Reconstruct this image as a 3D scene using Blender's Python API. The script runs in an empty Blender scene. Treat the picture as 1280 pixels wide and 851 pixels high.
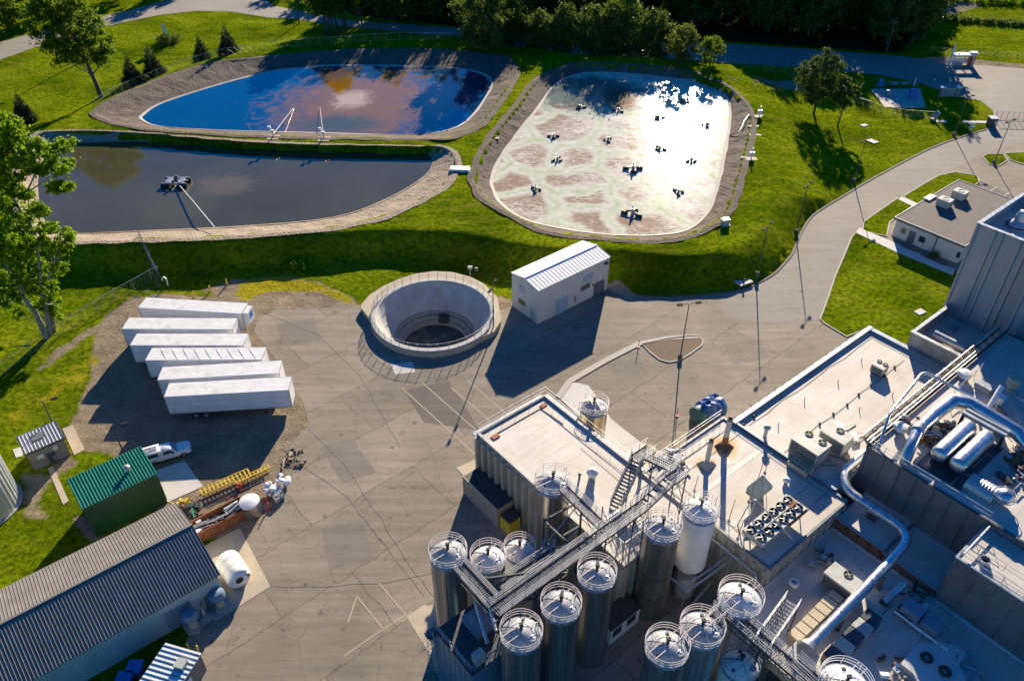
import bpy, math, random
import numpy as np
from mathutils import Vector, Matrix, noise as mnoise
from mathutils.geometry import tessellate_polygon
random.seed(7)
C = bpy.context.scene.collection
V = Vector
R = math.radians
# ---------------------------------------------------------------- survey frame
FPX, TH, CH = 995.0, R(38), 72.0          # lens and height worked out from the photograph
CT, ST = math.cos(TH), math.sin(TH)
PHI = R(39.3)                             # axis of the factory
CP, SP = math.cos(PHI), math.sin(PHI)
def P(x, y, z=0.0):                       # surveyed point -> world position at height z
    u = (x-640)/FPX; v = (y-425.5)/FPX
    t = (CH-z)/(ST+v*CT)
    return V((u*t, (CT-v*ST)*t, z))
def L(a, b, z=0.0):                       # factory frame -> world
    return V((a*CP+b*SP, a*SP-b*CP, z))
def PX(X, Y, Z=0.0):
    dz = Z-CH; f = Y*CT-dz*ST; up = Y*ST+dz*CT; return (640+FPX*X/f, 425.5-FPX*up/f)
def toL(p): return (p.x*CP+p.y*SP, p.x*SP-p.y*CP)
RL = Matrix.Rotation(PHI, 3, 'Z')
# ---------------------------------------------------------------- scene basics
sc = bpy.context.scene
cam = bpy.data.cameras.new('camera'); co = bpy.data.objects.new('camera', cam); C.objects.link(co)
cam.lens = FPX/1280*36; cam.sensor_width = 36; cam.clip_end = 5000; cam.clip_start = 0.5
co.location = (0, 0, CH); co.rotation_euler = (R(90)-TH, 0, 0); sc.camera = co
AZ, EL = R(12.5), R(20)
sd = V((math.sin(AZ)*math.cos(EL), math.cos(AZ)*math.cos(EL), math.sin(EL)))
sl = bpy.data.lights.new('sun', 'SUN'); sl.energy = 5.0; sl.angle = R(0.5); sl.color = (1, .85, .64)
so = bpy.data.objects.new('sun', sl); C.objects.link(so); so.rotation_euler = sd.to_track_quat('Z', 'Y').to_euler(); so.location = (0, 0, 200)
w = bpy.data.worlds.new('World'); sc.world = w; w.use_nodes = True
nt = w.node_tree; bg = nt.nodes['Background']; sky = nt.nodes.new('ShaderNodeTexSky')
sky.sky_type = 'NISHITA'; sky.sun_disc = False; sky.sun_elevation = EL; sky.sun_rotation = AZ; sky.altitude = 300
sky.air_density = 1.2; sky.dust_density = 0.3; sky.ozone_density = 3.0
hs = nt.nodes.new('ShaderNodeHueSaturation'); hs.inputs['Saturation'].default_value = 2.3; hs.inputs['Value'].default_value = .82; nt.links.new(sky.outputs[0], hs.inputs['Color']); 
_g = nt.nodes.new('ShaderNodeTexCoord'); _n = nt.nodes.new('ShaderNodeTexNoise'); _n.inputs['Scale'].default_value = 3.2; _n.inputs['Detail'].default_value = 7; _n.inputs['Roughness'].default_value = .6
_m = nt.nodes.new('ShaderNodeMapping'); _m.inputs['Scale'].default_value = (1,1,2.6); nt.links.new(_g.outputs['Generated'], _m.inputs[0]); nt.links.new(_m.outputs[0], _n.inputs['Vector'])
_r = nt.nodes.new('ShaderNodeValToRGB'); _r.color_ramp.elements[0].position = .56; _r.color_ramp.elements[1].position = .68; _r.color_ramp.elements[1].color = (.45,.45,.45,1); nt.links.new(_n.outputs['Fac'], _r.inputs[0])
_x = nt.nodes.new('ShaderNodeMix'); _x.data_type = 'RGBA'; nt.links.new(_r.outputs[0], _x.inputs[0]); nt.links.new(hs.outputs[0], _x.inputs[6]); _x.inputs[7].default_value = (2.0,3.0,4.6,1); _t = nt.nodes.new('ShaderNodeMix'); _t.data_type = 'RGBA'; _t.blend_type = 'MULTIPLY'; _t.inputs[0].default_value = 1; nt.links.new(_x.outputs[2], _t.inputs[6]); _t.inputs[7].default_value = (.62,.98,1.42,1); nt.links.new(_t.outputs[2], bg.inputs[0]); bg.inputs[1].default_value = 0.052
sc.view_settings.view_transform = 'Standard'; sc.view_settings.look = 'None'
sc.view_settings.exposure = 1.18; sc.view_settings.gamma = 1
# ---------------------------------------------------------------- materials
def nmat(name):
    m = bpy.data.materials.new(name); m.use_nodes = True
    n = m.node_tree; b = n.nodes['Principled BSDF']
    return m, n, b
def N(n, t, **k):
    o = n.nodes.new(t)
    for q, v in k.items(): setattr(o, q, v)
    return o
def tc(n, scale=(1,1,1), world=False, rot=(0,0,0)):
    mp = N(n, 'ShaderNodeMapping'); mp.inputs['Scale'].default_value = scale; mp.inputs['Rotation'].default_value = rot
    if world: s = N(n, 'ShaderNodeNewGeometry').outputs['Position']
    else: s = N(n, 'ShaderNodeTexCoord').outputs['Object']
    n.links.new(s, mp.inputs[0]); return mp.outputs[0]
def nz(n, vec, scale, detail=4, rough=.6, dist=0):
    o = N(n, 'ShaderNodeTexNoise'); o.inputs['Scale'].default_value = scale; o.inputs['Detail'].default_value = detail
    o.inputs['Roughness'].default_value = rough; o.inputs['Distortion'].default_value = dist
    n.links.new(vec, o.inputs['Vector']); return o.outputs['Fac']
def ramp(n, fac, stops, mode='LINEAR'):
    o = N(n, 'ShaderNodeValToRGB'); r = o.color_ramp; r.interpolation = mode
    while len(r.elements) < len(stops): r.elements.new(.5)
    for e, (p, c) in zip(r.elements, stops):
        e.position = p; e.color = (c, c, c, 1) if not hasattr(c, '__len__') else (*c, 1)
    n.links.new(fac, o.inputs[0]); return o.outputs[0]
def mix(n, f, a, b, mode='MIX'):
    o = N(n, 'ShaderNodeMix', data_type='RGBA', blend_type=mode)
    for s, v in ((o.inputs[0], f), (o.inputs[6], a), (o.inputs[7], b)):
        if hasattr(v, 'links'): n.links.new(v, s)
        elif hasattr(v, '__len__'): s.default_value = (*v, 1)
        else: s.default_value = v
    return o.outputs[2]
def mth(n, op, a, b=0.0, clamp=False):
    o = N(n, 'ShaderNodeMath', operation=op); o.use_clamp = clamp
    for s, v in ((o.inputs[0], a), (o.inputs[1], b)):
        if hasattr(v, 'links'): n.links.new(v, s)
        else: s.default_value = v
    return o.outputs[0]
def bump(n, b, h, strength=.3, dist=.1):
    o = N(n, 'ShaderNodeBump'); o.inputs['Strength'].default_value = strength; o.inputs['Distance'].default_value = dist
    n.links.new(h, o.inputs['Height']); n.links.new(o.outputs[0], b.inputs['Normal'])
def attr(n, name):
    o = N(n, 'ShaderNodeAttribute'); o.attribute_name = name; return o.outputs['Fac']
def simple(name, c1, c2, scale=2.0, rough=.6, metal=0.0, stretch=(1,1,1), bm=.1, dirt=None, dirt_scale=.6, dirt_amt=.5, spec=.5):
    m, n, b = nmat(name)
    t = tc(n, stretch); f = nz(n, t, scale, 6)
    col = ramp(n, f, [(.3, c1), (.7, c2)])
    if dirt:
        f2 = nz(n, tc(n, (1, 1, .5)), dirt_scale, 8, .65, .3)
        fd = ramp(n, f2, [(.48, 0.0), (.72, dirt_amt)])
        col = mix(n, fd, col, dirt)
    n.links.new(col, b.inputs['Base Color'])
    b.inputs['Metallic'].default_value = metal; b.inputs['Specular IOR Level'].default_value = spec
    rr = ramp(n, f, [(.2, max(rough-.12, .03)), (.8, min(rough+.12, 1))]); n.links.new(rr, b.inputs['Roughness'])
    if bm: bump(n, b, nz(n, t, scale*6, 4), bm, .03)
    return m
S = {}
S['white'] = simple('white_paint', (.68,.69,.68), (.8,.8,.78), 1.2, .45, dirt=(.45,.42,.36), dirt_amt=.35)
S['trailer_side'] = simple('trailer_side', (.70,.72,.74), (.8,.81,.82), .8, .4, stretch=(3,3,.4), dirt=(.5,.47,.42), dirt_amt=.3)
def per_object(mat, dark, lo=.0, hi=.5):
    n = mat.node_tree; b = n.nodes['Principled BSDF']; src = b.inputs['Base Color'].links[0].from_socket
    oi = N(n, 'ShaderNodeObjectInfo'); t = tc(n, (.25,1,2.2)); ad = N(n,'ShaderNodeVectorMath', operation='ADD'); n.links.new(t, ad.inputs[0]); mm = mth(n, 'MULTIPLY', oi.outputs['Random'], 40.0); n.links.new(mm, ad.inputs[1])
    f = nz(n, ad.outputs[0], 1.4, 7, .75); n.links.new(mix(n, ramp(n, f, [(.42, lo), (.68, hi)]), src, dark), b.inputs['Base Color'])
per_object(S['trailer_side'], (.42,.40,.37), 0, .55)
S['trailer_roof'] = simple('trailer_roof', (.66,.66,.64), (.82,.82,.8), .7, .5, stretch=(.6,2,1), bm=.3, dirt=(.45,.42,.36), dirt_scale=1.2)
S['shedroof'] = simple('shed_roof_white', (.72,.72,.71), (.8,.8,.79), 1.2, .55, bm=0)
S['lampblack'] = simple('matte_lamp_black', (.02,.02,.022), (.035,.035,.04), 3, .8, spec=.1)
S['cream'] = simple('cream_cladding', (.60,.57,.50), (.66,.63,.56), .7, .55, dirt=(.45,.42,.35), dirt_amt=.25)
S['office_wall'] = simple('office_wall', (.66,.62,.55), (.72,.68,.6), .9, .6)
S['steel'] = simple('stainless_steel', (.33,.32,.30), (.62,.60,.56), 1.3, .34, .9, (3,3,.12), .05, dirt=(.20,.18,.15), dirt_amt=.35)
S['steel_dome'] = simple('dome_steel', (.36,.38,.40), (.55,.55,.55), 1.8, .6, .0, bm=.2, spec=.25, dirt=(.22,.20,.18), dirt_scale=1.6, dirt_amt=.7)
S['galv'] = simple('galvanised_steel', (.35,.37,.39), (.55,.57,.59), 2, .42, .65)
S['duct'] = simple('duct_aluminium', (.55,.57,.6), (.74,.75,.77), 1.2, .3, .85, dirt=(.4,.37,.33), dirt_amt=.3)
S['grating'] = simple('grey_grating', (.10,.12,.14), (.18,.20,.23), 4, .6, .1)
S['steelgold'] = simple('warm_steel', (.42,.34,.22), (.72,.62,.45), 1.3, .26, .95, (3,3,.1), .05)
S['steelpale'] = simple('pale_steel', (.48,.48,.47), (.68,.68,.67), 1.3, .32, .8, (3,3,.15), .05)
S['bluecladding'] = simple('blue_cladding', (.10,.19,.28), (.16,.26,.36), .8, .5, .2)
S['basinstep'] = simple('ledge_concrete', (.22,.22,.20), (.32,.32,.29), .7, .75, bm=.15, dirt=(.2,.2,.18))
S['glassblue2'] = simple('blue_door_panel', (.30,.40,.50), (.36,.46,.56), 1, .4)
S['bluedoor'] = simple('slate_door', (.10,.13,.16), (.13,.16,.2), 1, .5)
S['galvpale'] = simple('pale_corrugated', (.50,.53,.55), (.66,.68,.69), .6, .4, .5)
S['greenhood'] = simple('grey_green_sheet', (.20,.25,.21), (.27,.32,.27), 1.5, .5)
S['islandsoil'] = simple('brown_gravel', (.11,.075,.045), (.20,.14,.085), 4, .95, bm=.5)
S['brick'] = simple('brick_red', (.30,.12,.08), (.4,.18,.12), 3, .85)
S['carwhite'] = simple('car_white', (.76,.77,.78), (.8,.81,.82), .5, .25, bm=0)
S['darksteel'] = simple('dark_steel', (.05,.06,.07), (.10,.11,.12), 3, .5, .4)
S['rail'] = simple('railing_paint', (.38,.39,.41), (.5,.5,.5), 4, .45, .3)
S['pink_rail'] = simple('weathered_railing', (.60,.52,.48), (.74,.68,.64), 4, .5, .1)
S['black'] = simple('black_rubber', (.015,.015,.016), (.03,.03,.03), 4, .7)
S['glass'] = simple('dark_glass', (.02,.025,.03), (.04,.045,.05), 1, .08, 0, bm=0, spec=.8)
S['glassblue'] = simple('sky_glass', (.15,.2,.25), (.2,.25,.3), 1, .1, 0, bm=0, spec=.9)
S['yellow'] = simple('yellow_paint', (.62,.42,.03), (.72,.52,.05), 3, .5, dirt=(.3,.2,.05))
S['orange'] = simple('orange_paint', (.6,.2,.04), (.7,.28,.06), 3, .5)
S['red'] = simple('red_paint', (.45,.06,.04), (.55,.09,.05), 3, .5)
S['rust'] = simple('rusty_steel', (.22,.07,.03), (.36,.13,.05), 1.6, .75, .1, bm=.4, dirt=(.10,.05,.03))
S['brownrust'] = simple('brown_rust', (.10,.06,.04), (.2,.11,.07), 1.8, .8, bm=.3)
S['blue'] = simple('blue_plastic', (.03,.16,.45), (.05,.22,.55), 2, .4)
S['tarp'] = simple('blue_tarp', (.006,.05,.20), (.015,.10,.36), 1.5, .35, bm=.6)
S['teal'] = simple('teal_paint', (.015,.09,.10), (.03,.13,.13), 1.5, .4)
S['greenroof'] = simple('green_metal', (.02,.20,.12), (.035,.25,.15), 1.0, .4, .1)
S['greenwall'] = simple('green_wall', (.004,.045,.012), (.008,.06,.018), 1.0, .55)
S['brownroof'] = simple('brown_metal_roof', (.185,.17,.15), (.24,.22,.195), .7, .6, 0.0)
S['palewall'] = simple('pale_metal_wall', (.48,.49,.47), (.56,.57,.55), .5, .5, .1)
S['stonewall'] = simple('tan_block', (.30,.24,.19), (.38,.31,.25), 1.5, .8)
S['graypanel'] = simple('grey_panel', (.16,.17,.18), (.22,.23,.24), .5, .5, .35, (2,2,.2), dirt=(.08,.08,.08))
S['bluepanel'] = simple('blue_grey_cladding', (.20,.26,.32), (.31,.37,.43), .45, .5, .3, (1.5,1.5,.3), dirt=(.45,.45,.43), dirt_scale=.3, dirt_amt=.4)
S['beigepanel'] = simple('beige_panel', (.38,.36,.31), (.5,.47,.41), .6, .55, .2, (2,2,.2), dirt=(.2,.18,.15))
S['concrete'] = simple('concrete', (.40,.37,.32), (.5,.47,.41), .8, .85, bm=.15, dirt=(.25,.22,.18))
S['concrete_tan'] = simple('tan_concrete', (.42,.35,.25), (.5,.43,.32), .5, .85, bm=.1, dirt=(.3,.24,.16))
S['concrete_pale'] = simple('pale_concrete', (.5,.49,.46), (.6,.59,.56), .5, .8, bm=.1, dirt=(.35,.32,.28))
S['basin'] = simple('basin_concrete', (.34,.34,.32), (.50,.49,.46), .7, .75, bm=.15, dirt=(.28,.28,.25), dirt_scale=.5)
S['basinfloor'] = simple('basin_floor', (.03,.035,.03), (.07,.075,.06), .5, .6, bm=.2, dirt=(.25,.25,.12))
S['lid'] = simple('dark_membrane', (.025,.028,.03), (.045,.05,.055), 1, .6)
S['gravelroof'] = simple('gravel_roof', (.12,.10,.085), (.2,.17,.15), 3, .9, bm=.4, dirt=(.07,.06,.055))
S['hvac'] = simple('unit_paint', (.40,.42,.38), (.5,.51,.47), 1.5, .5, .1, dirt=(.3,.28,.22))
S['sandunit'] = simple('beige_unit', (.45,.38,.26), (.54,.46,.33), 1.5, .6, dirt=(.25,.2,.14))
S['bag'] = simple('white_plastic', (.75,.75,.72), (.85,.85,.82), 2, .4, spec=.5)
S['poly'] = simple('white_poly_tank', (.78,.76,.7), (.86,.84,.79), .8, .3)
S['kerb'] = simple('kerb_concrete', (.38,.35,.30), (.48,.45,.39), 1.5, .85)
S['darkkerb'] = simple('dark_kerb', (.10,.09,.08), (.16,.15,.13), 1.5, .85)
S['line'] = simple('faded_yellow_line', (.36,.31,.20), (.47,.41,.27), 2, .85)
S['lineW'] = simple('faded_white_line', (.5,.49,.46), (.6,.58,.55), 2, .85)
S['bark'] = simple('bark', (.07,.055,.04), (.13,.10,.075), 3, .9, stretch=(2,2,.4), bm=.6)
S['palebark'] = simple('pale_bark', (.2,.19,.17), (.34,.32,.29), 3, .9, stretch=(2,2,.6), bm=.4)
S['wood'] = simple('weathered_wood', (.18,.13,.09), (.3,.23,.16), 3, .8, stretch=(.5,3,3))
def roofmat():
    m, n, b = nmat('roof_membrane'); t = tc(n, world=True, rot=(0,0,-PHI)); 
    f = nz(n, t, .25, 8, .65, .4); col = ramp(n, f, [(.3, (.44,.40,.35)), (.55, (.55,.52,.475)), (.8, (.64,.61,.565))])
    st = N(n,'ShaderNodeMapping'); st.inputs['Scale'].default_value=(.25,2.2,1); n.links.new(t, st.inputs[0])
    f2 = nz(n, st.outputs[0], .8, 6, .7, 1.0); sm = ramp(n, f2, [(.52,0.0),(.58,.55),(.62,.1),(.72,.65)])
    col = mix(n, sm, col, (.47,.42,.36))
    wv = N(n,'ShaderNodeTexWave', wave_type='BANDS', bands_direction='Y'); wv.inputs['Scale'].default_value=.16; wv.inputs['Distortion'].default_value=.6; wv.inputs['Detail'].default_value=2
    n.links.new(t, wv.inputs['Vector']); ln = ramp(n, wv.outputs['Fac'], [(.0,.55),(.012,0.0)])
    col = mix(n, ln, col, (.36,.32,.28))
    f3 = nz(n, t, .12, 4); col = mix(n, ramp(n, f3, [(.48,0.0),(.68,.65)]), col, (.42,.35,.27))
    n.links.new(col, b.inputs['Base Color']); b.inputs['Roughness'].default_value=.6
    bump(n, b, nz(n, t, 1.5, 6), .25, .05)
    return m
S['roof'] = roofmat()
def asphalt(name, c1, c2, dark, crack=True, sc_=.16):
    m, n, b = nmat(name); t = tc(n, world=True)
    f = nz(n, t, .045, 7, .6, .8); col = ramp(n, f, [(.32, c1), (.5, tuple((x+y)/2 for x, y in zip(c1, c2))), (.68, c2)])
    mp = N(n,'ShaderNodeMapping'); mp.inputs['Rotation'].default_value=(0,0,R(-35)); mp.inputs['Scale'].default_value=(.15,1.6,1); n.links.new(t, mp.inputs[0])
    f2 = nz(n, mp.outputs[0], .5, 6, .7); col = mix(n, ramp(n, f2, [(.42,0.0),(.7,.6)]), col, dark); col = mix(n, ramp(n, f2, [(.25,.35),(.42,0.0)]), col, tuple(min(x*1.25,1) for x in c2))
    f4 = nz(n, t, .45, 9, .8); col = mix(n, ramp(n, f4, [(.52,0.0),(.68,.7)]), col, dark)
    f5 = nz(n, t, .9, 3, .5); col = mix(n, ramp(n, f5, [(.66,0.0),(.74,.7)]), col, tuple(x*.55 for x in dark))
    f3 = nz(n, t, 9, 3, .8); col = mix(n, ramp(n, f3, [(.35,.22),(.6,0.0)]), col, tuple(x*.6 for x in dark))
    if crack:
        dn = N(n,'ShaderNodeTexNoise'); dn.inputs['Scale'].default_value=.35; dn.inputs['Detail'].default_value=5; dn.inputs['Roughness'].default_value=.7; n.links.new(t, dn.inputs['Vector'])
        ad = N(n,'ShaderNodeVectorMath', operation='MULTIPLY_ADD'); n.links.new(dn.outputs['Color'], ad.inputs[0]); ad.inputs[1].default_value=(1.3,1.3,0); n.links.new(t, ad.inputs[2])
        vo = N(n,'ShaderNodeTexVoronoi', feature='DISTANCE_TO_EDGE'); vo.voronoi_dimensions='2D'; vo.inputs['Scale'].default_value=.11; n.links.new(ad.outputs[0], vo.inputs['Vector'])
        cm = ramp(n, vo.outputs['Distance'], [(0.0, .4), (.003, .25), (.006, 0.0)])
        km = ramp(n, nz(n, t, .06, 2), [(.40, 0.0), (.52, 1.0)])
        cm = mth(n, 'MULTIPLY', cm, km); col = mix(n, cm, col, (.045,.04,.035))
        vo2 = N(n,'ShaderNodeTexVoronoi', feature='DISTANCE_TO_EDGE'); vo2.voronoi_dimensions='2D'; vo2.inputs['Scale'].default_value=.32; n.links.new(ad.outputs[0], vo2.inputs['Vector'])
        c2m = ramp(n, vo2.outputs['Distance'], [(0.0, .6), (.012, 0.0)]); k2 = ramp(n, nz(n, t, .05, 3, .5, 1), [(.53, 0.0), (.6, 1.0)])
        col = mix(n, mth(n, 'MULTIPLY', c2m, k2), col, (.05,.045,.04))
    if crack:
        mb = N(n,'ShaderNodeMapping'); mb.inputs['Rotation'].default_value=(0,0,R(-41)); n.links.new(ad.outputs[0] if crack else t, mb.inputs[0])
        br = N(n,'ShaderNodeTexBrick'); br.inputs['Scale'].default_value=.05; br.inputs['Mortar Size'].default_value=.0035; br.inputs['Mortar Smooth'].default_value=.3; br.inputs['Brick Width'].default_value=1.1; br.inputs['Row Height'].default_value=.42; br.inputs['Color1'].default_value=(.80,.80,.80,1); br.inputs['Color2'].default_value=(1.12,1.10,1.08,1); br.inputs['Mortar'].default_value=(.45,.43,.4,1); br.offset=.37
        n.links.new(mb.outputs[0], br.inputs['Vector']); col = mix(n, .75, col, br.outputs['Color'], 'MULTIPLY')
    n.links.new(col, b.inputs['Base Color']); b.inputs['Roughness'].default_value=.85; b.inputs['Specular IOR Level'].default_value=.3
    bump(n, b, nz(n, t, 6, 5, .8), .35, .04)
    return m
S['asphalt'] = asphalt('asphalt', (.235,.205,.16), (.34,.30,.24), (.15,.13,.10))
S['road'] = asphalt('road_asphalt', (.25,.225,.19), (.33,.30,.26), (.19,.17,.145), False)
S['patch'] = asphalt('asphalt_patch', (.13,.115,.10), (.18,.16,.14), (.09,.08,.07), False)
S['patch2'] = asphalt('faint_patch', (.185,.165,.135), (.26,.232,.19), (.13,.115,.09), False)
def terrain_mat(name='ground_cover', attrs=True):
    m, n, b = nmat(name); t = tc(n, world=True)
    f = nz(n, t, .07, 7, .6, .5); g = ramp(n, f, [(.3, (.085,.135,.003)), (.5, (.18,.25,.004)), (.7, (.32,.37,.010))])
    f2 = nz(n, t, 1.3, 6, .75); g = mix(n, ramp(n, f2, [(.40, .8), (.58, 0.0)]), g, (.03,.060,.003))
    mp = N(n,'ShaderNodeMapping'); mp.inputs['Rotation'].default_value=(0,0,R(25)); mp.inputs['Scale'].default_value=(.2,1,1); n.links.new(t, mp.inputs[0])
    f3 = nz(n, mp.outputs[0], .45, 5, .7); g = mix(n, ramp(n, f3, [(.5, 0.0), (.75, .6)]), g, (.30,.28,.03))
    f5 = nz(n, t, .25, 5, .7, 1.5); g = mix(n, ramp(n, f5, [(.62, 0.0), (.75, .5)]), g, (.2,.17,.06))
    if attrs:
        ng = nz(n, t, .45, 9, .75)
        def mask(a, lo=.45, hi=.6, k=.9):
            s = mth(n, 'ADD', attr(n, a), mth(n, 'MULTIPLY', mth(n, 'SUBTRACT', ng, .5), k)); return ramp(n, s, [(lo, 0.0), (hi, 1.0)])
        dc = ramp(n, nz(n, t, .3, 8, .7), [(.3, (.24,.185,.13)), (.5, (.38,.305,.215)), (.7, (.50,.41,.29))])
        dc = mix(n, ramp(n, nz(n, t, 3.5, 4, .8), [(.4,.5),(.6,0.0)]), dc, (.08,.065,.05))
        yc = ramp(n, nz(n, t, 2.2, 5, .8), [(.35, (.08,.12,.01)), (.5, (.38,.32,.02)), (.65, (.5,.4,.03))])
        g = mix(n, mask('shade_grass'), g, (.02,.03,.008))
        g = mix(n, mask('dirt'), g, dc)
        g = mix(n, mask('weed', .45, .62, 1.3), g, yc)
    n.links.new(g, b.inputs['Base Color']); b.inputs['Roughness'].default_value=.95; b.inputs['Specular IOR Level'].default_value=0
    h = mth(n, 'ADD', nz(n, t, 1.6, 8, .85), mth(n, 'MULTIPLY', nz(n, t, .5, 3), 1.0)); bump(n, b, h, .9, .45)
    return m
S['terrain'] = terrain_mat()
S['turf'] = terrain_mat('lawn_turf', False)
def bankmat(name, c1, c2, c3):
    m, n, b = nmat(name); t = tc(n, world=True)
    vo = N(n,'ShaderNodeTexVoronoi'); vo.inputs['Scale'].default_value=2.6; n.links.new(t, vo.inputs['Vector'])
    f = nz(n, t, .35, 8, .75); col = ramp(n, f, [(.3, c1), (.5, c2), (.7, c3)])
    col = mix(n, ramp(n, vo.outputs['Distance'], [(.3, 0.0), (.7, .35)]), col, tuple(x*.5 for x in c1))
    n.links.new(col, b.inputs['Base Color']); b.inputs['Roughness'].default_value=.95; b.inputs['Specular IOR Level'].default_value=.2
    bump(n, b, vo.outputs['Distance'], .7, .18); return m
S['riprap'] = bankmat('riprap_bank', (.095,.075,.06), (.155,.125,.10), (.23,.185,.15))
S['sandbank'] = bankmat('sandy_bank', (.25,.20,.15), (.36,.29,.22), (.46,.38,.29))
def water(name, c1, c2, rough, plume=None, spec=.9, scale=.03):
    m, n, b = nmat(name); t = tc(n, world=True)
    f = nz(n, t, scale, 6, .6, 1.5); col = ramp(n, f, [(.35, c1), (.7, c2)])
    if plume:  # soft patches: plumes, and a tree reflection painted in
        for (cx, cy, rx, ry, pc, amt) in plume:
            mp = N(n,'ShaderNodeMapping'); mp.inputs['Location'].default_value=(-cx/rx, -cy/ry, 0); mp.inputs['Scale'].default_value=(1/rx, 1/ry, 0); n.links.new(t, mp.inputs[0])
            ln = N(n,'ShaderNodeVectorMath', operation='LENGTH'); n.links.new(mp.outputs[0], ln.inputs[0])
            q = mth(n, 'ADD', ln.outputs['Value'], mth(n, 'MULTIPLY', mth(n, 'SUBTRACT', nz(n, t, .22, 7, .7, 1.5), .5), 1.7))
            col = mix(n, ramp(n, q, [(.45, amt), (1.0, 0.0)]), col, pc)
    n.links.new(col, b.inputs['Base Color']); b.inputs['Roughness'].default_value=rough; b.inputs['Specular IOR Level'].default_value=spec; b.inputs['IOR'].default_value=1.5
    bump(n, b, nz(n, t, 1.1, 4, .6), .04, .1); return m
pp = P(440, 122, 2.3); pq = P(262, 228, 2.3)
S['water_blue'] = water('blue_water', (.002,.05,.14), (.004,.065,.17), .03, [(pp.x+2, pp.y-2, 24, 30, (.24,.115,.004), .98), (P(425,152,2.3).x, P(425,152,2.3).y, 11, 6, (.05,.08,.03), .8), (pp.x, pp.y, 5.5, 7, (.58,.42,.27), .85), (P(590,100,2.3).x+3, P(590,100,2.3).y, 10, 9, (.02,.03,.05), .6)])  # last patch paints the trees' dark reflection into the water colour
S['water_brown'] = water('murky_water', (.056,.053,.026), (.080,.074,.038), .05, [(pq.x+3, pq.y, 7, 5, (.15,.12,.07), .7), (pq.x-3, pq.y-8, 8, 8, (.085,.085,.045), .6)], .45)
WLV = 1.8
def scum():
    m, n, b = nmat('foam_scum'); t = tc(n, world=True)
    dn = N(n,'ShaderNodeTexNoise'); dn.inputs['Scale'].default_value=.12; dn.inputs['Detail'].default_value=4; n.links.new(t, dn.inputs['Vector'])
    ad = N(n,'ShaderNodeVectorMath', operation='MULTIPLY_ADD'); n.links.new(dn.outputs['Color'], ad.inputs[0]); ad.inputs[1].default_value=(9,9,0); n.links.new(t, ad.inputs[2])
    vo = N(n,'ShaderNodeTexVoronoi', feature='DISTANCE_TO_EDGE'); vo.voronoi_dimensions='2D'; vo.inputs['Scale'].default_value=.085; n.links.new(ad.outputs[0], vo.inputs['Vector'])
    vc = N(n,'ShaderNodeTexVoronoi'); vc.voronoi_dimensions='2D'; vc.inputs['Scale'].default_value=.075; n.links.new(ad.outputs[0], vc.inputs['Vector'])
    col = ramp(n, nz(n, t, .3, 8, .7), [(.3, (.60,.58,.49)), (.6, (.74,.72,.64))])
    edge = ramp(n, vo.outputs['Distance'], [(0.0, .9), (.08, .5), (.2, 0.0)])
    gm = mth(n, 'MULTIPLY', edge, ramp(n, nz(n, t, .5, 7, .8), [(.4, .2), (.6, 1.0)])); col = mix(n, gm, col, (.36,.46,.24))
    # rusty streaked mats inside each cell, denser to the west
    sx = N(n,'ShaderNodeSeparateXYZ'); n.links.new(t, sx.inputs[0]); gx = ramp(n, mth(n, 'MULTIPLY_ADD', sx.outputs['X'], -.022), [(0.0, 0.0), (1.0, 1.0)])
    mp = N(n,'ShaderNodeMapping'); mp.inputs['Rotation'].default_value=(0,0,R(8)); mp.inputs['Scale'].default_value=(.35,1.6,1); n.links.new(t, mp.inputs[0])
    st = nz(n, mp.outputs[0], 1.3, 9, .85, 1.5)
    ins = ramp(n, vo.outputs['Distance'], [(.10, 0.0), (.2, 1.0)])
    big = nz(n, t, .045, 3)
    q = mth(n, 'ADD', mth(n, 'MULTIPLY', st, 1.6), mth(n, 'MULTIPLY', big, .6)); 
    gl = N(n,'ShaderNodeMapRange'); n.links.new(sx.outputs['X'], gl.inputs[0]); gl.inputs[1].default_value=2; gl.inputs[2].default_value=55; gl.inputs[3].default_value=.075; gl.inputs[4].default_value=-.03
    gy = N(n,'ShaderNodeMapRange'); n.links.new(sx.outputs['Y'], gy.inputs[0]); gy.inputs[1].default_value=118; gy.inputs[2].default_value=185; gy.inputs[3].default_value=.03; gy.inputs[4].default_value=-.03
    q = mth(n, 'ADD', mth(n, 'SUBTRACT', q, .20), mth(n, 'ADD', gl.outputs[0], gy.outputs[0]))
    br = mth(n, 'MULTIPLY', ramp(n, q, [(.935, 0.0), (.965, 1.0)]), ins); col = mix(n, mth(n,'MULTIPLY',br,.85), col, (.27,.16,.09))
    oc = P(776, 124, WLV); mo = N(n,'ShaderNodeMapping'); mo.inputs['Location'].default_value=(-oc.x/4.5, -oc.y/8, 0); mo.inputs['Scale'].default_value=(1/4.5, 1/8., 0); n.links.new(t, mo.inputs[0]); lo = N(n,'ShaderNodeVectorMath', operation='LENGTH'); n.links.new(mo.outputs[0], lo.inputs[0])
    col = mix(n, ramp(n, mth(n, 'ADD', lo.outputs['Value'], mth(n, 'MULTIPLY', mth(n, 'SUBTRACT', nz(n, t, .6, 7, .8), .5), 1.6)), [(.6, .85), (.9, 0.0)]), col, (.40,.17,.05))
    # dark water at the north-west corner, the tree row's shadow painted into its colour
    c0 = P(735, 125, 2.3)
    mp2 = N(n,'ShaderNodeMapping'); mp2.inputs['Location'].default_value=(-c0.x/17, -(c0.y+6)/15, 0); mp2.inputs['Scale'].default_value=(1/17., 1/15., 0); n.links.new(t, mp2.inputs[0])
    ln = N(n,'ShaderNodeVectorMath', operation='LENGTH'); n.links.new(mp2.outputs[0], ln.inputs[0])
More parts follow.
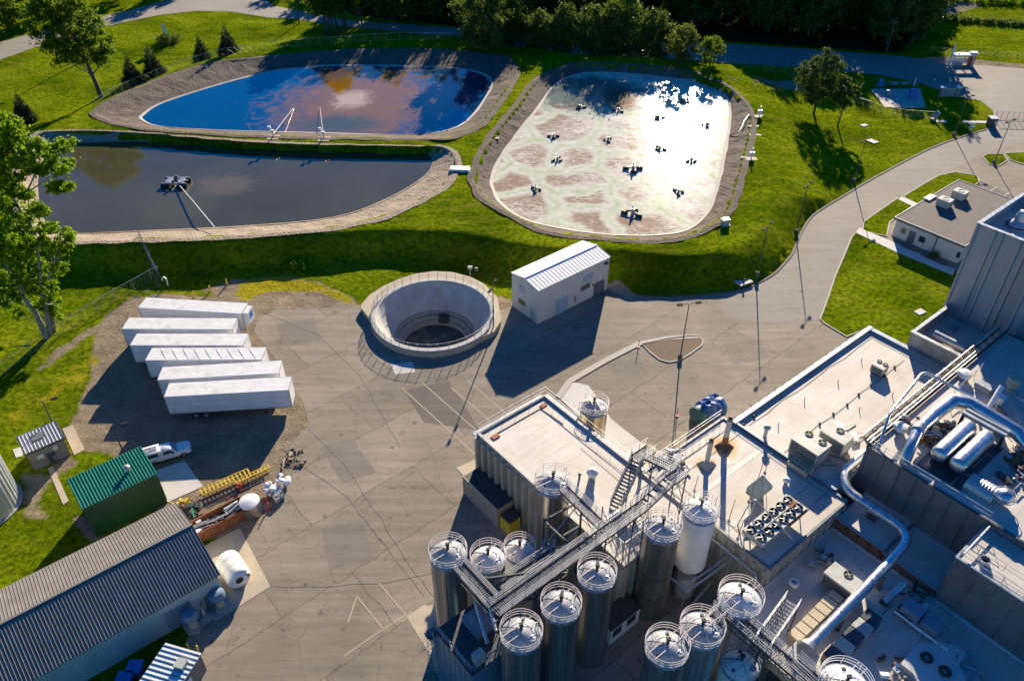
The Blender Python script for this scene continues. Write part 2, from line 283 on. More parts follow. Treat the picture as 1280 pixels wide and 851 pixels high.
    q2 = mth(n, 'ADD', ln.outputs['Value'], mth(n, 'MULTIPLY', mth(n, 'SUBTRACT', nz(n, t, .25, 8, .8), .5), 1.6)); wm = ramp(n, q2, [(.6, .8), (.95, 0.0)])
    col = mix(n, wm, col, (.045,.085,.07))
    n.links.new(col, b.inputs['Base Color'])
    rr = ramp(n, nz(n, t, .8, 6), [(.3,.08),(.7,.13)]); n.links.new(rr, b.inputs['Roughness']); b.inputs['Specular IOR Level'].default_value=.03
    bump(n, b, nz(n, t, 2.2, 6, .8), .15, .03); return m
S['scum'] = scum()
def leafmat(name, c1, c2, c3, trans=.45, scale=.5):
    m, n, b = nmat(name)
    f = nz(n, tc(n), scale, 5, .7); col = ramp(n, f, [(.3, c1), (.5, c2), (.7, c3)])
    n.links.new(col, b.inputs['Base Color']); b.inputs['Roughness'].default_value=.6; b.inputs['Specular IOR Level'].default_value=.12
    tr = N(n,'ShaderNodeBsdfTranslucent'); hs = mix(n, .5, col, (.25,.38,.02)); n.links.new(hs, tr.inputs['Color'])
    ms = N(n,'ShaderNodeMixShader'); ms.inputs[0].default_value=trans
    n.links.new(b.outputs[0], ms.inputs[1]); n.links.new(tr.outputs[0], ms.inputs[2])
    n.links.new(ms.outputs[0], n.nodes['Material Output'].inputs['Surface']); return m
S['leaf'] = leafmat('broad_leaf', (.08,.15,.004), (.16,.28,.008), (.26,.40,.012), .55)
S['leafdark'] = leafmat('forest_leaf', (.045,.08,.018), (.075,.12,.025), (.12,.17,.03), .25)
S['leafmid'] = leafmat('meadow_leaf', (.05,.09,.008), (.09,.15,.012), (.15,.22,.015), .45)
S['leafyellow'] = leafmat('yellowing_leaf', (.09,.10,.02), (.16,.15,.03), (.24,.2,.04), .35)
S['needle'] = leafmat('spruce_needle', (.012,.03,.02), (.02,.045,.025), (.035,.065,.03), .1)
S['pine'] = leafmat('pine_needle', (.025,.06,.018), (.04,.085,.022), (.07,.125,.03), .2)
def stainmat():
    m, n, b = nmat('rust_stain'); t = tc(n); f = nz(n, t, .9, 7, .7)
    ln = N(n,'ShaderNodeVectorMath', operation='LENGTH'); n.links.new(t, ln.inputs[0])
    q = mth(n, 'ADD', mth(n, 'MULTIPLY', ln.outputs['Value'], .42), mth(n, 'MULTIPLY', mth(n, 'SUBTRACT', f, .5), 1.0))
    col = ramp(n, q, [(.15, (.55,.22,.05)), (.55, (.66,.42,.2)), (.95, (.70,.64,.55))]); n.links.new(col, b.inputs['Base Color']); b.inputs['Roughness'].default_value=.7; return m
S['stain'] = stainmat()
# ---------------------------------------------------------------- mesh builder
OFF = {}
class MB:
    def __init__(s): s.v = []; s.f = []
    def add(s, vs, fs):
        o = len(s.v); s.v += [tuple(x) for x in vs]; s.f += [tuple(i+o for i in q) for q in fs]; return s
    def box(s, c, d, M=None):
        c = V(c); hx, hy, hz = d[0]/2, d[1]/2, d[2]/2; vs = []
        for x, y, z in ((-1,-1,-1),(1,-1,-1),(1,1,-1),(-1,1,-1),(-1,-1,1),(1,-1,1),(1,1,1),(-1,1,1)):
            q = V((x*hx, y*hy, z*hz)); q = M @ q if M else q; vs.append(c+q)
        return s.add(vs, [(0,3,2,1),(4,5,6,7),(0,1,5,4),(1,2,6,5),(2,3,7,6),(3,0,4,7)])
    def lbox(s, a0, a1, b0, b1, z0, z1):
        c = L((a0+a1)/2, (b0+b1)/2, (z0+z1)/2); return s.box(c, (abs(a1-a0), abs(b1-b0), z1-z0), RL)
    def wedge(s, lo, hi):                   # any hexahedron: 4 lower, 4 upper points
        return s.add(list(lo)+list(hi), [(0,3,2,1),(4,5,6,7),(0,1,5,4),(1,2,6,5),(2,3,7,6),(3,0,4,7)])
    def bar(s, p, q, w=.06, h=None):
        p, q = V(p), V(q); d = q-p; l = d.length
        if l < 1e-5: return s
        h = h or w; M = d.to_track_quat('X', 'Z').to_matrix(); return s.box((p+q)/2, (l, w, h), M)
    def tube(s, p, q, r, n=10, r2=None, cap=True):
        p, q = V(p), V(q); r2 = r if r2 is None else r2; M = (q-p).to_track_quat('Z', 'Y').to_matrix(); vs = []
        for c, rr in ((p, r), (q, r2)):
            for i in range(n):
                a = 2*math.pi*i/n; vs.append(c + M @ V((math.cos(a)*rr, math.sin(a)*rr, 0)))
        fs = [(i, (i+1) % n, n+(i+1) % n, n+i) for i in range(n)]
        if cap: fs += [tuple(range(n-1, -1, -1)), tuple(range(n, 2*n))]
        return s.add(vs, fs)
    def path(s, pts, r, n=10, k=0):
        pts = [V(p) for p in pts]
        if k:                                # round the corners
            out = [pts[0]]
            for i in range(1, len(pts)-1):
                a, b, c = pts[i-1], pts[i], pts[i+1]; e = min((a-b).length, (c-b).length)*.45; e = min(e, k)
                p0 = b+(a-b).normalized()*e; p2 = b+(c-b).normalized()*e
                for j in range(7):
                    t = j/6; out.append(p0*(1-t)**2+b*2*t*(1-t)+p2*t*t)
            out.append(pts[-1]); pts = out
        vs = []; fs = []; m = len(pts); rs = r if hasattr(r, '__len__') else [r]*m
        for i, p in enumerate(pts):
            d = (pts[min(i+1, m-1)]-pts[max(i-1, 0)]).normalized(); up = V((0,0,1)) if abs(d.z) < .95 else V((1,0,0))
            x = d.cross(up).normalized(); y = x.cross(d)
            for j in range(n):
                a = 2*math.pi*j/n; vs.append(p+(x*math.cos(a)+y*math.sin(a))*rs[min(i, len(rs)-1)])
        for i in range(m-1):
            for j in range(n): fs.append((i*n+j, i*n+(j+1) % n, (i+1)*n+(j+1) % n, (i+1)*n+j))
        fs += [tuple(range(n-1, -1, -1)), tuple(range((m-1)*n, m*n))]
        return s.add(vs, fs)
    def lathe(s, c, prof, n=32, a0=0, a1=2*math.pi):
        c = V(c); vs = []; fs = []; full = abs(a1-a0-2*math.pi) < 1e-4; k = n if full else n+1
        for r, z in prof:
            for i in range(k):
                a = a0+(a1-a0)*i/n; vs.append(c+V((math.cos(a)*r, math.sin(a)*r, z)))
        for j in range(len(prof)-1):
            for i in range(n): i2 = (i+1) % k; fs.append((j*k+i, j*k+i2, (j+1)*k+i2, (j+1)*k+i))
        if full and prof[0][0] > .001: fs.append(tuple(range(k-1, -1, -1)))
        if full and prof[-1][0] > .001: fs.append(tuple(range((len(prof)-1)*k, len(prof)*k)))
        return s.add(vs, fs)
    def olathe(s, c, prof, n=32): s.lathe(c, prof, n); s.f = [q for q in s.f if len(q) == 4]; return s
    def ring(s, c, Rr, r=.03, n=32, a0=0, a1=2*math.pi, m=6):
        c = V(c); pts = []; full = abs(a1-a0-2*math.pi) < 1e-4; k = n if full else n+1; vs = []; fs = []
        for i in range(k):
            a = a0+(a1-a0)*i/n
            for j in range(m):
                q = 2*math.pi*j/m; rr = Rr+r*math.cos(q); vs.append(c+V((rr*math.cos(a), rr*math.sin(a), r*math.sin(q))))
        for i in range(n):
            i2 = (i+1) % k
            for j in range(m): fs.append((i*m+j, i2*m+j, i2*m+(j+1) % m, i*m+(j+1) % m))
        return s.add(vs, fs)
    def sheet(s, pts, z=None):
        pts = [V((p[0], p[1], p[2] if z is None else z)) for p in pts]
        for t in tessellate_polygon([pts]):
            a, b, c = (pts[i] for i in t)
            if (b-a).cross(c-a).z < 0: a, c = c, a
            s.add([a, b, c], [(0,1,2)])
        return s
    def prism(s, pts, z0, z1):
        s.sheet(pts, z1); n = len(pts); ar = sum(pts[i][0]*pts[(i+1) % n][1]-pts[(i+1) % n][0]*pts[i][1] for i in range(n))
        if ar < 0: pts = pts[::-1]
        vs = [V((p[0], p[1], z0)) for p in pts]+[V((p[0], p[1], z1)) for p in pts]
        return s.add(vs, [(i, (i+1) % n, n+(i+1) % n, n+i) for i in range(n)])
    def ribbon(s, pts, wd, z0, z1, closed=False):
        pts = [V((p[0], p[1], 0)) for p in pts]; n = len(pts); Lp = []; Rp = []
        for i in range(n):
            a = pts[i-1] if (i or closed) else pts[i]; b = pts[(i+1) % n] if (i < n-1 or closed) else pts[i]
            d = (b-a).normalized(); q = V((-d.y, d.x, 0))*wd/2; Lp.append(pts[i]+q); Rp.append(pts[i]-q)
        for i in range(n if closed else n-1):
            j = (i+1) % n; lo = [Lp[i], Rp[i], Rp[j], Lp[j]]
            s.wedge([V((p.x, p.y, z0)) for p in lo], [V((p.x, p.y, z1)) for p in lo])
        return s
    def rail(s, pts, h=1.1, gap=1.5, r=.025, bars=(1.0, .5), closed=False, toe=0):
        pts = [V(p) for p in pts]; n = len(pts)
        for i in range(n if closed else n-1):
            p, q = pts[i], pts[(i+1) % n]
            for k in bars: s.bar(p+V((0,0,h*k)), q+V((0,0,h*k)), r*2)
            if toe: s.bar(p+V((0,0,.08)), q+V((0,0,.08)), .02, .14)
            m = max(1, round((q-p).length/gap))
            for j in range(m+1): c = p.lerp(q, j/m); s.bar(c, c+V((0,0,h)), r*2)
        return s
    def ball(s, c, r, n=12, sz=1.0):
        k = max(4, n//2); return s.lathe(c, [(max(r*math.sin(math.pi*i/k), .0005), -r*sz*math.cos(math.pi*i/k)) for i in range(k+1)], n)
    def build(s, name, mat, parent=None, smooth=False, angle=None):
        me = bpy.data.meshes.new(name); o = OFF.get(parent.name, V((0,0,0))) if parent else V((0,0,0))
        me.from_pydata([tuple(V(p)-o) for p in s.v], [], s.f); me.materials.append(S[mat] if isinstance(mat, str) else mat)
        me.update()
        if smooth:
            me.polygons.foreach_set('use_smooth', [True]*len(me.polygons))
            try: me.set_sharp_from_angle(angle=R(40))
            except Exception: pass
        ob = bpy.data.objects.new(name, me); C.objects.link(ob)
        if parent: ob.parent = parent; OFF[ob.name] = o
        return ob
def thing(name, label, cat, loc=(0,0,0), group=None):
    o = bpy.data.objects.new(name, None); C.objects.link(o); o.location = loc; o.empty_display_size = .5
    o['label'] = label; o['category'] = cat
    if group: o['group'] = group
    OFF[o.name] = V(loc); return o
def tag(o, label, cat, group=None):
    o['label'] = label; o['category'] = cat
    if group: o['group'] = group
    return o
def struct(o): o['kind'] = 'structure'; return o
def dup(o, loc=None, rz=None, scale=None, parent=None, label=None, group=None):
    c = o.copy(); C.objects.link(c)
    if parent: c.parent = parent
    if loc is not None: c.location = loc
    if rz is not None: c.rotation_euler = (0, 0, rz)
    if scale is not None: c.scale = (scale,)*3 if not hasattr(scale, '__len__') else scale
    if label: c['label'] = label
    if group: c['group'] = group
    for ch in [x for x in bpy.data.objects if x.parent == o]: dup(ch, parent=c)
    return c
def smoothpoly(px, z, k=4):               # closed Catmull-Rom through surveyed points
    p = [P(x, y, z) for x, y in px]; n = len(p); out = []
    for i in range(n):
        a, b, c, d = p[i-1], p[i], p[(i+1) % n], p[(i+2) % n]
        for j in range(k):
            t = j/k; out.append(.5*((2*b)+(c-a)*t+(2*a-5*b+4*c-d)*t*t+(3*b-a-3*c+d)*t**3))
    return out
def smoothline(px, z=0, k=4):
    p = [P(x, y, z) for x, y in px]; n = len(p); out = []
    for i in range(n-1):
        a, b, c, d = p[max(i-1,0)], p[i], p[i+1], p[min(i+2,n-1)]
        for j in range(k):
            t = j/k; out.append(.5*((2*b)+(c-a)*t+(2*a-5*b+4*c-d)*t*t+(3*b-a-3*c+d)*t**3))
    out.append(p[-1]); return out
# ================================================================ GROUND
PH, WL = 3.3, 1.8                          # pond bench height, water level
plat = [(40,304),(120,303),(200,301),(300,296),(400,290),(470,284),(540,285),(600,291),(640,301),(700,309),(760,313),(850,317),(905,311),(948,285),(965,240),(962,190),(957,140),(940,108),(900,84),(840,76),(720,69),(650,61),(560,48),(400,48),(320,62),(225,92),(125,138),(40,170),(5,230)]
p1o = [(121,145),(126,134.6),(170,112),(255,82),(317,73),(429,64),(477,63),(547,63),(622,70),(642,84),(640,103),(612,144),(599,158),(575,169),(550,173.5),(420,172.5),(300,169),(200,163),(150,156)]
p1i = [(177,150),(179,143),(204,128),(279,104),(341,89),(383,85),(420,82),(550,84),(599,91),(615,103),(607,124),(585,151),(557,164),(506,169),(409,167),(307,164.5),(204,159)]
p2o = [(38,172),(85,164),(170,166),(307,175),(429,180),(533,182.5),(557,186),(571,199),(568,215),(550,237),(489,268),(420,284),(300,295),(200,299),(95,302),(50,297),(28,270),(22,225)]
p2i = [(62,185),(102,178),(191,176.5),(290,180),(420,184),(523,187.5),(538,193),(543,203),(533,220),(489,247),(420,272),(300,284),(180,289.5),(90,292.5),(62,288),(48,265),(45,220)]
p3o = [(592,227),(595,210),(612,175),(647,131),(667,103),(695,87.7),(729,80),(815,84),(865,91),(901,104),(921,118),(935,134),(941,152),(936,181),(922,232),(908,268),(884,285),(850,297),(819,300.6),(764,298),(688,290),(640,269),(605,248)]
p3i = [(614,223),(626,196),(654,158),(673,134),(691,108),(715,95.5),(743,91.6),(795,94),(854,100.7),(885,104.6),(905,119),(913,137),(909,178),(898,230),(885,266),(862,287),(826,294.5),(769,294.5),(704,287),(655,275),(626,255),(616,238)]
BCx, BCy = P(541, 392, 1.3).x, 97.7
lotpx = [(449,381)]+[PX(BCx+9.2*math.cos(R(a)), BCy+9.2*math.sin(R(a))) for a in range(170, 376, 10)]+[(640,384),(671,396),(700,380),(762,357),(767,355),(795,370),(826,371.6),(850,371),(901,367),(931,361),(952,351.5),(968,342),(979,331),(990,318),(996,304),(1002,290),(1013,272.6),(1028,261),(1048,249),(1088,225),(1146,194),(1170,183),(1194,174),(1233,162),(1243,152),(1241,138),(1225,126),(1194,121),(1175,113),(1150,104),(1100,94),(986,83),(901,79),(746,76),(680,68),(612,57),(581,48),(500,40),(427,33),(373,24.5),(334,22),(290,15),(245,14),(200,19),(160,27),(80,47),(0,75),(-120,115),(-120,88),(0,53),(82,31),(160,13.6),(204,2),(240,-5),(325,-6),(341,7),(373,14),(427,25),(500,30),(581,36),(640,44),(746,55),(901,54),(1000,61),(1136,71.5),(1160,76),(1200,80),(1280,86),(1500,98),(1900,300),(1900,1550),(250,1550),(250,900),(240,851),(232,800),(262,770),(300,745),(310,670),(338,640),(352,600),(372,577),(356,562),(372,545),(386,532),(380,505),(366,484),(345,450),(318,415),(322,398),(345,388),(430,383)]
W2 = lambda px, z: np.array([[P(x, y, z).x, P(x, y, z).y] for x, y in px])
def sdist(X, Y, poly):                     # signed distance, negative inside
    d = np.full(X.shape, 1e9); ins = np.zeros(X.shape, bool); n = len(poly)
    for i in range(n):
        ax, ay = poly[i]; bx, by = poly[(i+1) % n]; ex, ey = bx-ax, by-ay; wx, wy = X-ax, Y-ay
        t = np.clip((wx*ex+wy*ey)/(ex*ex+ey*ey+1e-9), 0, 1); d = np.minimum(d, np.hypot(wx-ex*t, wy-ey*t))
        c = (ay > Y) != (by > Y); ins ^= c & (X < (bx-ax)*(Y-ay)/((by-ay) if abs(by-ay) > 1e-9 else 1e-9)+ax)
    return np.where(ins, -d, d)
def sm(x): x = np.clip(x, 0, 1); return x*x*(3-2*x)
def axis(lo, hi, st, far_lo, far_hi):
    a = list(np.arange(lo, hi+.01, st)); d = st
    while a[-1] < far_hi: d *= 1.25; a.append(a[-1]+d)
    d = st; 
    while a[0] > far_lo: d *= 1.25; a.insert(0, a[0]-d)
    return np.array(a)
gx = axis(-125, 135, .8, -900, 900); gy = axis(40, 262, .8, -200, 1500)
GX, GY = np.meshgrid(gx, gy)
PLT, LOT = W2(plat, PH), W2(lotpx, 0)
sp = [V((p.x, p.y, 0)) for p in smoothpoly(p1o, PH)], [V((p.x, p.y, 0)) for p in smoothpoly(p2o, PH)], [V((p.x, p.y, 0)) for p in smoothpoly(p3o, PH)]
def relief(X, Y):
    dp = sdist(X, Y, PLT); dl = sdist(X, Y, LOT)
    wid = np.where((Y < 135) & (X < 42), 5.0, 15.0)
    wid = np.where((X >= 30) & (X < 55) & (Y < 135), 5+10*(X-30)/25, wid); wid = np.clip(wid, 5, 15)
    h = PH*(1-sm(dp/wid))
    h = np.minimum(h, np.clip(dl, 0, 99)*.62)
    return h, dp, dl
Hh, DP, DL = relief(GX, GY)
rng = np.random.default_rng(3)
def vnoise(X, Y, s, seed):
    r = np.random.default_rng(seed).random((64, 64)); x = (X/s) % 64; y = (Y/s) % 64; i = x.astype(int); j = y.astype(int); fx = sm(x-i); fy = sm(y-j)
    g = lambda a, b: r[a % 64, b % 64]
    return (g(i,j)*(1-fx)+g(i+1,j)*fx)*(1-fy)+(g(i,j+1)*(1-fx)+g(i+1,j+1)*fx)*fy-.5
Hh += (vnoise(GX, GY, 7, 1)*.5+vnoise(GX, GY, 2.3, 2)*.16+vnoise(GX, GY, 1.1, 9)*.10)*np.clip((DL-1)/3, 0, 1)*np.where((GX < 120) & (GY > 60), 1, .3)
# hut/green shed/big shed stand on level ground
for px, e in (([(0,480),(100,500),(230,560),(345,600),(300,700),(240,900),(-300,900),(-300,480)], 6),):
    q = sdist(GX, GY, W2(px, 0)); Hh *= sm(q/e)*.8+.2*(q > 0)
pd = [sdist(GX, GY, np.array([[p.x, p.y] for p in s_])) for s_ in sp]
dpond = np.minimum.reduce(pd)
BC = V((BCx, BCy, 0)); BR = 9.45
dB = np.hypot(GX-BC.x, GY-BC.y)
apron_px = [(449.5,380.5),(462,366),(480,355),(500,346),(520,340),(542,337),(565,338),(588,344),(604,352),(617,364),(622,371),(627,398),(617,413),(600,420),(541,440),(480,420)]
APR = W2(apron_px, 1.2)
dA = sdist(GX, GY, APR)
Hn = np.where((dA > -1) & (dA < 8), Hh, Hh)
Hh = np.where(dpond < -.9, np.minimum(Hh, .3), Hh)
Hh = np.where((dpond > -1) & (dpond < 1.2), np.minimum(Hh, PH-.02), Hh)
Hh = np.where(dA < .8, np.minimum(Hh, .2), Hh)
Hh = np.where(dB < BR-.6, -9.0, Hh)
Hh = np.where(DL < .9, np.minimum(Hh, 0), Hh)
def blob(px, z=0, soft=2.5):
    return 1-sm((sdist(GX, GY, W2(px, z))+soft/2)/soft)
dirt = blob([(115,430),(130,395),(160,372),(200,365),(285,372),(345,382),(350,430),(405,520),(400,580),(365,640),(300,690),(200,640),(160,575),(100,560),(85,535),(110,480)], 0, 5)
dirt = np.maximum(dirt, blob([(250,362),(290,350),(350,345),(400,352),(440,372),(452,385),(430,392),(330,392),(300,378)], 0, 5))
dirt = np.maximum(dirt, blob([(618,368),(640,375),(660,400),(640,412),(617,415)], 0, 2))
dirt = np.maximum(dirt, blob([(762,352),(775,352),(800,372),(770,372),(755,362)], 0, 3))
dirt = np.maximum(dirt, blob([(20,590),(60,585),(80,560),(110,575),(90,590),(60,612),(70,660),(20,650)], 0, 3)*.62)
dirt = np.maximum(dirt, blob([(85,645),(105,640),(135,670),(118,680),(100,668)], 0, 2)*.8)
dirt = np.maximum(dirt, blob([(930,93),(1000,90),(1010,104),(960,106)], 2, 4)*.7)
dirt = np.maximum(dirt, blob([(1140,72),(1200,72),(1290,82),(1290,88),(1190,86)], 0, 4)*.9)
dirt = np.maximum(dirt, blob([(1180,0),(1215,-5),(1230,8),(1195,18),(1180,18)], 0, 6)*.9)
dirt = np.maximum(dirt, blob([(85,297),(185,297),(185,301),(90,303)], PH, 1.5)*.8)
dirt = np.maximum(dirt, blob([(178,310),(187,312),(199,345),(192,347)], 2, 1.5)*.8)
dirt = np.maximum(dirt, blob([(40,465),(60,440),(130,395),(190,352),(196,356),(140,402),(60,462)], 0, 2)*.6)
dirt = np.maximum(dirt, .45*blob([(800,88),(1000,98),(1010,120),(930,110)], 3, 8))
dirt = np.maximum(dirt, .40*blob([(968,150),(985,160),(975,290),(940,330),(925,320),(955,250)], 2, 6))
weed = blob([(300,352),(345,345),(395,352),(440,372),(440,382),(400,365),(340,362),(305,378),(292,368)], 0, 4)*1.0
weed = np.maximum(weed, .62*blob([(60,470),(110,425),(140,430),(130,470),(70,510),(0,570),(0,520)], 0, 10))
weed = np.maximum(weed, .35*blob([(0,610),(100,600),(110,700),(0,740)], 0, 10))
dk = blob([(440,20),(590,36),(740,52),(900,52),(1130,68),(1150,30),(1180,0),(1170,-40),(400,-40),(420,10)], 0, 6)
def grid_obj():
    ny, nx = GX.shape; co_ = np.stack([GX, GY, Hh], -1).reshape(-1, 3)
    idx = np.arange(ny*nx).reshape(ny, nx); q = np.stack([idx[:-1,:-1], idx[:-1,1:], idx[1:,1:], idx[1:,:-1]], -1).reshape(-1, 4)
    me = bpy.data.meshes.new('ground'); me.vertices.add(len(co_)); me.vertices.foreach_set('co', co_.ravel())
    me.loops.add(q.size); me.loops.foreach_set('vertex_index', q.ravel()); me.polygons.add(len(q)); me.polygons.foreach_set('loop_start', np.arange(0, q.size, 4)); me.polygons.foreach_set('loop_total', np.full(len(q), 4))
    me.update(); me.polygons.foreach_set('use_smooth', np.ones(len(q), bool))
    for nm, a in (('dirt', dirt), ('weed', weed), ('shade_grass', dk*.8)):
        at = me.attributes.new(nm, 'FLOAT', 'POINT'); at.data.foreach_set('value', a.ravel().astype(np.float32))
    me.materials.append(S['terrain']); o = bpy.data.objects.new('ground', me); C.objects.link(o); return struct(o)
ground = grid_obj()
def zg(x, y):                              # ground height under a point
    i = min(max(np.searchsorted(gx, x)-1, 0), len(gx)-2); j = min(max(np.searchsorted(gy, y)-1, 0), len(gy)-2)
    fx = (x-gx[i])/(gx[i+1]-gx[i]); fy = (y-gy[j])/(gy[j+1]-gy[j])
    return float((Hh[j,i]*(1-fx)+Hh[j,i+1]*fx)*(1-fy)+(Hh[j+1,i]*(1-fx)+Hh[j+1,i+1]*fx)*fy)
def G(x, y):                               # surveyed point on the terrain
    z = 0.0
    for _ in range(12): p = P(x, y, z); z = .5*z+.5*zg(p.x, p.y)
    p = P(x, y, z); p.z = zg(p.x, p.y); return p
# ---- ponds: bank ring, liner lip, water
def rays(poly, c, n=260):
    out = []; m = len(poly)
    for k in range(n):
        a = 2*math.pi*k/n; dx, dy = math.cos(a), math.sin(a); best = 0
        for i in range(m):
            p, q = poly[i], poly[(i+1) % m]; ex, ey = q.x-p.x, q.y-p.y; den = dx*ey-dy*ex
            if abs(den) < 1e-9: continue
            t = ((p.x-c.x)*ey-(p.y-c.y)*ex)/den; s_ = ((p.x-c.x)*dy-(p.y-c.y)*dx)/den
            if -1e-6 <= s_ <= 1+1e-6 and t > best: best = t
        out.append(V((c.x+dx*best, c.y+dy*best, 0)))
    return out
def pond(o_px, i_px, name, wm, bmat, lipmat, lipw, cpx):
    c = P(cpx[0], cpx[1], WL); O = rays(smoothpoly(o_px, PH), c); I = rays(smoothpoly(i_px, WL), c); n = len(O)
    m = MB(); rows = []
    for j, t in enumerate((-.12, 0, .2, .4, .6, .8, 1.0, 1.12)):
        row = []
        for k in range(n):
            d = (I[k]-O[k]); dl_ = max(d.length, .3); 
            p = O[k]+d.normalized()*(dl_*t if t >= 0 else -1.1)
            z = PH+.05 if t <= 0 else PH+.05-(PH-WL+.02)*min(t, 1.0) - (.9 if t > 1 else 0)
            if 0 < t < 1: z += (mnoise.noise(p*.35)*.30+mnoise.noise(p*1.3)*.14)*(1-abs(2*t-1))
            if t <= 0: z += .03; p += V((mnoise.noise(p*.25), mnoise.noise(p*.25+V((9,9,0))), 0))*(.5 if t<0 else .35)
            row.append(V((p.x, p.y, z)))
        rows.append(row)
    vs = [p for r_ in rows for p in r_]; m.add(vs, [(j*n+i, (j+1)*n+i, (j+1)*n+(i+1) % n, j*n+(i+1) % n) for j in range(7) for i in range(n)])
    struct(m.build(name+'_bank', bmat))
    lip = MB(); a, b_ = [], []
    for k in range(n):
        d = (O[k]-I[k]).normalized(); s_ = mnoise.noise(V((k*.15, 3, c.x)))*.2
        a.append(I[k]-d*.5+V((0,0,WL+.0))); b_.append(I[k]+d*(lipw+s_)+V((0,0,WL+.12+(PH-WL)*min(1, lipw/max((O[k]-I[k]).length, .5)))))
    lip.add(a+b_, [(i, (i+1) % n, n+(i+1) % n, n+i) for i in range(n)]); struct(lip.build(name+'_shore', lipmat))
    wt = MB(); vs = [c+V((0,0,0))]+[V((p.x, p.y, WL)) for p in I]; vs[0].z = WL
    vs = [vs[0]]+[vs[0]+(p-vs[0])*1.012 for p in vs[1:]]; 
    wt.add(vs, [(0, 1+i, 1+(i+1) % n) for i in range(n)]); struct(wt.build(name+'_water', wm))
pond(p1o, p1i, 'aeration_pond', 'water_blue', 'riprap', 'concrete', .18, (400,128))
pond(p2o, p2i, 'settling_pond', 'water_brown', 'sandbank', 'sandbank', .2, (300,225))
pond(p3o, p3i, 'foam_pond', 'scum', 'riprap', 'concrete', .25, (770,190))
# ---- asphalt, roads, pads
def shp(name, pts, z, mat): return struct(MB().sheet(pts, z).build(name, mat))
lotw = [P(x, y) for x, y in lotpx]
shp('asphalt_yard', [p for p in lotw], .02, 'asphalt')
# lighter road laid on top of the yard
rd = [(1002,290),(1013,272.6),(1028,261),(1048,249),(1088,225),(1146,194),(1170,183),(1194,174),(1233,162),(1244,152),(1242,138),(1225,126),(1194,121),(1175,113),(1150,104),(1100,94),(986,83),(901,79),(746,76),(746,55),(901,54),(1000,61),(1136,71.5),(1160,76),(1200,80),(1280,86),(1500,98),(1500,190),(1280,178),(1246,186),(1214,200),(1170,222),(1122,250),(1094,268),(1074,284),(1064,297),(1044,345),(1025,399),(1000,402),(955,404),(930,402),(905,395),(900,370),(931,361),(952,351.5),(968,342),(979,331),(990,318),(996,304)]
shp('entrance_road', [P(x, y) for x, y in rd], .026, 'road')
rd2 = [(746,76),(680,68),(612,57),(581,48),(500,40),(427,33),(373,24.5),(334,22),(290,15),(245,14),(200,19),(160,27),(80,47),(0,75),(-120,115),(-120,88),(0,53),(82,31),(160,13.6),(204,2),(240,-5),(325,-6),(341,7),(373,14),(427,25),(500,30),(581,36),(640,44),(746,55)]
shp('public_road', [P(x, y) for x, y in rd2], .026, 'road')
m = MB()
m.ribbon([P(x, y) for x, y in [(-60,92),(0,66),(60,49),(110,36),(160,23),(200,13)]], .14, .03, .036); m.ribbon([P(x, y) for x, y in [(-60,90.5),(0,64.8),(60,48),(110,35),(160,22),(200,12)]], .14, .03, .036)
tag(m.build('centre_line', 'line'), 'double yellow centre line along the far public road', 'road marking')
# kerbs
for i, (px, mt, w_) in enumerate([([(795,370),(826,371.8),(850,371.2),(901,367),(931,361),(952,351.5),(968,342),(979,331),(990,318),(996,304),(1002,290),(1013,272.6),(1028,261),(1048,249),(1088,225),(1146,194),(1170,183),(1194,174),(1233,162)], 'darkkerb', .35)]):
    struct(MB().ribbon(smoothline(px), w_, 0, .13).build('road_kerb', mt))
def island(name, px, mat='turf', z=.12, k=.22, sm_=False):
    pts = smoothpoly(px, 0, 3) if sm_ else [P(x, y) for x, y in px]
    struct(MB().sheet(pts, z).build(name, mat)); struct(MB().ribbon(pts, k, 0, z+.02, True).build(name+'_kerb', 'kerb'))
island('lawn', [(1074,286),(1064,298),(1055,320),(1044,345),(1034,375),(1025,399),(1030,404),(1058,421),(1080,412),(1172,465),(1190,430),(1215,345),(1193,338),(1140,318)])
island('lawn_strip', [(1080,277),(1122,248),(1142,257),(1112,278),(1108,296),(1078,289)])
island('lawn_verge', [(1129,246),(1150,233),(1173,220),(1193,215.5),(1221,220),(1224,228),(1212,236),(1175,240),(1148,256)])
island('planted_island', [(1228,196),(1234,193),(1254,193),(1259,201),(1248,208),(1236,206)])
island('planted_island', [(1256,192),(1300,190),(1300,208),(1275,205),(1262,200)])
# sidewalks, slabs
def slab(name, px, z, mat): return struct(MB().prism([P(x, y) for x, y in px], -.1, z).build(name, mat))
slab('footpath', [(1074,285),(1084,290),(1128,308),(1193,338),(1191,345),(1120,316),(1070,292)], .16, 'concrete_pale')
slab('footpath', [(1122.5,250),(1127,246.5),(1148,256),(1143,260)], .16, 'concrete_pale')
slab('footpath', [(1170,150.5),(1243,152),(1243,154.5),(1170,153)], .08, 'concrete_pale')
slab('loading_apron', [(193,589),(231,576),(254,608),(205,630)], .06, 'concrete_pale')
slab('tank_pad', [(248,686),(300,660),(338,733),(300,757),(268,778)], .05, 'concrete_tan')
slab('machine_pad', [(228,783),(286,744),(296,752),(236,795)], .09, 'concrete')
slab('hut_path', [(60,586),(66,582),(86,626),(79,631)], .05, 'concrete_tan')
slab('hut_pad', [(78,536),(91,531),(106,562),(93,569)], .06, 'concrete_tan')
slab('hut_pad', [(16,562),(28,558),(28,570),(20,572)], .06, 'concrete_pale')
slab('side_walk', [(700,498),(712,477),(736,482),(764,524),(812,562),(826,574),(812,592),(760,556)], .07, 'concrete_pale')
slab('ramp_slab', [(782,562),(795,554),(815,556),(826,566),(824,578),(810,588)], .05, 'concrete_tan')
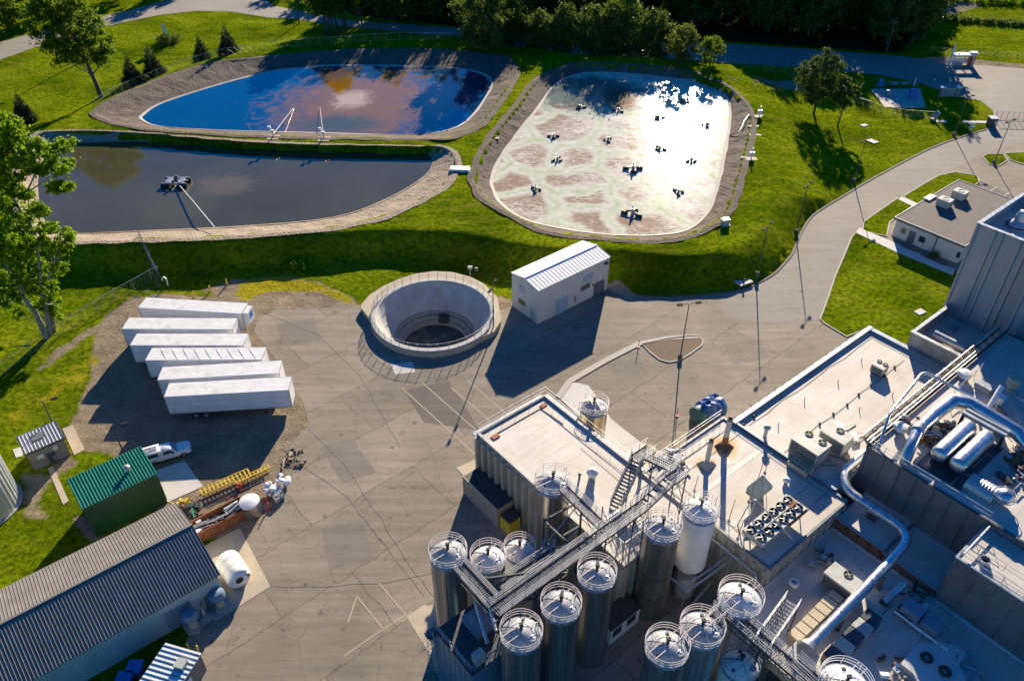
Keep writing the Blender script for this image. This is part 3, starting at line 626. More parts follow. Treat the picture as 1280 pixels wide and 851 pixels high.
slab('corner_slab', [(570,585),(596,573),(597,606),(586,601)], .05, 'concrete_tan')
slab('silo_slab', [(508,770),(530,756),(640,760),(640,900),(560,900),(545,830)], .03, 'concrete_tan')
slab('crossing_slab', [(489,455),(516,452),(519,465),(494,468)], .03, 'concrete_pale')
slab('meter_pad', [(1088,112),(1150,112),(1157,135),(1106,135)], .15, 'concrete')
struct(MB().ribbon([P(x, y) for x, y in [(698,497),(712,477),(755,452),(798,430),(835,423),(872,421)]], .9, 0, .13).build('yard_kerb', 'kerb'))
g_ = [P(x, y) for x, y in [(803,431),(835,424),(860,421),(873,421),(879,426),(877,432),(862,443),(848,451),(836,453),(825,450),(813,441)]]
struct(MB().sheet(g_, .10).build('gravel_island', 'islandsoil')); struct(MB().ribbon(g_, .22, 0, .13, True).build('gravel_island_kerb', 'kerb'))
for k, px in enumerate([[(520,505),(545,485),(590,540),(560,560)], [(450,520),(520,500),(560,560),(500,600)], [(600,395),(760,370),(800,400),(640,470)]]):
    pass
shp('patched_asphalt', [P(x, y) for x, y in [(505,488),(560,474),(600,538),(530,528)]], .026, 'patch')
for px_ in ([(400,560),(440,548),(470,590),(428,604)], [(760,452),(800,446),(812,470),(772,478)], [(905,430),(950,424),(962,448),(915,456)], [(345,405),(392,398),(402,425),(356,434)], [(402,660),(452,652),(470,700),(412,712)], [(620,470),(660,462),(672,482),(634,492)]):
    shp('patched_asphalt', [P(x, y) for x, y in px_], .024, 'patch2')
shp('patched_asphalt', [P(x, y) for x, y in [(1195,232),(1226,226),(1300,262),(1300,300),(1262,252)]], .03, 'patch')
# painted bays
bays = [((502.5,485),(595,569)), ((524,475),(599,541)), ((563.7,484.5),(612.5,526)), ((583,475),(633,517))]
for i, (a, b_) in enumerate(bays):
    tag(MB().ribbon([P(*a), P(*b_)], .14, .02, .034).build('bay_line', 'line'), ['longest faded yellow bay line on the yard, lower left of the four', 'second faded yellow bay line from the lower left on the yard', 'third faded yellow bay line from the lower left on the yard', 'faded yellow bay line nearest the white roofed block, upper right'][i], 'road marking', 'faded yellow bay lines on the yard')
tag(MB().ribbon([P(435,778), P(446,745)], .14, .02, .034).ribbon([P(447,746), P(479,786)], .14, .02, .034).build('bay_line', 'line'), 'faded yellow V shaped marking on the yard left of the silos', 'road marking')
tag(MB().ribbon([P(474,729), P(507,768)], .14, .02, .034).build('bay_line', 'line'), 'short faded yellow line on the yard right of the V marking', 'road marking')
tag(MB().ribbon([P(430,820), P(470,792), P(515,764)], .14, .02, .034).build('bay_line', 'line'), 'long slanting faded yellow line on the yard below the V marking', 'road marking')
m = MB()
for a, b_ in [((1236,240),(1246,234)), ((1254,246),(1262,240))]: m.ribbon([P(*a), P(*b_)], .14, .03, .04)
tag(m.build('bay_line', 'lineW'), 'short white bay lines on the car park beside the flat roofed office', 'road marking')
# long joints and tar seams in the yard
jm = S['black']
for i, (pts, lb) in enumerate([([(385,535),(430,580),(470,640),(500,690),(540,745),(575,800)], 'dark expansion joint running down the yard toward the silos'), ([(352,560),(372,578),(430,618),(480,680),(530,745)], 'dark crack crossing the middle of the yard'), ([(338,733),(400,734),(480,728),(545,716)], 'dark joint running right from the white tank pad corner'), ([(330,391),(400,420),(450,470),(500,560)], 'thin crack from the trailers toward the bay lines')]):
    w_ = []
    for a, b_ in zip(pts[:-1], pts[1:]):
        for t in range(8):
            p = P(*a).lerp(P(*b_), t/8); w_.append(p+V((mnoise.noise(p*.5), mnoise.noise(p*.5+V((5,5,5))), 0))*.22)
    w_.append(P(*pts[-1])); struct(MB().ribbon(w_, .045, .02, .03).build('yard_joint', 'black'))
# ================================================================ TREES
def leaf_mesh(name, centers, nl, size, mat, seed, flat=.6):
    g = np.random.default_rng(seed); k = len(centers); c = np.array([q[0] for q in centers]); rr = np.array([q[1] for q in centers])
    pr = rr**2/np.sum(rr**2); w_ = g.choice(k, nl, p=pr)
    d = g.normal(size=(nl, 3)); d /= np.linalg.norm(d, axis=1)[:,None]; rad = rr[w_]*np.abs(g.normal(size=nl)*.45+.35)
    pos = c[w_]+d*rad[:,None]*np.array([1,1,.75])
    a = g.normal(size=(nl, 3)); a /= np.linalg.norm(a, axis=1)[:,None]; b_ = np.cross(a, g.normal(size=(nl, 3))); b_ /= np.linalg.norm(b_, axis=1)[:,None]
    s_ = size*(.6+.8*g.random(nl))[:,None]
    vs = np.stack([pos-a*s_, pos+b_*s_*flat, pos+a*s_, pos-b_*s_*flat], 1).reshape(-1, 3)
    me = bpy.data.meshes.new(name); me.vertices.add(nl*4); me.vertices.foreach_set('co', vs.ravel()); me.loops.add(nl*4); me.loops.foreach_set('vertex_index', np.arange(nl*4))
    me.polygons.add(nl); me.polygons.foreach_set('loop_start', np.arange(0, nl*4, 4)); me.polygons.foreach_set('loop_total', np.full(nl, 4)); me.update(); me.materials.append(S[mat])
    o = bpy.data.objects.new(name, me); C.objects.link(o); return o
def broad_tree(name, label, h, rx, base, nc, nl, size, seed, mat='leaf', bark='bark', trunks=1, lean=(0,0), rc=(.9,1.7), cat='tree', group=None, tr=.35, fill=.35):
    t = thing(name, label, cat, (0,0,0), group); g = random.Random(seed); tm = MB(); cs = []
    for k in range(nc):
        while True:
            q = V((g.uniform(-1,1), g.uniform(-1,1), g.uniform(-1,1)))
            if q.length <= 1 and (q.length > fill or g.random() < .2): break
        zc = base+(h-base)*.5+q.z*(h-base)*.5; f = 1.0 if q.z < .2 else 1-.3*(q.z-.2)
        f *= .75+.5*(.5+mnoise.noise(V((q.x*1.3, q.y*1.3, q.z*1.5+seed)))); 
        p = V((q.x*rx*f+lean[0]*zc/h, q.y*rx*f+lean[1]*zc/h, zc)); cs.append((tuple(p), g.uniform(*rc)*rx/4))
    for j in range(trunks):
        bx = V((g.uniform(-1,1)*(trunks-1)*.8, g.uniform(-1,1)*(trunks-1)*.5, -.3)) if trunks > 1 else V((0,0,-.3))
        tp = V((lean[0]*.85+bx.x*1.8, lean[1]*.85+bx.y*1.8, h*.86)); pts = [bx.lerp(tp, i/6)+V((g.uniform(-.25,.25), g.uniform(-.25,.25), 0))*(i > 0) for i in range(7)]
        tm.path(pts, [tr*(1-.13*i) for i in range(7)], 7)
        for c, r_ in cs[j::trunks][:max(8, nc//3//trunks)]:
            c = V(c); zb = max(min(c.z-abs(c.x)*.6-g.uniform(.5,2), h*.8), h*.15); i = min(5, int(zb/(h*.86)*6)); s0 = pts[i].lerp(pts[i+1], .5)
            md = s0.lerp(c, .5)+V((0,0,-.3)); tm.path([s0, md, c], [tr*.35, tr*.2, tr*.07], 5)
    tm.build('trunk', bark, t, True)
    cr = leaf_mesh('crown', cs, nl, size, mat, seed); cr.parent = t; return t
def place(o, p, rz=0, s=1): o.location = p; o.rotation_euler = (0,0,rz); o.scale = (s,)*3 if not hasattr(s, '__len__') else s; return o
def conifer(name, label, h, r_, seed, group=None, n=15000):
    t = thing(name, label, 'tree', (0,0,0), group); g = random.Random(seed); MB().tube((0,0,-.3), (0,0,h*.95), .16, 7, .03).build('trunk', 'bark', t)
    cs = []
    for k in range(90):
        z = h*(.06+.92*(k/90)**.9); rr = r_*(1-z/h)**.85; 
        for j in range(max(1, int(6*(1-z/h)+1))):
            a = g.uniform(0, 6.28); q = rr*g.uniform(.35, .92); cs.append(((math.cos(a)*q, math.sin(a)*q, z-q*.15), max(.12, rr*.30)))
    cr = leaf_mesh('crown', cs, n, .15, 'needle', seed, .35); cr.parent = t; return t
# row of spruces on the meadow
sl_ = [(33,152,'dark spruce standing alone at the left beside the big leafy tree',1.0),(168,105,'leftmost dark spruce of the four on the meadow above the pond',1.1),(194,95,'dark spruce close to the right of the leftmost one on the meadow',1.15),(254,76,'third dark spruce on the meadow, right of the round shrub',1.0),(287,68,'rightmost dark spruce on the meadow near the pond fence',1.1)]
cf = conifer('spruce_tree', sl_[0][2], 7.2, 2.9, 5, 'spruces on the meadow')
for i, (x, y, lb, s_) in enumerate(sl_):
    o = cf if i == 0 else dup(cf, label=lb); place(o, G(x, y), i*1.3, s_)
sh = broad_tree('round_shrub', 'low round dark shrub on the meadow under the white sign', 2.6, 3.4, -.2, 60, 5000, .16, 4, 'leafdark', cat='shrub', tr=.08); place(sh, G(210,54), 0, (1,1,.8))
# big leafy tree of the left foreground, built limb by limb
def giant():
    b0 = G(60, 418); t = thing('cottonwood_tree', 'tall bright green tree with grey trunks at the left edge beside the fence', 'tree', b0)
    g = random.Random(11); tm = MB(); cs = []
    def at(x, y, dy): # point of the crown seen at photo place, dy metres deeper than the trunk
        u = (x-640)/FPX; v = (y-425.5)/FPX; k = (b0.y+dy)/(CT-v*ST); return V((u*k, b0.y+dy, CH-(ST+v*CT)*k))
    limbs = [((57,420),(44,390),(30,372),(22,345)), ((62,418),(56,380),(50,350),(48,320),(40,285)), ((67,416),(64,385),(60,350),(66,320),(78,300)), ((50,330),(38,280),(34,240),(45,215),(62,195)), ((38,285),(12,240),(4,200),(8,165)), ((30,372),(6,330),(-12,290),(-30,250)), ((66,320),(70,340),(74,312),(84,295))]
    for i, l_ in enumerate(limbs):
        dd = g.uniform(-1.5, 1.5) if i > 2 else (i-1)*.8; pts = [at(x, y, dd*(.3+k*.5) if k else (dd if i < 3 else 0)) for k, (x, y) in enumerate(l_)]
        if i < 3: pts[0].z = b0.z-.3
        r0 = .42 if i < 3 else .2; tm.path(pts, [r0*(1-.17*k) for k in range(len(pts))], 8)
    blobs = [(8,160,20),(22,175,16),(40,185,14),(62,190,13),(78,185,10),(84,178,7),(70,208,12),(80,232,9),(66,236,9),(50,212,10),(30,205,15),(5,195,20),(12,230,18),(34,243,9),(48,262,14),(60,284,12),(8,268,20),(28,282,14),(10,310,22),(30,318,15),(44,300,12),(55,335,11),(70,312,12),(82,300,11),(86,290,7),(72,335,10),(18,345,18),(40,352,12),(60,362,11),(68,378,8),(48,380,10),(30,372,10),(6,372,14),(-15,200,25),(-18,260,25),(-20,320,25),(76,258,0),(86,204,6),(55,300,8),(20,390,7),(70,395,6)]
    for x, y, s_ in blobs:
        if s_ == 0: continue
        n = max(4, int(s_*s_/9))
        for k in range(n):
            a = g.uniform(0, 6.28); q = s_*math.sqrt(g.random()); p = at(x+math.cos(a)*q, y+math.sin(a)*q*.8, g.gauss(0, s_*.11)); cs.append((tuple(p-b0), g.uniform(.35, .85)))
    for c, r_ in g.sample(cs, 70):
        c = V(c)+b0; e = min(tm.v[::8], key=lambda q: (V(q)-c).length+(.0 if q[2] < c.z else 6)); tm.path([V(e), V(e).lerp(c, .5)+V((0,0,-.25)), c], [.12, .07, .03], 5)
    tm.build('trunk', 'palebark', t, True); cr = leaf_mesh('crown', cs, 110000, .19, 'leaf', 12); cr.parent = t
giant()
# airy tree at the upper left
t = broad_tree('maple_tree', 'tall airy leafy tree with a leaning trunk above the murky pond', 27, 8.0, 7.0, 150, 26000, .30, 21, 'leafmid', tr=.6, lean=(-2.5,0), rc=(.6,1.15), fill=.3); place(t, G(127,122), 0)
t = broad_tree('roadside_tree', 'leafy tree at the top left corner beyond the public road', 16, 6, 1, 90, 9000, .34, 23, 'leafmid', rc=(.9,1.6)); place(t, G(12,38), 0); 
for i, (x, y, s_, lb) in enumerate([(-25,60,1.0,'leafy tree cut by the left frame edge above the public road'),(70,16,.8,'smaller leafy tree between the corner tree and the airy tree, beyond the road'),(228,-14,.9,'leafy tree beyond the road top left, its shadow on the asphalt'),(150,-2,.9,'leafy tree beyond the road behind the crown of the airy tree'),(45,-12,1.1,'tall leafy tree behind the corner tree at the top left'),(110,-18,1.1,'distant leafy tree at the top edge above the airy tree')]):
    place(dup(t, label=lb), G(x, y), i*1.1+.6, s_)
t = broad_tree('poplar_tree', 'leafy tree with several bare trunks beside the blue pond', 17, 4.2, 5.5, 90, 8000, .30, 31, 'leafmid', trunks=3, tr=.26, rc=(.8,1.4)); place(t, G(404,45), 0)
for i, (x, y, lb, s_) in enumerate([(416,46,'second tree from the left in the clump beside the blue pond',1.1),(436,40,'third tree of the clump beside the blue pond, nearest the road',.95),(452,30,'rightmost tree of the clump, across the road from the pond fence',.9)]): place(dup(t, label=lb), G(x, y), i*1.7+1, s_)
# row of trees along the road behind the foam pond
row = [(604,62,1.15,0,'first bushy tree of the dark row behind the ponds, tallest at the left end'),(636,60,1.0,0,'second bushy tree from the left in the dark row behind the ponds'),(672,68,.85,0,'third bushy tree from the left in the dark row behind the ponds'),(704,69,.8,0,'fourth bushy tree from the left in the dark row behind the ponds'),(742,72,1.0,0,'fifth bushy tree in the dark row, behind the top of the foam pond'),(778,74,1.05,0,'sixth bushy tree in the dark row, behind the top of the foam pond'),(814,76,.95,0,'seventh bushy tree in the dark row, left of the yellowish one'),(850,79,.85,1,'yellowish tree near the right end of the row behind the foam pond'),(887,84,.62,2,'small green tree at the right end of the row, above the sun glint')]
r0 = broad_tree('row_tree', row[0][4], 15, 6.0, .8, 120, 15000, .28, 41, 'leafdark', rc=(.8,1.5), group='row of trees behind the ponds'); place(r0, G(604,62), 0, 1.15)
ry = broad_tree('row_tree', row[7][4], 12, 4.6, .8, 100, 10000, .24, 43, 'leafyellow', rc=(.8,1.4), group='row of trees behind the ponds'); place(ry, G(850,79), 0, .8)
rg = broad_tree('row_tree', row[8][4], 12, 4.6, .6, 100, 10000, .24, 44, 'leafmid', rc=(.8,1.4), group='row of trees behind the ponds'); place(rg, G(887,82), 0, .62)
for i, (x, y, s_, k, lb) in enumerate(row):
    if 0 < i < 7: place(dup(r0, label=lb), G(x, y), i*1.9, (s_, s_, s_*(.9+.2*(i % 2))))
# pines in the middle right
t = broad_tree('pine_tree', 'tall pine with a broad loose crown on the lawn right of the foam pond', 14.5, 4.6, 2.4, 170, 22000, .17, 51, 'pine', tr=.3, rc=(.7,1.2)); place(t, G(1017,142), .3)
t = broad_tree('pine_tree', 'smaller pine with a bare trunk close to the right of the tall one', 11, 2.9, 4.2, 60, 7000, .2, 52, 'pine', tr=.2, rc=(.8,1.3), lean=(.3,0)); place(t, G(1047,157), .3)
# forest beyond the road
FG = 'trees of the dark forest beyond the road'; FL = 'tall dark tree standing in the forest beyond the road'
f0 = [broad_tree('forest_tree', FL, 21, 6.5, 1.0, 120, 8500, .46, 60+i, 'leafdark', rc=(.9,1.6), group=FG, tr=.4) for i in range(3)]
g = random.Random(5); k = 0; spots = []
for y0, n, x0, x1 in ((22,12,470,800),(30,10,830,1120),(0,15,450,1140),(-22,16,420,1160),(-40,15,380,1180)):
    for i in range(n): spots.append((x0+(x1-x0)*(i+.5+g.uniform(-.3,.3))/n, y0+g.uniform(-4,4)))
spots += [(1108,55),(1140,52),(1090,40),(1128,38),(1010,44),(960,40)]
for i, (x, y) in enumerate(spots):
    o = f0[i] if i < 3 else dup(f0[i % 3]); s_ = g.uniform(.8, 1.1); place(o, G(x, y), g.uniform(0, 6.28), (s_, s_, s_*g.uniform(.9,1.15)))
# hedge lines in the far right meadow
hd = leaf_mesh('hedge', [((P(1175+k*9, 25+k*.6).x, P(1175+k*9, 25+k*.6).y+random.uniform(-1,1), .6), 1.9) for k in range(16)], 9000, .22, 'leafdark', 9); tag(hd, 'long low dark hedge across the meadow at the top right', 'hedge')
hd = leaf_mesh('hedge', [((P(1180+k*8, 1+k*.3).x, P(1180+k*8, 1+k*.3).y+random.uniform(-2,2), .8), 2.4) for k in range(18)], 9000, .25, 'leaf', 10); tag(hd, 'bushy green hedge along the top edge at the far right', 'hedge')
# yellow-flowering bushes near the berm foot
bs = leaf_mesh('berm_bush', [(tuple(G(370+random.uniform(-14,14), 333+random.uniform(-4,4))+V((0,0,.4))), .8) for k in range(12)], 3000, .14, 'leaf', 13); tag(bs, 'green bush at the foot of the grass berm above the bare dirt', 'bush')
# ================================================================ FENCES
def fence(label, pts, h=1.9, gap=3.0, mesh=True, post='galv', group=None, wire=.02, dx=.9):
    t = thing('chain_link_fence', label, 'fence', pts[0], group); wr = MB(); rl = MB()
    for p, q in zip(pts[:-1], pts[1:]):
        n = max(1, round((q-p).length/gap))
        for i in range(n+1 if q == pts[-1] else n):
            c = p.lerp(q, i/n); c.z = zg(c.x, c.y); MB().tube(c-V((0,0,.2)), c+V((0,0,h)), .04, 5).build('post', post, t)
        for i in range(n):
            a = p.lerp(q, i/n); b_ = p.lerp(q, (i+1)/n); a.z = zg(a.x, a.y); b_.z = zg(b_.x, b_.y); rl.bar(a+V((0,0,h-.03)), b_+V((0,0,h-.03)), .05); wr.bar(a+V((0,0,.1)), b_+V((0,0,.1)), .02)
            if mesh:
                l = (b_-a).length; k = max(2, int(l/dx)); u = (b_-a)/k
                for j in range(k):
                    wr.bar(a+u*j+V((0,0,.1)), a+u*(j+1)+V((0,0,h-.05)), wire); wr.bar(a+u*(j+1)+V((0,0,.1)), a+u*j+V((0,0,h-.05)), wire)
    rl.build('top_rail', post, t); wr.build('wire_mesh', post, t); return t
fence('long chain-link fence between the ponds and the road trees', [G(x, y) for x, y in [(318,66),(345,60),(400,56),(440,53),(500,50),(560,50),(640,58),(720,66),(800,72),(900,78)]], dx=1.2)
fence('chain-link fence along the meadow edge left of the blue pond', [G(x, y) for x, y in [(120,135),(170,108),(225,88),(270,74),(318,66)]], dx=1.2)
fence('chain-link fence running from the left edge up to the berm behind the trailers', [G(x, y) for x, y in [(-30,492),(20,456),(60,428),(100,402),(145,375),(190,350),(200,345)]], dx=.6)
fence('short chain-link fence climbing the berm behind the trailers', [G(x, y) for x, y in [(198,345),(188,326),(177,308),(173,303)]], dx=.6)
fence('low wire fence on the berm top between the murky pond and the left trees', [G(x, y) for x, y in [(173,305),(150,307),(120,308),(80,309)]], dx=.8)
fence('wire fence on the lawn between the pines and the gate', [G(x, y) for x, y in [(1060,126),(1100,140),(1168,148)]], 1.5, dx=1.0)
fence('wire fence along the road above the lawn right of the sun glint', [G(x, y) for x, y in [(903,80),(945,86),(980,92),(1020,100)]], 1.5, dx=1.0)
fence('dark wire fence at the meadow edge in the top right corner', [G(x, y) for x, y in [(1135,62),(1180,66),(1230,70),(1300,74)]], 1.3, post='darksteel', dx=1.2)
# entrance gate
t = thing('entrance_gate', 'wire sliding gate across the road at the right edge', 'gate', P(1244,150)); m = MB(); q = [P(1243,150), P(1300,152)]
m.rail([p+V((0,0,.1)) for p in q], 1.9, 1.2, .04, (1.0, .05)); m.build('gate_frame', 'galv', t); m = MB()
for i in range(14): a = q[0].lerp(q[1], i/14); b_ = q[0].lerp(q[1], (i+1)/14); m.bar(a+V((0,0,.1)), b_+V((0,0,2)), .02); m.bar(b_+V((0,0,.1)), a+V((0,0,2)), .02)
m.build('wire_mesh', 'galv', t)
# ================================================================ LIGHT POLES
def pole(x, y, h, ang_, label, heads=2):
    p = G(x, y); t = thing('lamp_post', label, 'lamp post', p, 'tall lamp posts round the yard')
    MB().lathe(p, [(.34,-.1),(.34,.75),(.28,.82)], 14).build('concrete_base', 'darkkerb', t); MB().tube(p+V((0,0,.8)), p+V((0,0,h)), .10, 8, .06).build('pole', 'darksteel', t)
    d = V((math.cos(ang_), math.sin(ang_), 0))
    for s_ in ((-1, 1) if heads == 2 else (1,)):
        arm = MB(); e = p+V((0,0,h))+d*s_*1.0; arm.bar(p+V((0,0,h-.1)), e, .06); ar = arm.build('arm', 'lampblack', t)
        hh = MB(); hh.box(e+d*s_*.35+V((0,0,-.02)), (.75,.38,.2), Matrix.Rotation(ang_, 3, 'Z')); hh.build('lamp_head', 'lampblack', t)
pole(946,345,9.3,.9,'tall double-headed lamp post at the kerb left of the road, nearest the yard')
pole(995,292,9.6,.9,'tall lamp post at the kerb, second from the yard along the road')
pole(1067,228,8.9,.7,'tall lamp post at the kerb across the road from the office')
pole(1192,170,8.9,.3,'tall lamp post on the roadside lawn close to the entrance gate')
pole(850,448,9.6,.2,'tall double-headed lamp post on the gravel island in the yard')
pole(1242,205,9.2,.6,'tall lamp post on the small planted island near the office car park')
pole(617,414,8.2,1.3,'tall double-headed lamp post beside the round basin')
pole(158,574,5.6,.4,'short lamp post with one white head behind the green shed', 1)
pole(74,545,6.0,.4,'thin lamp post behind the small brown hut', 1)
# ================================================================ FACTORY
def lp(x, y, z): p = P(x, y, z); return toL(p)
def ribs_a(m, a, b0, b1, z0, z1, pitch, w_, d, sgn=-1):      # ribs on a wall that faces -a (sgn=-1) or +a
    n = max(1, int((b1-b0)/pitch))
    for i in range(n+1):
        b = b0+(b1-b0)*i/n
        lo = [L(a, b-w_/2, z0), L(a+sgn*d, b-w_*.3, z0), L(a+sgn*d, b+w_*.3, z0), L(a, b+w_/2, z0)]
        m.wedge(lo, [p+V((0,0,z1-z0)) for p in lo])
def ribs_b(m, b, a0, a1, z0, z1, pitch, w_, d, sgn=1):
    n = max(1, int((a1-a0)/pitch))
    for i in range(n+1):
        a = a0+(a1-a0)*i/n
        lo = [L(a-w_/2, b, z0), L(a-w_*.3, b+sgn*d, z0), L(a+w_*.3, b+sgn*d, z0), L(a+w_/2, b, z0)]
        m.wedge(lo, [p+V((0,0,z1-z0)) for p in lo])
def block(name, label, a0, a1, b0, b1, z, z0=0, wall='beigepanel', roof='roof', par=.35, pm='rail', ribA=None, ribB=None, pw=.3, capm='concrete_pale', cat='building', inset=.0):
    t = thing(name, label, cat, L((a0+a1)/2, (b0+b1)/2, z0)); w_ = MB(); w_.lbox(a0+.01, a1-.01, b0+.01, b1-.01, z0-.05, z-.05)
    if ribA: ribs_a(w_, a0+.02, b0+.3, b1-.3, z0, z-.25, *ribA)
    if ribB: ribs_b(w_, b1-.02, a0+.3, a1-.3, z0, z-.25, *ribB)
    w_.build('wall', wall, t); MB().lbox(a0+.02, a1-.02, b0+.02, b1-.02, z-.1, z).build('roof', roof, t)
    p = MB()
    if par:
        for (q0, q1, r0, r1) in ((a0-.05, a0+pw, b0-.05, b1+.05), (a1-pw, a1+.05, b0-.05, b1+.05), (a0+pw+.002, a1-pw-.002, b0-.05, b0+pw), (a0+pw+.002, a1-pw-.002, b1-pw, b1+.05)): p.lbox(q0, q1, r0, r1, z-.02, z+par)
        p.build('parapet', capm, t)
    return t
# --- silo block with the fluted front
tC = block('process_building', 'square flat roofed block with a pale roof and fluted front wall beside the silos', 38.2, 48.5, -53, -29.6, 7.5, ribA=(1.15,.62,.5), ribB=(1.1,.5,.3), par=.22, pw=.25, capm='roof')
MB().lbox(38.0, 48.4, -53.62, -53.07, 7.15, 7.3).lbox(48.56, 49.1, -53.2, -37.2, 7.15, 7.3).build('gutter', 'bluepanel', tC)
m = MB(); m.rail([L(38.6,-53.3,7.45), L(48.8,-53.3,7.45), L(48.8,-38,7.45)], 1.1, 2.0, .014); m.build('guard_rail', 'galv', tC)
m = MB(); m.path([L(39.6,-51.6,7.56), L(46.6,-51.6,7.56), L(46.9,-48,7.56)], .045, 6); m.path([L(46.9,-50,7.6), L(46.8,-44,7.6), L(47,-38.5,7.6)], .02, 5); m.path([L(46,-44,7.6), L(45.9,-40,7.6), L(45.8,-36,7.6)], .02, 5); m.build('roof_pipe', 'darksteel', tC)
MB().lbox(39.1, 40.0, -51.6, -51.0, 7.5, 7.62).lbox(46.8, 47.6, -52.0, -51.5, 7.5, 7.6).build('rust_patch', 'rust', tC)
v_ = L(43.6,-39.7,7.5); t = thing('roof_ventilator', 'white mushroom ventilator on a pedestal on the silo block roof', 'ventilator', v_)
MB().tube(v_, v_+V((0,0,.9)), .38, 14, .5).build('stem', 'galv', t, True); MB().lathe(v_, [(.62,.9),(.66,1.15),(.5,1.4),(.2,1.55),(.001,1.6)], 18).build('cap', 'bag', t, True)
v_ = L(42.6,-40.6,7.5); t = thing('roof_valve', 'small dark capped stub beside the mushroom ventilator', 'vent', v_); MB().tube(v_, v_+V((0,0,.6)), .12, 10).ball(v_+V((0,0,.65)), .18).build('stub', 'darksteel', t, True)
# lean-to with a dark lid
t = thing('covered_tank_pit', 'grey walled enclosure with a flat black cover at the foot of the fluted wall', 'enclosure', L(36.8,-49,0))
m = MB(); m.lbox(35.4, 37.6, -52.3, -45.8, 0, 2.9); ribs_a(m, 35.42, -52, -46, 0, 2.7, 1.6, .12, .06); m.build('wall', 'stonewall', t); MB().lbox(35.5, 37.6, -52.2, -45.9, 2.9, 2.96).build('cover', 'lid', t); MB().rail([L(35.4,-52.3,2.9), L(35.4,-45.8,2.9)], .12, 5, .04).build('edge_trim', 'beigepanel', t)
t = thing('yellow_hopper', 'open yellow skip with a dark lid wedged beside the grey enclosure', 'skip', L(36.5,-45,0)); MB().lbox(35.6, 37.2, -45.6, -44.0, 0, 2.0).build('body', 'yellow', t); MB().lbox(35.7, 37.1, -45.55, -44.05, 2.02, 2.3).build('lid', 'lid', t)
# --- roofs D and E
tD = block('boiler_building', 'flat roofed building with two rusty stacks and a bank of fans on its white roof', 48.75, 62.15, -36.9, -20.5, 7.5, ribA=(1.2,.5,.35), ribB=(1.2,.3,.15), par=.16, pw=.22, capm='graypanel')
MB().rail([L(48.9,-37.2,7.5), L(62.0,-37.2,7.5)], 1.1, 1.2, .02).build('guard_rail', 'galv', tD)
m = MB()
for b in (-35.4, -34.0, -22.6, -24.4): m.path([L(50.2,b,7.56), L(56,b+.1,7.56), L(61.6,b,7.56)], .022, 5)
for a in (50.2, 61.2): m.path([L(a,-35.4,7.56), L(a,-22,7.56)], .022, 5)
m.build('lightning_cable', 'black', tD)
struct_strip = MB().lbox(49.4, 61.4, -31.2, -30.6, 7.5, 7.515).lbox(49.3, 54, -26.4, -25.9, 7.5, 7.515); struct_strip.build('roof_seam', 'hvac', tD)
tE = block('warehouse_building', 'long building with a big pale streaked flat roof beside the entrance road', 62.35, 91.0, -35.6, -22.05, 7.5, ribA=None, par=.0)
p = MB()
p.lbox(62.1, 91.2, -35.7, -35.1, 6.9, 7.9).lbox(90.4, 91.1, -35.05, -22.1, 6.9, 7.85); p.lbox(62.2, 62.5, -35.05, -22.1, 7.4, 7.85); p.build('parapet', 'bluepanel', tE)
MB().lbox(62.1, 91.2, -36.1, -35.75, 6.8, 7.3).build('gutter', 'concrete', tE)
m = MB()
for i in range(19): a = 63+i*1.55; m.lbox(a, a+.25, -36.0, -35.8, 7.3, 7.62)
m.build('gutter_bracket', 'black', tE)
m = MB()
for b, aa in ((-34.2,(63.5,89.5)), (-29.0,(63.0,88.5)), (-24.6,(70,88))):
    m.path([L(aa[0]+(aa[1]-aa[0])*k/8, b+.15*math.sin(k*2.3), 7.56) for k in range(9)], .025, 5)
for a in (89.4,): m.path([L(a,-34.2,7.56), L(a,-24.6,7.56)], .022, 5)
for k in range(9): q = L(64.5+k*2.7, -29.0+.1*math.sin(k*2), 7.5); m.box(q+V((0,0,.12)), (.22,.22,.24))
m.build('lightning_cable', 'black', tE)
m = MB()
for a, b in ((66,-32),(72,-32.6),(78,-31.9),(84,-32.4),(69,-27),(75.6,-27.5),(81,-26.4)): m.tube(L(a,b,7.5), L(a,b,8.0), .05, 6)
m.build('vent_pipe', 'darksteel', tE)
for (b0, a0, lb) in ((-35.3, 65.0, 0), (-35.2, 62.9, 1)):
    v_ = L(a0, b0+.6, 7.5); tag(MB().ball(v_+V((0,0,.1)), .22, 10, .7).build('roof_drain', 'black'), ['black roof drain near the corner of the big pale roof', 'small black roof drain closest to the corner above the tarped tank'][lb], 'drain')
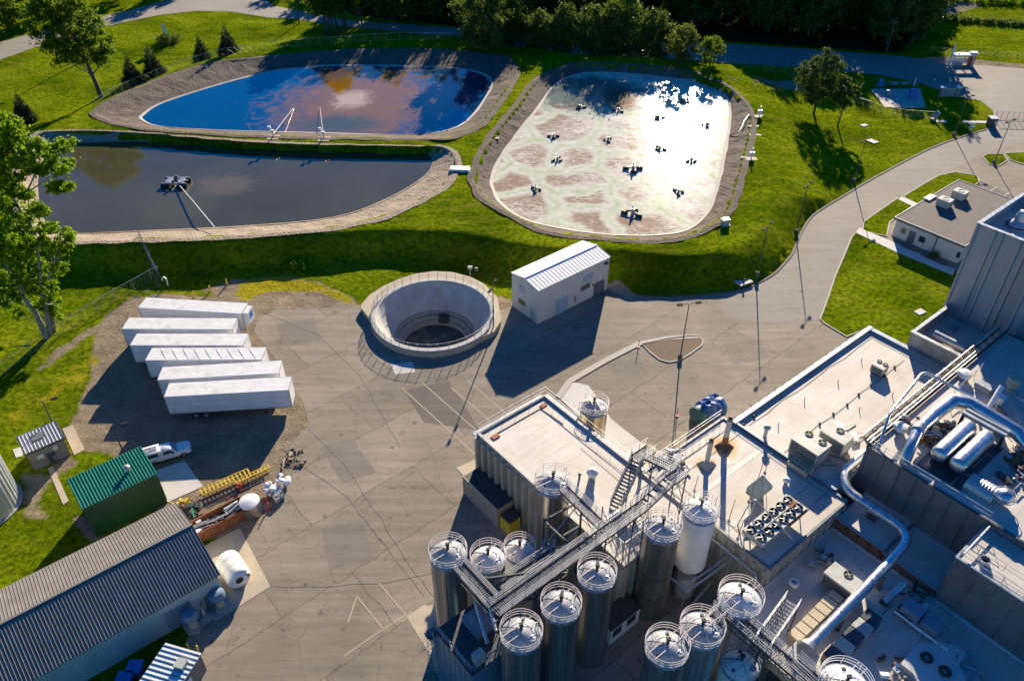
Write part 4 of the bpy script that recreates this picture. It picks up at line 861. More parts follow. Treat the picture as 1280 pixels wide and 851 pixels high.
# stacks
for (x, y, z_, hb, lb, r_) in ((905,558,7.5,4.2,'taller rusty based chimney stack on the orange stained roof',.30), (883,580,7.5,3.6,'shorter chimney stack on the pale roof, left of the rusty one',.27)):
    a, b = lp(x, y, z_); q = L(a, b, z_); t = thing('chimney_stack', lb, 'chimney', q, 'chimney stacks on the white roof')
    rus = 'brownrust' if r_ > .28 else 'concrete'
    MB().wedge([L(a-.8,b-.8,z_), L(a-.8,b+.8,z_), L(a+.8,b+.8,z_), L(a+.8,b-.8,z_)], [L(a-.35,b-.35,z_+.55), L(a-.35,b+.35,z_+.55), L(a+.35,b+.35,z_+.55), L(a+.35,b-.35,z_+.55)]).build('flashing', rus, t)
    if r_ > .28: MB().olathe(q, [(r_+.03,.5),(r_+.03,1.6)], 18).build('rusted_collar', 'rust', t)
    MB().olathe(q, [(r_,.5),(r_,hb),(r_-.05,hb),(r_-.05,.5)], 18).build('pipe', 'hvac', t, True); MB().olathe(q, [(r_-.06,hb-.5),(r_+.02,hb-.02),(r_+.02,hb+.1),(r_-.07,hb+.1),(r_-.07,hb-.4)], 18).build('top_ring', 'black', t, True); MB().lathe(q, [(r_-.08,hb-.35),(.001,hb-.34)], 14).build('black_plug', 'black', t)  # black disc closes the pipe just below its mouth
    st = []
    for k in range(22):
        an = 2*math.pi*k/22; rr = (2.2 if r_ > .28 else 1.1)*(1+.35*mnoise.noise(V((math.cos(an)*1.5, math.sin(an)*1.5, x)))); st.append(q+V((math.cos(an)*rr, math.sin(an)*rr, .006)))
    MB().sheet(st, 7.506 if r_ > .28 else 7.509).build('rust_stain', 'stain', t)
# rooftop fan bank: two rows of six fans
c4 = [lp(928.5,659.6,9.0), lp(982.5,618.4,9.0), lp(1009,634,9.0), lp(954,682,9.0)]
a0 = (c4[0][0]+c4[3][0])/2; a1 = (c4[1][0]+c4[2][0])/2; b0 = (c4[0][1]+c4[1][1])/2; b1 = (c4[2][1]+c4[3][1])/2
t = thing('condenser_bank', 'long condenser bank with twelve round fans on the white roof', 'cooling unit', L((a0+a1)/2, (b0+b1)/2, 7.5))
MB().lbox(a0, a1, b0, b1, 8.4, 9.0).lbox(a0+.1, a1-.1, (b0+b1)/2-.06, (b0+b1)/2+.06, 9.0, 9.05).build('housing', 'hvac', t)
MB().lbox(a1-3, a1+.05, b1-.02, b1+.12, 8.5, 8.9).lbox(a1-1.2, a1-.1, (b0+b1)/2-.25, (b0+b1)/2+.2, 9.0, 9.06).build('rust_panel', 'rust', t)
for i in range(2):
    for j in range(6):
        q = L(a0+(a1-a0)*(j+.5)/6, b0+(b1-b0)*(.26+.48*i), 9.0); r_ = min((a1-a0)/12, (b1-b0)/4)*.84
        f = MB(); f.olathe(q, [(r_,0),(r_,.10),(r_-.05,.10),(r_-.05,.03)], 20); f.lathe(q, [(r_-.04,.012),(.001,.012)], 20); fo = f.build('fan', 'black', t)
        bl = MB(); 
        for k in range(4): a = k*math.pi/2+.4*j; bl.box(q+V((math.cos(a)*r_*.5, math.sin(a)*r_*.5, .06)), (r_*.75,.16,.02), Matrix.Rotation(a,3,'Z') @ Matrix.Rotation(.4,3,'X'))
        bl.lathe(q, [(.1,.05),(.1,.1),(.001,.11)], 8); bl.build('blade', 'hvac', fo)
for (u, v_) in ((.04,.1),(.04,.9),(.96,.1),(.96,.9),(.5,.1),(.5,.9)): q = L(a0+(a1-a0)*u, b0+(b1-b0)*v_, 7.5); MB().bar(q, q+V((0,0,.9)), .1).build('leg', 'galv', t)
a, b = lp(950,608,9.2); t = thing('roof_hood', 'grey green sheet metal intake hood on legs beside the fan bank', 'hood', L(a,b,7.5))
MB().wedge([L(a-1.3,b-.7,8.5), L(a-1.3,b+.7,8.5), L(a+1.3,b+.7,8.5), L(a+1.3,b-.7,8.5)], [L(a-1.3,b-.7,9.5), L(a-1.3,b+.7,9.0), L(a+1.3,b+.7,9.0), L(a+1.3,b-.7,9.5)]).build('hood', 'greenhood', t); MB().lbox(a-.6,a+.6,b-.4,b+.4,7.5,8.5).build('neck', 'hvac', t)
# thin masts
for i, (x, y, hh, mt, lb) in enumerate([(947,600,3.4,'rust','rusty thin mast standing left of the sheet metal hood'),(936,626,3.0,'rust','rusty thin mast close behind the fan bank'),(911,650,3.2,'rust','leaning rusty mast at the front edge of the white roof'),(922,672,2.6,'brownrust','short dark mast at the roof edge left of the fan bank'),(868,612,2.2,'darksteel','thin dark mast behind the white silo'),(891,640,2.4,'darksteel','thin dark mast right of the white silo'),(956,590,3.0,'galv','grey lightning mast on the white roof right of the hood'),(1010,600,1.6,'galv','short grey mast near the roof step by the pipe')]):
    a, b = lp(x, y, 7.5); q = L(a, b, 7.5); t = thing('roof_mast', lb, 'mast', q, 'thin masts on the white roof'); MB().tube(q, q+V((.12,0,hh)), .045, 6, .03).build('rod', mt, t); MB().lathe(q, [(.16,0),(.16,.08),(.05,.12)], 10).build('foot', 'concrete', t)
# pipe goalpost on D
a, b = lp(922,655,7.5); m = MB(); m.path([L(a,b,7.5), L(a+1.5,b,10), L(a+1.8,b+.3,10.2), L(a+1.8,b+5.0,8.6)], .07, 8, .5); m.path([L(a+1.1,b+.5,7.5), L(a+1.7,b+.3,10.1)], .06, 6); tag(m.build('roof_pipe', 'galv'), 'bent grey pipe on props left of the fan bank', 'pipe')
# junk heap on D roof
def heap(name, label, cat, cen, rad, n, mats, seed, smax=.9, hmax=1.0, z=7.5):
    g = random.Random(seed); t = thing(name, label, cat, V((cen.x, cen.y, z)))
    for i in range(n):
        an = g.uniform(0, 6.28); q = rad*math.sqrt(g.random()); c = V((cen.x+math.cos(an)*q, cen.y+math.sin(an)*q, z+g.uniform(.1, hmax*(1-q/rad*.7)))); k = g.random(); mt = g.choice(mats)
        M_ = Matrix.Rotation(g.uniform(0,3.1),3,'Z') @ Matrix.Rotation(g.uniform(-.5,.5),3,'X'); m = MB()
        if k < .45: s_ = g.uniform(.2,.7); m.box(c, (s_*smax*1.6, s_*smax, s_*smax*.7), M_); nm = 'scrap_piece'
        elif k < .85: d = M_ @ V((g.uniform(.4,1.5)*smax,0,0)); m.path([c-d, c+V((0,0,.12)), c+d], g.uniform(.03,.12), 7); nm = 'scrap_pipe'
        else: m.olathe(c, [(.3*smax,-.2),(.34*smax,0),(.3*smax,.22),(.001,.26)], 12); nm = 'scrap_drum'
        m.build(nm, mt, t)
    return t
heap('junk_pile', 'heap of white plastic and scrap on the roof behind the stair head', 'junk', P(843,575,7.5), 1.6, 16, ['bag','bag','galv','brownrust','bag'], 3)
# HVAC units on E
def hvac(name, label, a, b, la, lb_, h, z, fans=1, mt='hvac', face=True):
    t = thing(name, label, 'roof unit', L(a, b, z)); MB().lbox(a-la/2, a+la/2, b-lb_/2, b+lb_/2, z+.25, z+h).build('housing', mt, t); MB().lbox(a-la/2+.1, a+la/2-.1, b-lb_/2+.1, b+lb_/2-.1, z, z+.25).build('base', 'darksteel', t)
    for k in range(fans):
        q = L(a+la*(.3), b+lb_*((k+.5)/fans-.5), z+h); r_ = min(.45, lb_/fans*.4, la*.3); f = MB().olathe(q, [(r_,0),(r_,.08),(r_-.05,.08),(r_-.05,.02)], 18).lathe(q, [(r_-.04,.012),(.001,.013)], 18).build('fan', 'black', t); MB().bar(q+V((-r_*.8,0,.05)), q+V((r_*.8,0,.05)), .06, .02).bar(q+V((0,-r_*.8,.06)), q+V((0,r_*.8,.06)), .06, .02).build('blade', 'hvac', f)
    if face: m = MB(); [m.lbox(a-la/2-.03, a-la/2, b-lb_/2+.15, b+lb_/2-.15, z+.4+i*.18, z+.5+i*.18) for i in range(int((h-.5)/.18))]; m.build('louvre', 'darksteel', t)
    return t
a, b = lp(1100,458,8.5); hvac('roof_unit', 'single square roof unit standing alone near the far end of the big pale roof', a, b, 1.4, 1.6, 1.3, 7.5, 2)
a, b = lp(1018,556,9.6); hvac('roof_unit', 'large cream roof unit with two fans and an open dark intake, nearest the roof step', a, b-.4, 2.6, 3.4, 2.3, 7.5, 2, 'hvac')
a, b = lp(1036,545,9.6); hvac('roof_unit', 'grey green roof unit with one fan directly behind the cream one', a+1.0, b+.4, 2.0, 3.0, 2.2, 7.5, 1)
a, b = lp(1004,578,8); t = thing('pallet_stack', 'sagging tan timber frame below the cream roof unit', 'timber', L(a,b,7.5)); [MB().lbox(a-1.2+k*.45, a-.95+k*.45, b-1.2, b+1.3, 7.5+.1*k, 8.1+.1*k).build('plank', 'sandunit', t) for k in range(5)]
heap('loose_sheeting', 'crumpled white sheeting beside the grey green roof unit', 'sheeting', P(1062,545,7.5), 1.5, 9, ['bag','white','roof'], 8, 1.3, .5)
heap('rubble_strip', 'strip of brown rubble along the foot of the tall dark wall', 'rubble', P(1047,570,7.5), 2.0, 12, ['brownrust','stonewall','sandunit'], 18, .7, .4)
a, b = lp(956,545,7.5); t = thing('roof_valve', 'small white vent stack behind the roof step cable', 'vent', L(a,b,7.5)); MB().tube(L(a,b,7.5), L(a,b,8.8), .22, 12).build('stub', 'galv', t, True); MB().lathe(L(a,b,8.8), [(.42,0),(.42,.2),(.1,.4)], 12).build('cap', 'hvac', t)
a, b = lp(982,603,7.5); t = thing('roof_valve', 'small white dome vent near the corner of the white roof', 'vent', L(a,b,7.5)); MB().ball(L(a,b,7.9), .4, 12, .8).build('cap', 'bag', t, True); MB().tube(L(a,b,7.5), L(a,b,7.8), .2, 10).build('stub', 'darksteel', t)
t = thing('roof_ladder', 'short galvanised crossover ladder at the step between the two white roofs', 'ladder', L(62.3,-26,7.5)); m = MB(); m.rail([L(61.6,-26.6,7.5), L(63.2,-26.6,7.6)], 1.0, .8, .03); m.rail([L(61.6,-25.6,7.5), L(63.2,-25.6,7.6)], 1.0, .8, .03); m.build('hand_rail', 'galv', t); MB().lbox(61.6,63.2,-26.6,-25.6,7.98,8.03).build('tread', 'grating', t)
# --- F: tall dark cladded block with ducts, G low roofs, H block, J yard roof
tF = block('duct_building', 'tall dark cladded block with silver ducts and tanks crowded on its roof', 65.95, 97, -22.0, 14, 12, ribA=(1.75,.16,.16), ribB=(1.7,.3,.2), wall='graypanel', par=.12, pw=.2, capm='darksteel')
MB().rail([L(66.1,-22,12.1), L(66.1,-9.3,12.1)], 1.0, 1.8, .022).build('guard_rail', 'galv', tF)
tH = block('mixing_building', 'near dark cladded block with a sunlit corner of roof at the right edge', 60.25, 65.9, -9.3, 22, 11.3, wall='graypanel', ribA=(1.75,.14,.14), par=.12, pw=.2, capm='bluepanel')
MB().rail([L(60.5,-9.1,11.4), L(60.5,6,11.4)], 1.0, 1.8, .022).rail([L(62.0,-8.2,11.4), L(62.0,6,11.4)], 1.0, 2.4, .02).build('guard_rail', 'galv', tH)
MB().path([L(60.7,-8.9,11.9), L(65.6,-8.9,11.9)], .09, 7).build('roof_pipe', 'bag', tH)
q = L(61.7,-7.4,11.3); t = thing('roof_ventilator', 'round open vent ring on the sunlit roof corner of the near dark block', 'ventilator', q); MB().olathe(q, [(.5,0),(.5,.5),(.4,.5),(.4,.1)], 18).build('ring', 'galv', t, True); MB().lathe(q, [(.39,.1),(.001,.12)], 14).build('plug', 'black', t)
tG = block('annex', 'low annex crossed by the big pipe, rusty brown front under its flat roof', 60.3, 65.93, -20.4, -15.0, 6.4, wall='brownrust', par=.1, pw=.12, capm='bluepanel', ribA=(1.0,.3,.3))
tG2 = block('annex', 'low annex with a shaded flat roof right of the big pipe bend', 60.3, 65.93, -14.9, -9.35, 6.1, wall='brownrust', par=.1, pw=.12, capm='bluepanel', ribA=(1.3,.2,.2))
tJ = block('packing_building', 'low roof with pipes and clutter at the lower right between silos and dark blocks', 43.3, 60.2, -20.4, 26, 5, wall='beigepanel', ribA=(1.2,.4,.25), par=.14, pw=.2, capm='concrete_pale')
# fluted backing wall pipe on D front
m = MB(); m.path([L(48.2,-27.5,6.4), L(48.2,-21.3,6.4), L(47.6,-20.9,5.6), L(45.2,-20.9,5.3)], .12, 8, .6); m.path([L(48.3,-26,2.2), L(48.3,-26,6.2)], .05, 6); m.path([L(48.3,-24,1), L(48.3,-24,6.2)], .05, 6); tag(m.build('wall_pipe', 'galv'), 'pale pipe running under the roof edge of the boiler building front', 'pipe')
# K: low link with grey wall, tower with blue cladding
tK = thing('link_building', 'low link block with a grey panel wall at the foot of the tall blue tower', 'building', L(95,-27,0))
m = MB(); m.lbox(91.3,101,-30.4,-22.1,0,8.2); m.lbox(91.3,91.7,-30.4,-24.2,8.2,9.8).lbox(91.7,101,-30.4,-30.1,8.2,9.8); ribs_a(m, 91.3, -30.3, -24.3, 7.6, 9.7, 2.9, .08, .05); m.build('wall', 'beigepanel', tK); MB().lbox(91.75,100.95,-30.0,-22.2,8.15,8.25).build('roof', 'roof', tK); MB().lbox(91.2,91.75,-30.5,-24.1,9.8,9.9).lbox(91.75,101,-30.5,-30.05,9.8,9.9).build('coping', 'galv', tK)
MB().tube(L(94.5,-28.8,8.9), L(94.5,-24.6,8.9), .55, 14).build('duct_section', 'galv', tK, True); MB().lbox(93.2,95.4,-24.2,-22.9,8.2,9.8).build('roof_box', 'darksteel', tK); MB().lbox(97.2,99.2,-28.5,-27.6,8.2,8.7).build('roof_curb', 'bluepanel', tK)
def tower(label, a0, a1, b0, b1, z, z0, nm='tower_building', rp=2.0):
    t = thing(nm, label, 'building', L((a0+a1)/2,(b0+b1)/2,z0)); m = MB(); m.lbox(a0,a1,b0,b1,z0,z-1.6); m.lbox(a0,a0+.35,b0,b1,z-1.6,z).lbox(a0+.35,a1,b0,b0+.35,z-1.6,z).lbox(a1-.35,a1,b0+.35,b1,z-1.6,z).lbox(a0+.35,a1-.35,b1-.35,b1,z-1.6,z)
    i = 0; b = b0+.25
    while b < b1: ribs = [L(a0, b-.16, z0), L(a0-.28, b-.1, z0), L(a0-.28, b+.1, z0), L(a0, b+.16, z0)]; m.wedge(ribs, [p+V((0,0,z-z0-.02)) for p in ribs]); b += rp*(.45 if i % 2 else 1.1); i += 1
    m.build('wall', 'bluepanel', t); MB().lbox(a0+.36,a1-.36,b0+.36,b1-.36,z-1.62,z-1.5).build('roof', 'roof', t); MB().lbox(a0-.08,a0+.4,b0-.08,b1,z,z+.08).lbox(a0+.4,a1,b0-.08,b0+.4,z,z+.08).build('coping', 'galv', t); return t
tT = tower('tall blue grey ribbed tower block at the right edge beside the office', 101, 113.5, -31, -22.6, 22, 0)
MB().lbox(100.6,100.98,-26.0,-25.3,9.4,10.1).build('wall_box', 'galv', tT)
tower('ribbed tower wing cut by the right frame edge, in front of the tall blue tower', 98.6, 113.5, -22.5, 4, 22, 0)
q = L(107,-28.2,20.4); t = thing('roof_cyclone', 'grey cone capped vent standing inside the tower parapet', 'vent', q); MB().lathe(q, [(1.3,0),(1.3,.4),(.7,1.1),(.7,1.7),(.4,2.4),(.001,2.5)], 20).build('cone', 'galv', t, True); MB().ring(q+V((0,0,.4)), 1.35, .08).build('ring', 'black', t)
# --- big shaded pipe
m = MB(); m.path([L(69,-22.9,8.3), L(64.6,-22.9,8.2), L(62.9,-21.2,8.0), L(62.9,-13.7,8.0), L(55,-13.5,7.7), L(45.6,-13.5,7.0)], .50, 18, 2.4); t = thing('pipe_duct', 'huge silver pipe bending over the annex roofs and down to the low roof', 'duct', L(62,-14,6)); m.build('pipe', 'duct', t, True)
m = MB(); 
for q, d in ((L(62.9,-18,8.0),1), (L(59,-13.6,7.85),0), (L(55,-13.5,7.7),0), (L(50,-13.5,7.35),0)):
    u = V((SP,-CP,0)) if d else V((CP,SP,.07)).normalized(); m.tube(q-u*.06, q+u*.06, .53, 18)
m.build('flange', 'galv', t); MB().tube(L(45.6,-13.5,7.0), L(44.8,-13.5,6.9), .58, 16, 1.0).build('flared_end', 'duct', t, True)
for a, b, z in ((62.9,-18,6.4),(57,-13.5,5),(50,-13.5,5)): MB().lbox(a-.1,a+.1,b-.5,b+.5,z,7.0).build('support', 'darksteel', t)
# --- duct on the F roof
t = thing('pipe_duct', 'fat silver duct with a steep elbow on the tall dark block roof', 'duct', L(72,-19,12)); MB().path([L(66.9,-18.3,12.1), L(68.2,-18.7,13.3), L(70.4,-19.3,13.7)], .55, 18, .8).build('riser', 'duct', t, True); MB().tube(L(70.2,-19.25,13.65), L(71.0,-19.4,13.72), .72, 18).build('flange', 'galv', t); MB().path([L(70.6,-19.3,13.7), L(74,-19.4,13.8), L(77.2,-19.2,13.9), L(78.2,-17.8,13.9), L(78.2,-12.6,13.5), L(77.8,-10.5,12.4)], [.58,.74,.82,.82,.8,.55], 20).build('main_run', 'duct', t, True)
for a, b in ((73,-19.4),(78.2,-14)): MB().lbox(a-.1,a+.1,b-.6,b+.6,12,13.2).build('support', 'darksteel', t)
m = MB(); m.path([L(66.5,-21.0,12.1), L(70.0,-22.4,14.0), L(78.8,-23.6,14.0), L(79.4,-23.2,14.0), L(79.4,-17.2,13.9), L(79.4,-16.8,12.1)], .17, 10, .8); tag(m.build('bent_pipe', 'duct', None, True), 'slim silver pipe arching over the fat duct and the roof edge', 'pipe')
for i, (b, lb) in enumerate([(-16.2,'left of two horizontal silver tanks on the dark block roof'),(-14.3,'right of two horizontal silver tanks on the dark block roof')]):
    t = thing('horizontal_tank', lb, 'tank', L(71.8,b,12), 'horizontal tanks on the roof'); m = MB(); ax = V((CP,SP,0)); q = L(68.4,b,13.6); Mx = ax.to_track_quat('Z','Y').to_matrix()
    pr = [(.001,0),(.55,.08),(.78,.3),(.84,.6),(.84,6.4),(.78,6.7),(.55,6.95),(.001,7.0)]; tmp = MB().lathe((0,0,0), pr, 24); m.add([q+Mx @ V(p) for p in tmp.v], tmp.f); m.build('shell', 'duct', t, True)
    for s_ in (1.3, 5.6): MB().lbox(68.4+s_-.15, 68.4+s_+.15, b-.6, b+.6, 12.0, 13.1).build('saddle', 'darksteel', t)
t = thing('tank_platform', 'dark steel deck and blue grey beam around the two silver tanks', 'frame', L(72,-15,12)); MB().lbox(67.6,76.6,-17.4,-12.8,12.0,12.12).build('deck', 'darksteel', t); MB().lbox(75.8,76.2,-17.5,-13.0,13.9,14.3).lbox(76.6,76.9,-17.5,-13.0,13.9,14.3).build('beam', 'bluepanel', t); MB().lbox(75.9,76.1,-17.5,-17.2,12.1,13.9).build('column', 'darksteel', t); MB().lbox(75.9,76.1,-13.3,-13.0,12.1,13.9).build('column', 'darksteel', t)
heap('pipe_cluster', 'tangle of rusty pipes and fittings between the duct and the silver tanks', 'pipework', L(71.6,-17.9,12), 1.5, 34, ['brownrust','sandunit','galv','galv','darksteel','rust'], 22, .9, 1.2, 12)
heap('pipe_cluster', 'second tangle of valves and pipes in the crook of the silver duct', 'pipework', L(74.6,-17.9,12), 1.5, 34, ['galv','sandunit','brownrust','galv','darksteel'], 23, .8, 1.1, 12)
heap('pipe_cluster', 'valve clutter right of the fat duct at the right frame edge', 'pipework', L(76.5,-10.3,12), 2.2, 30, ['galv','sandunit','brownrust','darksteel','rust'], 24, 1.0, 1.2, 12)
heap('pipe_cluster', 'mixed pipework beyond the hopper on the shaded dark block roof', 'pipework', L(72.5,-9.5,12), 1.6, 16, ['galv','darksteel','sandunit'], 25, .9, .9, 12)
t = thing('screw_hopper', 'ribbed pale hopper drum lying on the shaded dark block roof', 'hopper', L(69.4,-12,12)); m = MB(); q = L(69.2,-12.9,12.0); u = V((SP,-CP,0)); Mx = u.to_track_quat('Z','Y').to_matrix(); tmp = MB().lathe((0,0,0), [(.001,0)]+[(1.15+(.06 if i % 2 else 0), .02+i*.15) for i in range(19)]+[(.001,2.9)], 26); m.add([q+Mx @ V(p) for p in tmp.v], tmp.f); m.build('ribbed_drum', 'galv', t, True); q2 = L(69.2,-9.6,12.9); MB().ball(q2, .85, 16, .9).build('end_bell', 'duct', t, True); MB().ring(q2+V((0,0,-.1)), 1.0, .05).ring(q2+V((0,0,.3)), 1.0, .04).build('guard_ring', 'galv', t)
for i, (a, b, r_, lb) in enumerate([(70.6,-21.0,.72,'white round ventilator by the railing corner of the tall dark block'),(84.4,-21.0,.75,'white round ventilator beside the roof edge pipes, farther back')]):
    q = L(a,b,12); t = thing('roof_ventilator', lb, 'ventilator', q); MB().tube(q, q+V((0,0,.5)), r_*.7, 16).build('stem', 'galv', t); MB().lathe(q, [(r_,.5),(r_,.8),(r_*.85,.98),(r_*.3,1.08),(.001,1.1)], 22).build('cap', 'bag', t, True)
q = L(86.6,-16.6,12); t = thing('roof_ventilator', 'yellowish barrel shaped ventilator near the right frame edge', 'ventilator', q); MB().lathe(q, [(.5,0),(.5,.7),(.75,.9),(.75,1.2),(.6,1.25),(.75,1.35),(.75,1.7),(.4,1.9),(.001,1.95)], 20).build('barrel', 'sandunit', t, True); MB().lbox(86.1,87.1,-17.1,-16.1,12,12.3).build('base', 'hvac', t)
a, b = 82.6, -16.6; t = thing('roof_flue', 'white slanted pipe stub left of the yellowish barrel ventilator', 'pipe', L(a,b,12)); MB().path([L(a-1.6,b,12.3), L(a+1.0,b-.3,14)], .26, 12).build('pipe', 'bag', t, True); MB().lbox(a+.3,a+1.3,b-.5,b+.6,12,13.0).build('box', 'white', t)
a, b = 84.2, -18.6; t = thing('roof_hood', 'low grey hood box on the sunlit roof between the ventilators', 'hood', L(a,b,12)); MB().lbox(a-.5,a+.5,b-.9,b+.9,12.3,12.8).build('hood', 'galv', t); MB().lbox(a-.4,a+.4,b-.8,b+.8,12,12.3).build('neck', 'hvac', t)
# roof edge pipe rack with brackets
t = thing('pipe_rack', 'bundle of long pipes on brackets along the roof edge above the big pale roof', 'pipework', L(80,-22.4,12))
for k, (db, zz_, r_, mt) in enumerate(((0,12.3,.12,'hvac'),(-.35,12.25,.10,'brownrust'),(.35,12.3,.09,'graypanel'),(-.65,12.35,.13,'hvac'),(.7,12.25,.05,'sandunit'))): MB().tube(L(66.4,-22.3+db,zz_), L(97,-22.3+db,zz_), r_, 8).build('long_pipe', mt, t)
for i in range(18): a = 67+i*1.72; MB().wedge([L(a,-22.05,10.9), L(a,-22.02,10.9), L(a+.3,-22.02,10.9), L(a+.3,-22.05,10.9)], [L(a,-23.3,12.1), L(a,-22.02,12.1), L(a+.3,-22.02,12.1), L(a+.3,-23.3,12.1)]).build('bracket', 'sandunit', t)
t = thing('roof_railing', 'long guard rail crossing the sunlit roof of the tall dark block', 'railing', L(85,-20,12)); MB().rail([L(80.5,-20.2,12), L(96,-20.6,12)], 1.1, 1.8, .022).build('rail', 'galv', t); m = MB().rail([L(96,-20.6,12), L(96,-12,12)], 1.1, 1.8, .022); m.build('rail', 'galv', t)
MB_ = MB().rail([L(78,-8,14.2), L(83,-8,14.2), L(83,-3,14.2), L(78,-3,14.2)], 1.1, 1.3, .03, closed=True); t = thing('service_platform', 'rusty service platform with railings at the right frame edge', 'platform', L(80,-6,12)); MB_.build('hand_rail', 'galv', t); MB().lbox(78,83,-8,-3,14.05,14.2).build('deck', 'brownrust', t); [MB().lbox(a-.1,a+.1,b-.1,b+.1,12,14.05).build('leg', 'darksteel', t) for a in (78.3,82.7) for b in (-7.7,-3.3)]
MB().lbox(78.6,82.4,-7.5,-4.2,14.2,15.1).build('machine_box', 'brownrust', t)
# --- things on J
t = thing('beam_stack', 'stepped row of tan timber crates beside the sunlit end of the big pipe', 'crates', L(48,-15,5)); [MB().lbox(45.6+k*1.05, 46.5+k*1.05, -15.7-.02*k, -14.5, 5.02, 6.0).build('crate', 'sandunit', t) for k in range(7)]
t = thing('duct_box', 'tan box duct under the flared end of the big pipe', 'duct', L(43.8,-13,5)); MB().lbox(43.4,45.4,-14.6,-12.4,5,6.6).build('plenum', 'hvac', t); MB().lbox(41.9,43.3,-15.2,-10.2,5.0,6.2).build('long_box', 'sandunit', t); MB().lbox(42.3,43.1,-15.0,-10.5,0,5.0).build('frame', 'darksteel', t)
t = thing('louvre_unit', 'row of dark louvred boxes on the shaded low roof below the big pipe', 'roof unit', L(49,-11.6,5)); [MB().lbox(46.2+k*1.5, 47.55+k*1.5, -12.5, -11.0, 5.02, 6.1).build('louvre_box', 'hvac' if k % 2 else 'darksteel', t) for k in range(5)]
a, b = lp(1058,720,7); hvac('roof_unit', 'dark shaded roof unit on the low roof in front of the rusty annex', a-.2, b, 2.0, 3.4, 1.9, 5, 1)
q = L(50.7,-18.6,5); t = thing('roof_ventilator', 'small round white vent on the low roof by the corner of the boiler building', 'ventilator', q); MB().tube(q, q+V((0,0,.7)), .34, 14).build('stem', 'galv', t); MB().olathe(q, [(.48,.6),(.48,.95),(.3,1.0),(.3,.8)], 18).build('cap', 'bag', t, True)
a, b = lp(1116,738,6); t = thing('short_duct', 'short leaning silver pipe stub under the second annex roof', 'pipe', L(a,b,5)); MB().path([L(a-1,b,5.1), L(a+1.4,b+.3,6.3)], .34, 12).build('pipe', 'duct', t, True); MB().lbox(a-1.4,a-.6,b-.4,b+.4,5,5.2).build('foot', 'darksteel', t)
heap('yard_clutter', 'valves and scrap parts beside the rusty annex front on the low roof', 'clutter', P(1024,700,5), 1.6, 18, ['darksteel','galv','sandunit','bluepanel'], 31, .8, .9, 5)
heap('yard_clutter', 'pale fittings heaped below the second annex on the low roof', 'clutter', P(1145,748,5), 1.6, 16, ['bag','galv','darksteel','yellow'], 32, .7, .8, 5)
heap('yard_clutter', 'scattered parts on the low roof above the bottom right railing ring', 'clutter', P(1118,838,5), 1.6, 16, ['brownrust','bag','darksteel','sandunit'], 33, .7, .6, 5)
heap('yard_clutter', 'loose rods and parts at the foot of the near dark block', 'clutter', P(1212,842,5), 1.8, 16, ['bluepanel','galv','darksteel','sandunit'], 34, .8, .5, 5)
a, b = lp(1165,775,6); t = thing('skid_unit', 'low piped skid with a thin frame against the near dark block', 'skid', L(a,b,5)); MB().lbox(a-.8,a+.7,b-2.6,b-.8,5.1,6.1).lbox(a-.8,a+.7,b-.6,b+1.0,5.1,6.0).build('motor_box', 'bluepanel', t); MB().path([L(a-1.4,b-2.8,5.5), L(a-1.4,b+2.4,5.5)], .13, 8).build('pipe', 'bag', t); MB().rail([L(a-1.6,b-3,5), L(a-1.6,b+3.2,5), L(a+1.2,b+3.2,5)], 1.3, 1.6, .03, (1.0,)).build('frame', 'galv', t)
a, b = lp(1131,768,5); tag(MB().lbox(a-.7,a+.7,b-.8,b+.8,5.0,5.25).build('roof_hatch', 'black'), 'square black hatch on the shaded low roof', 'hatch')
pts = [P(x, y, 5.1) for x, y in [(1124,832),(1140,812),(1152,806),(1190,808),(1206,820),(1196,834),(1206,851),(1190,866),(1150,866),(1140,845)]]
tag(MB().prism(pts, 5.0, 5.55).build('tarpaulin', 'palewall'), 'pale shaded tarpaulin spread over a low stack near the bottom right corner', 'tarpaulin')
for x, y, lb in ((1158,822,'upper black tyre lying on the shaded tarpaulin'), (1181,839,'lower black tyre lying on the shaded tarpaulin')): q = P(x, y, 5.6); tag(MB().ring(q+V((0,0,.12)), .42, .15, 20).build('tyre', 'black', None, True), lb, 'tyre', 'tyres weighing down the tarpaulin')
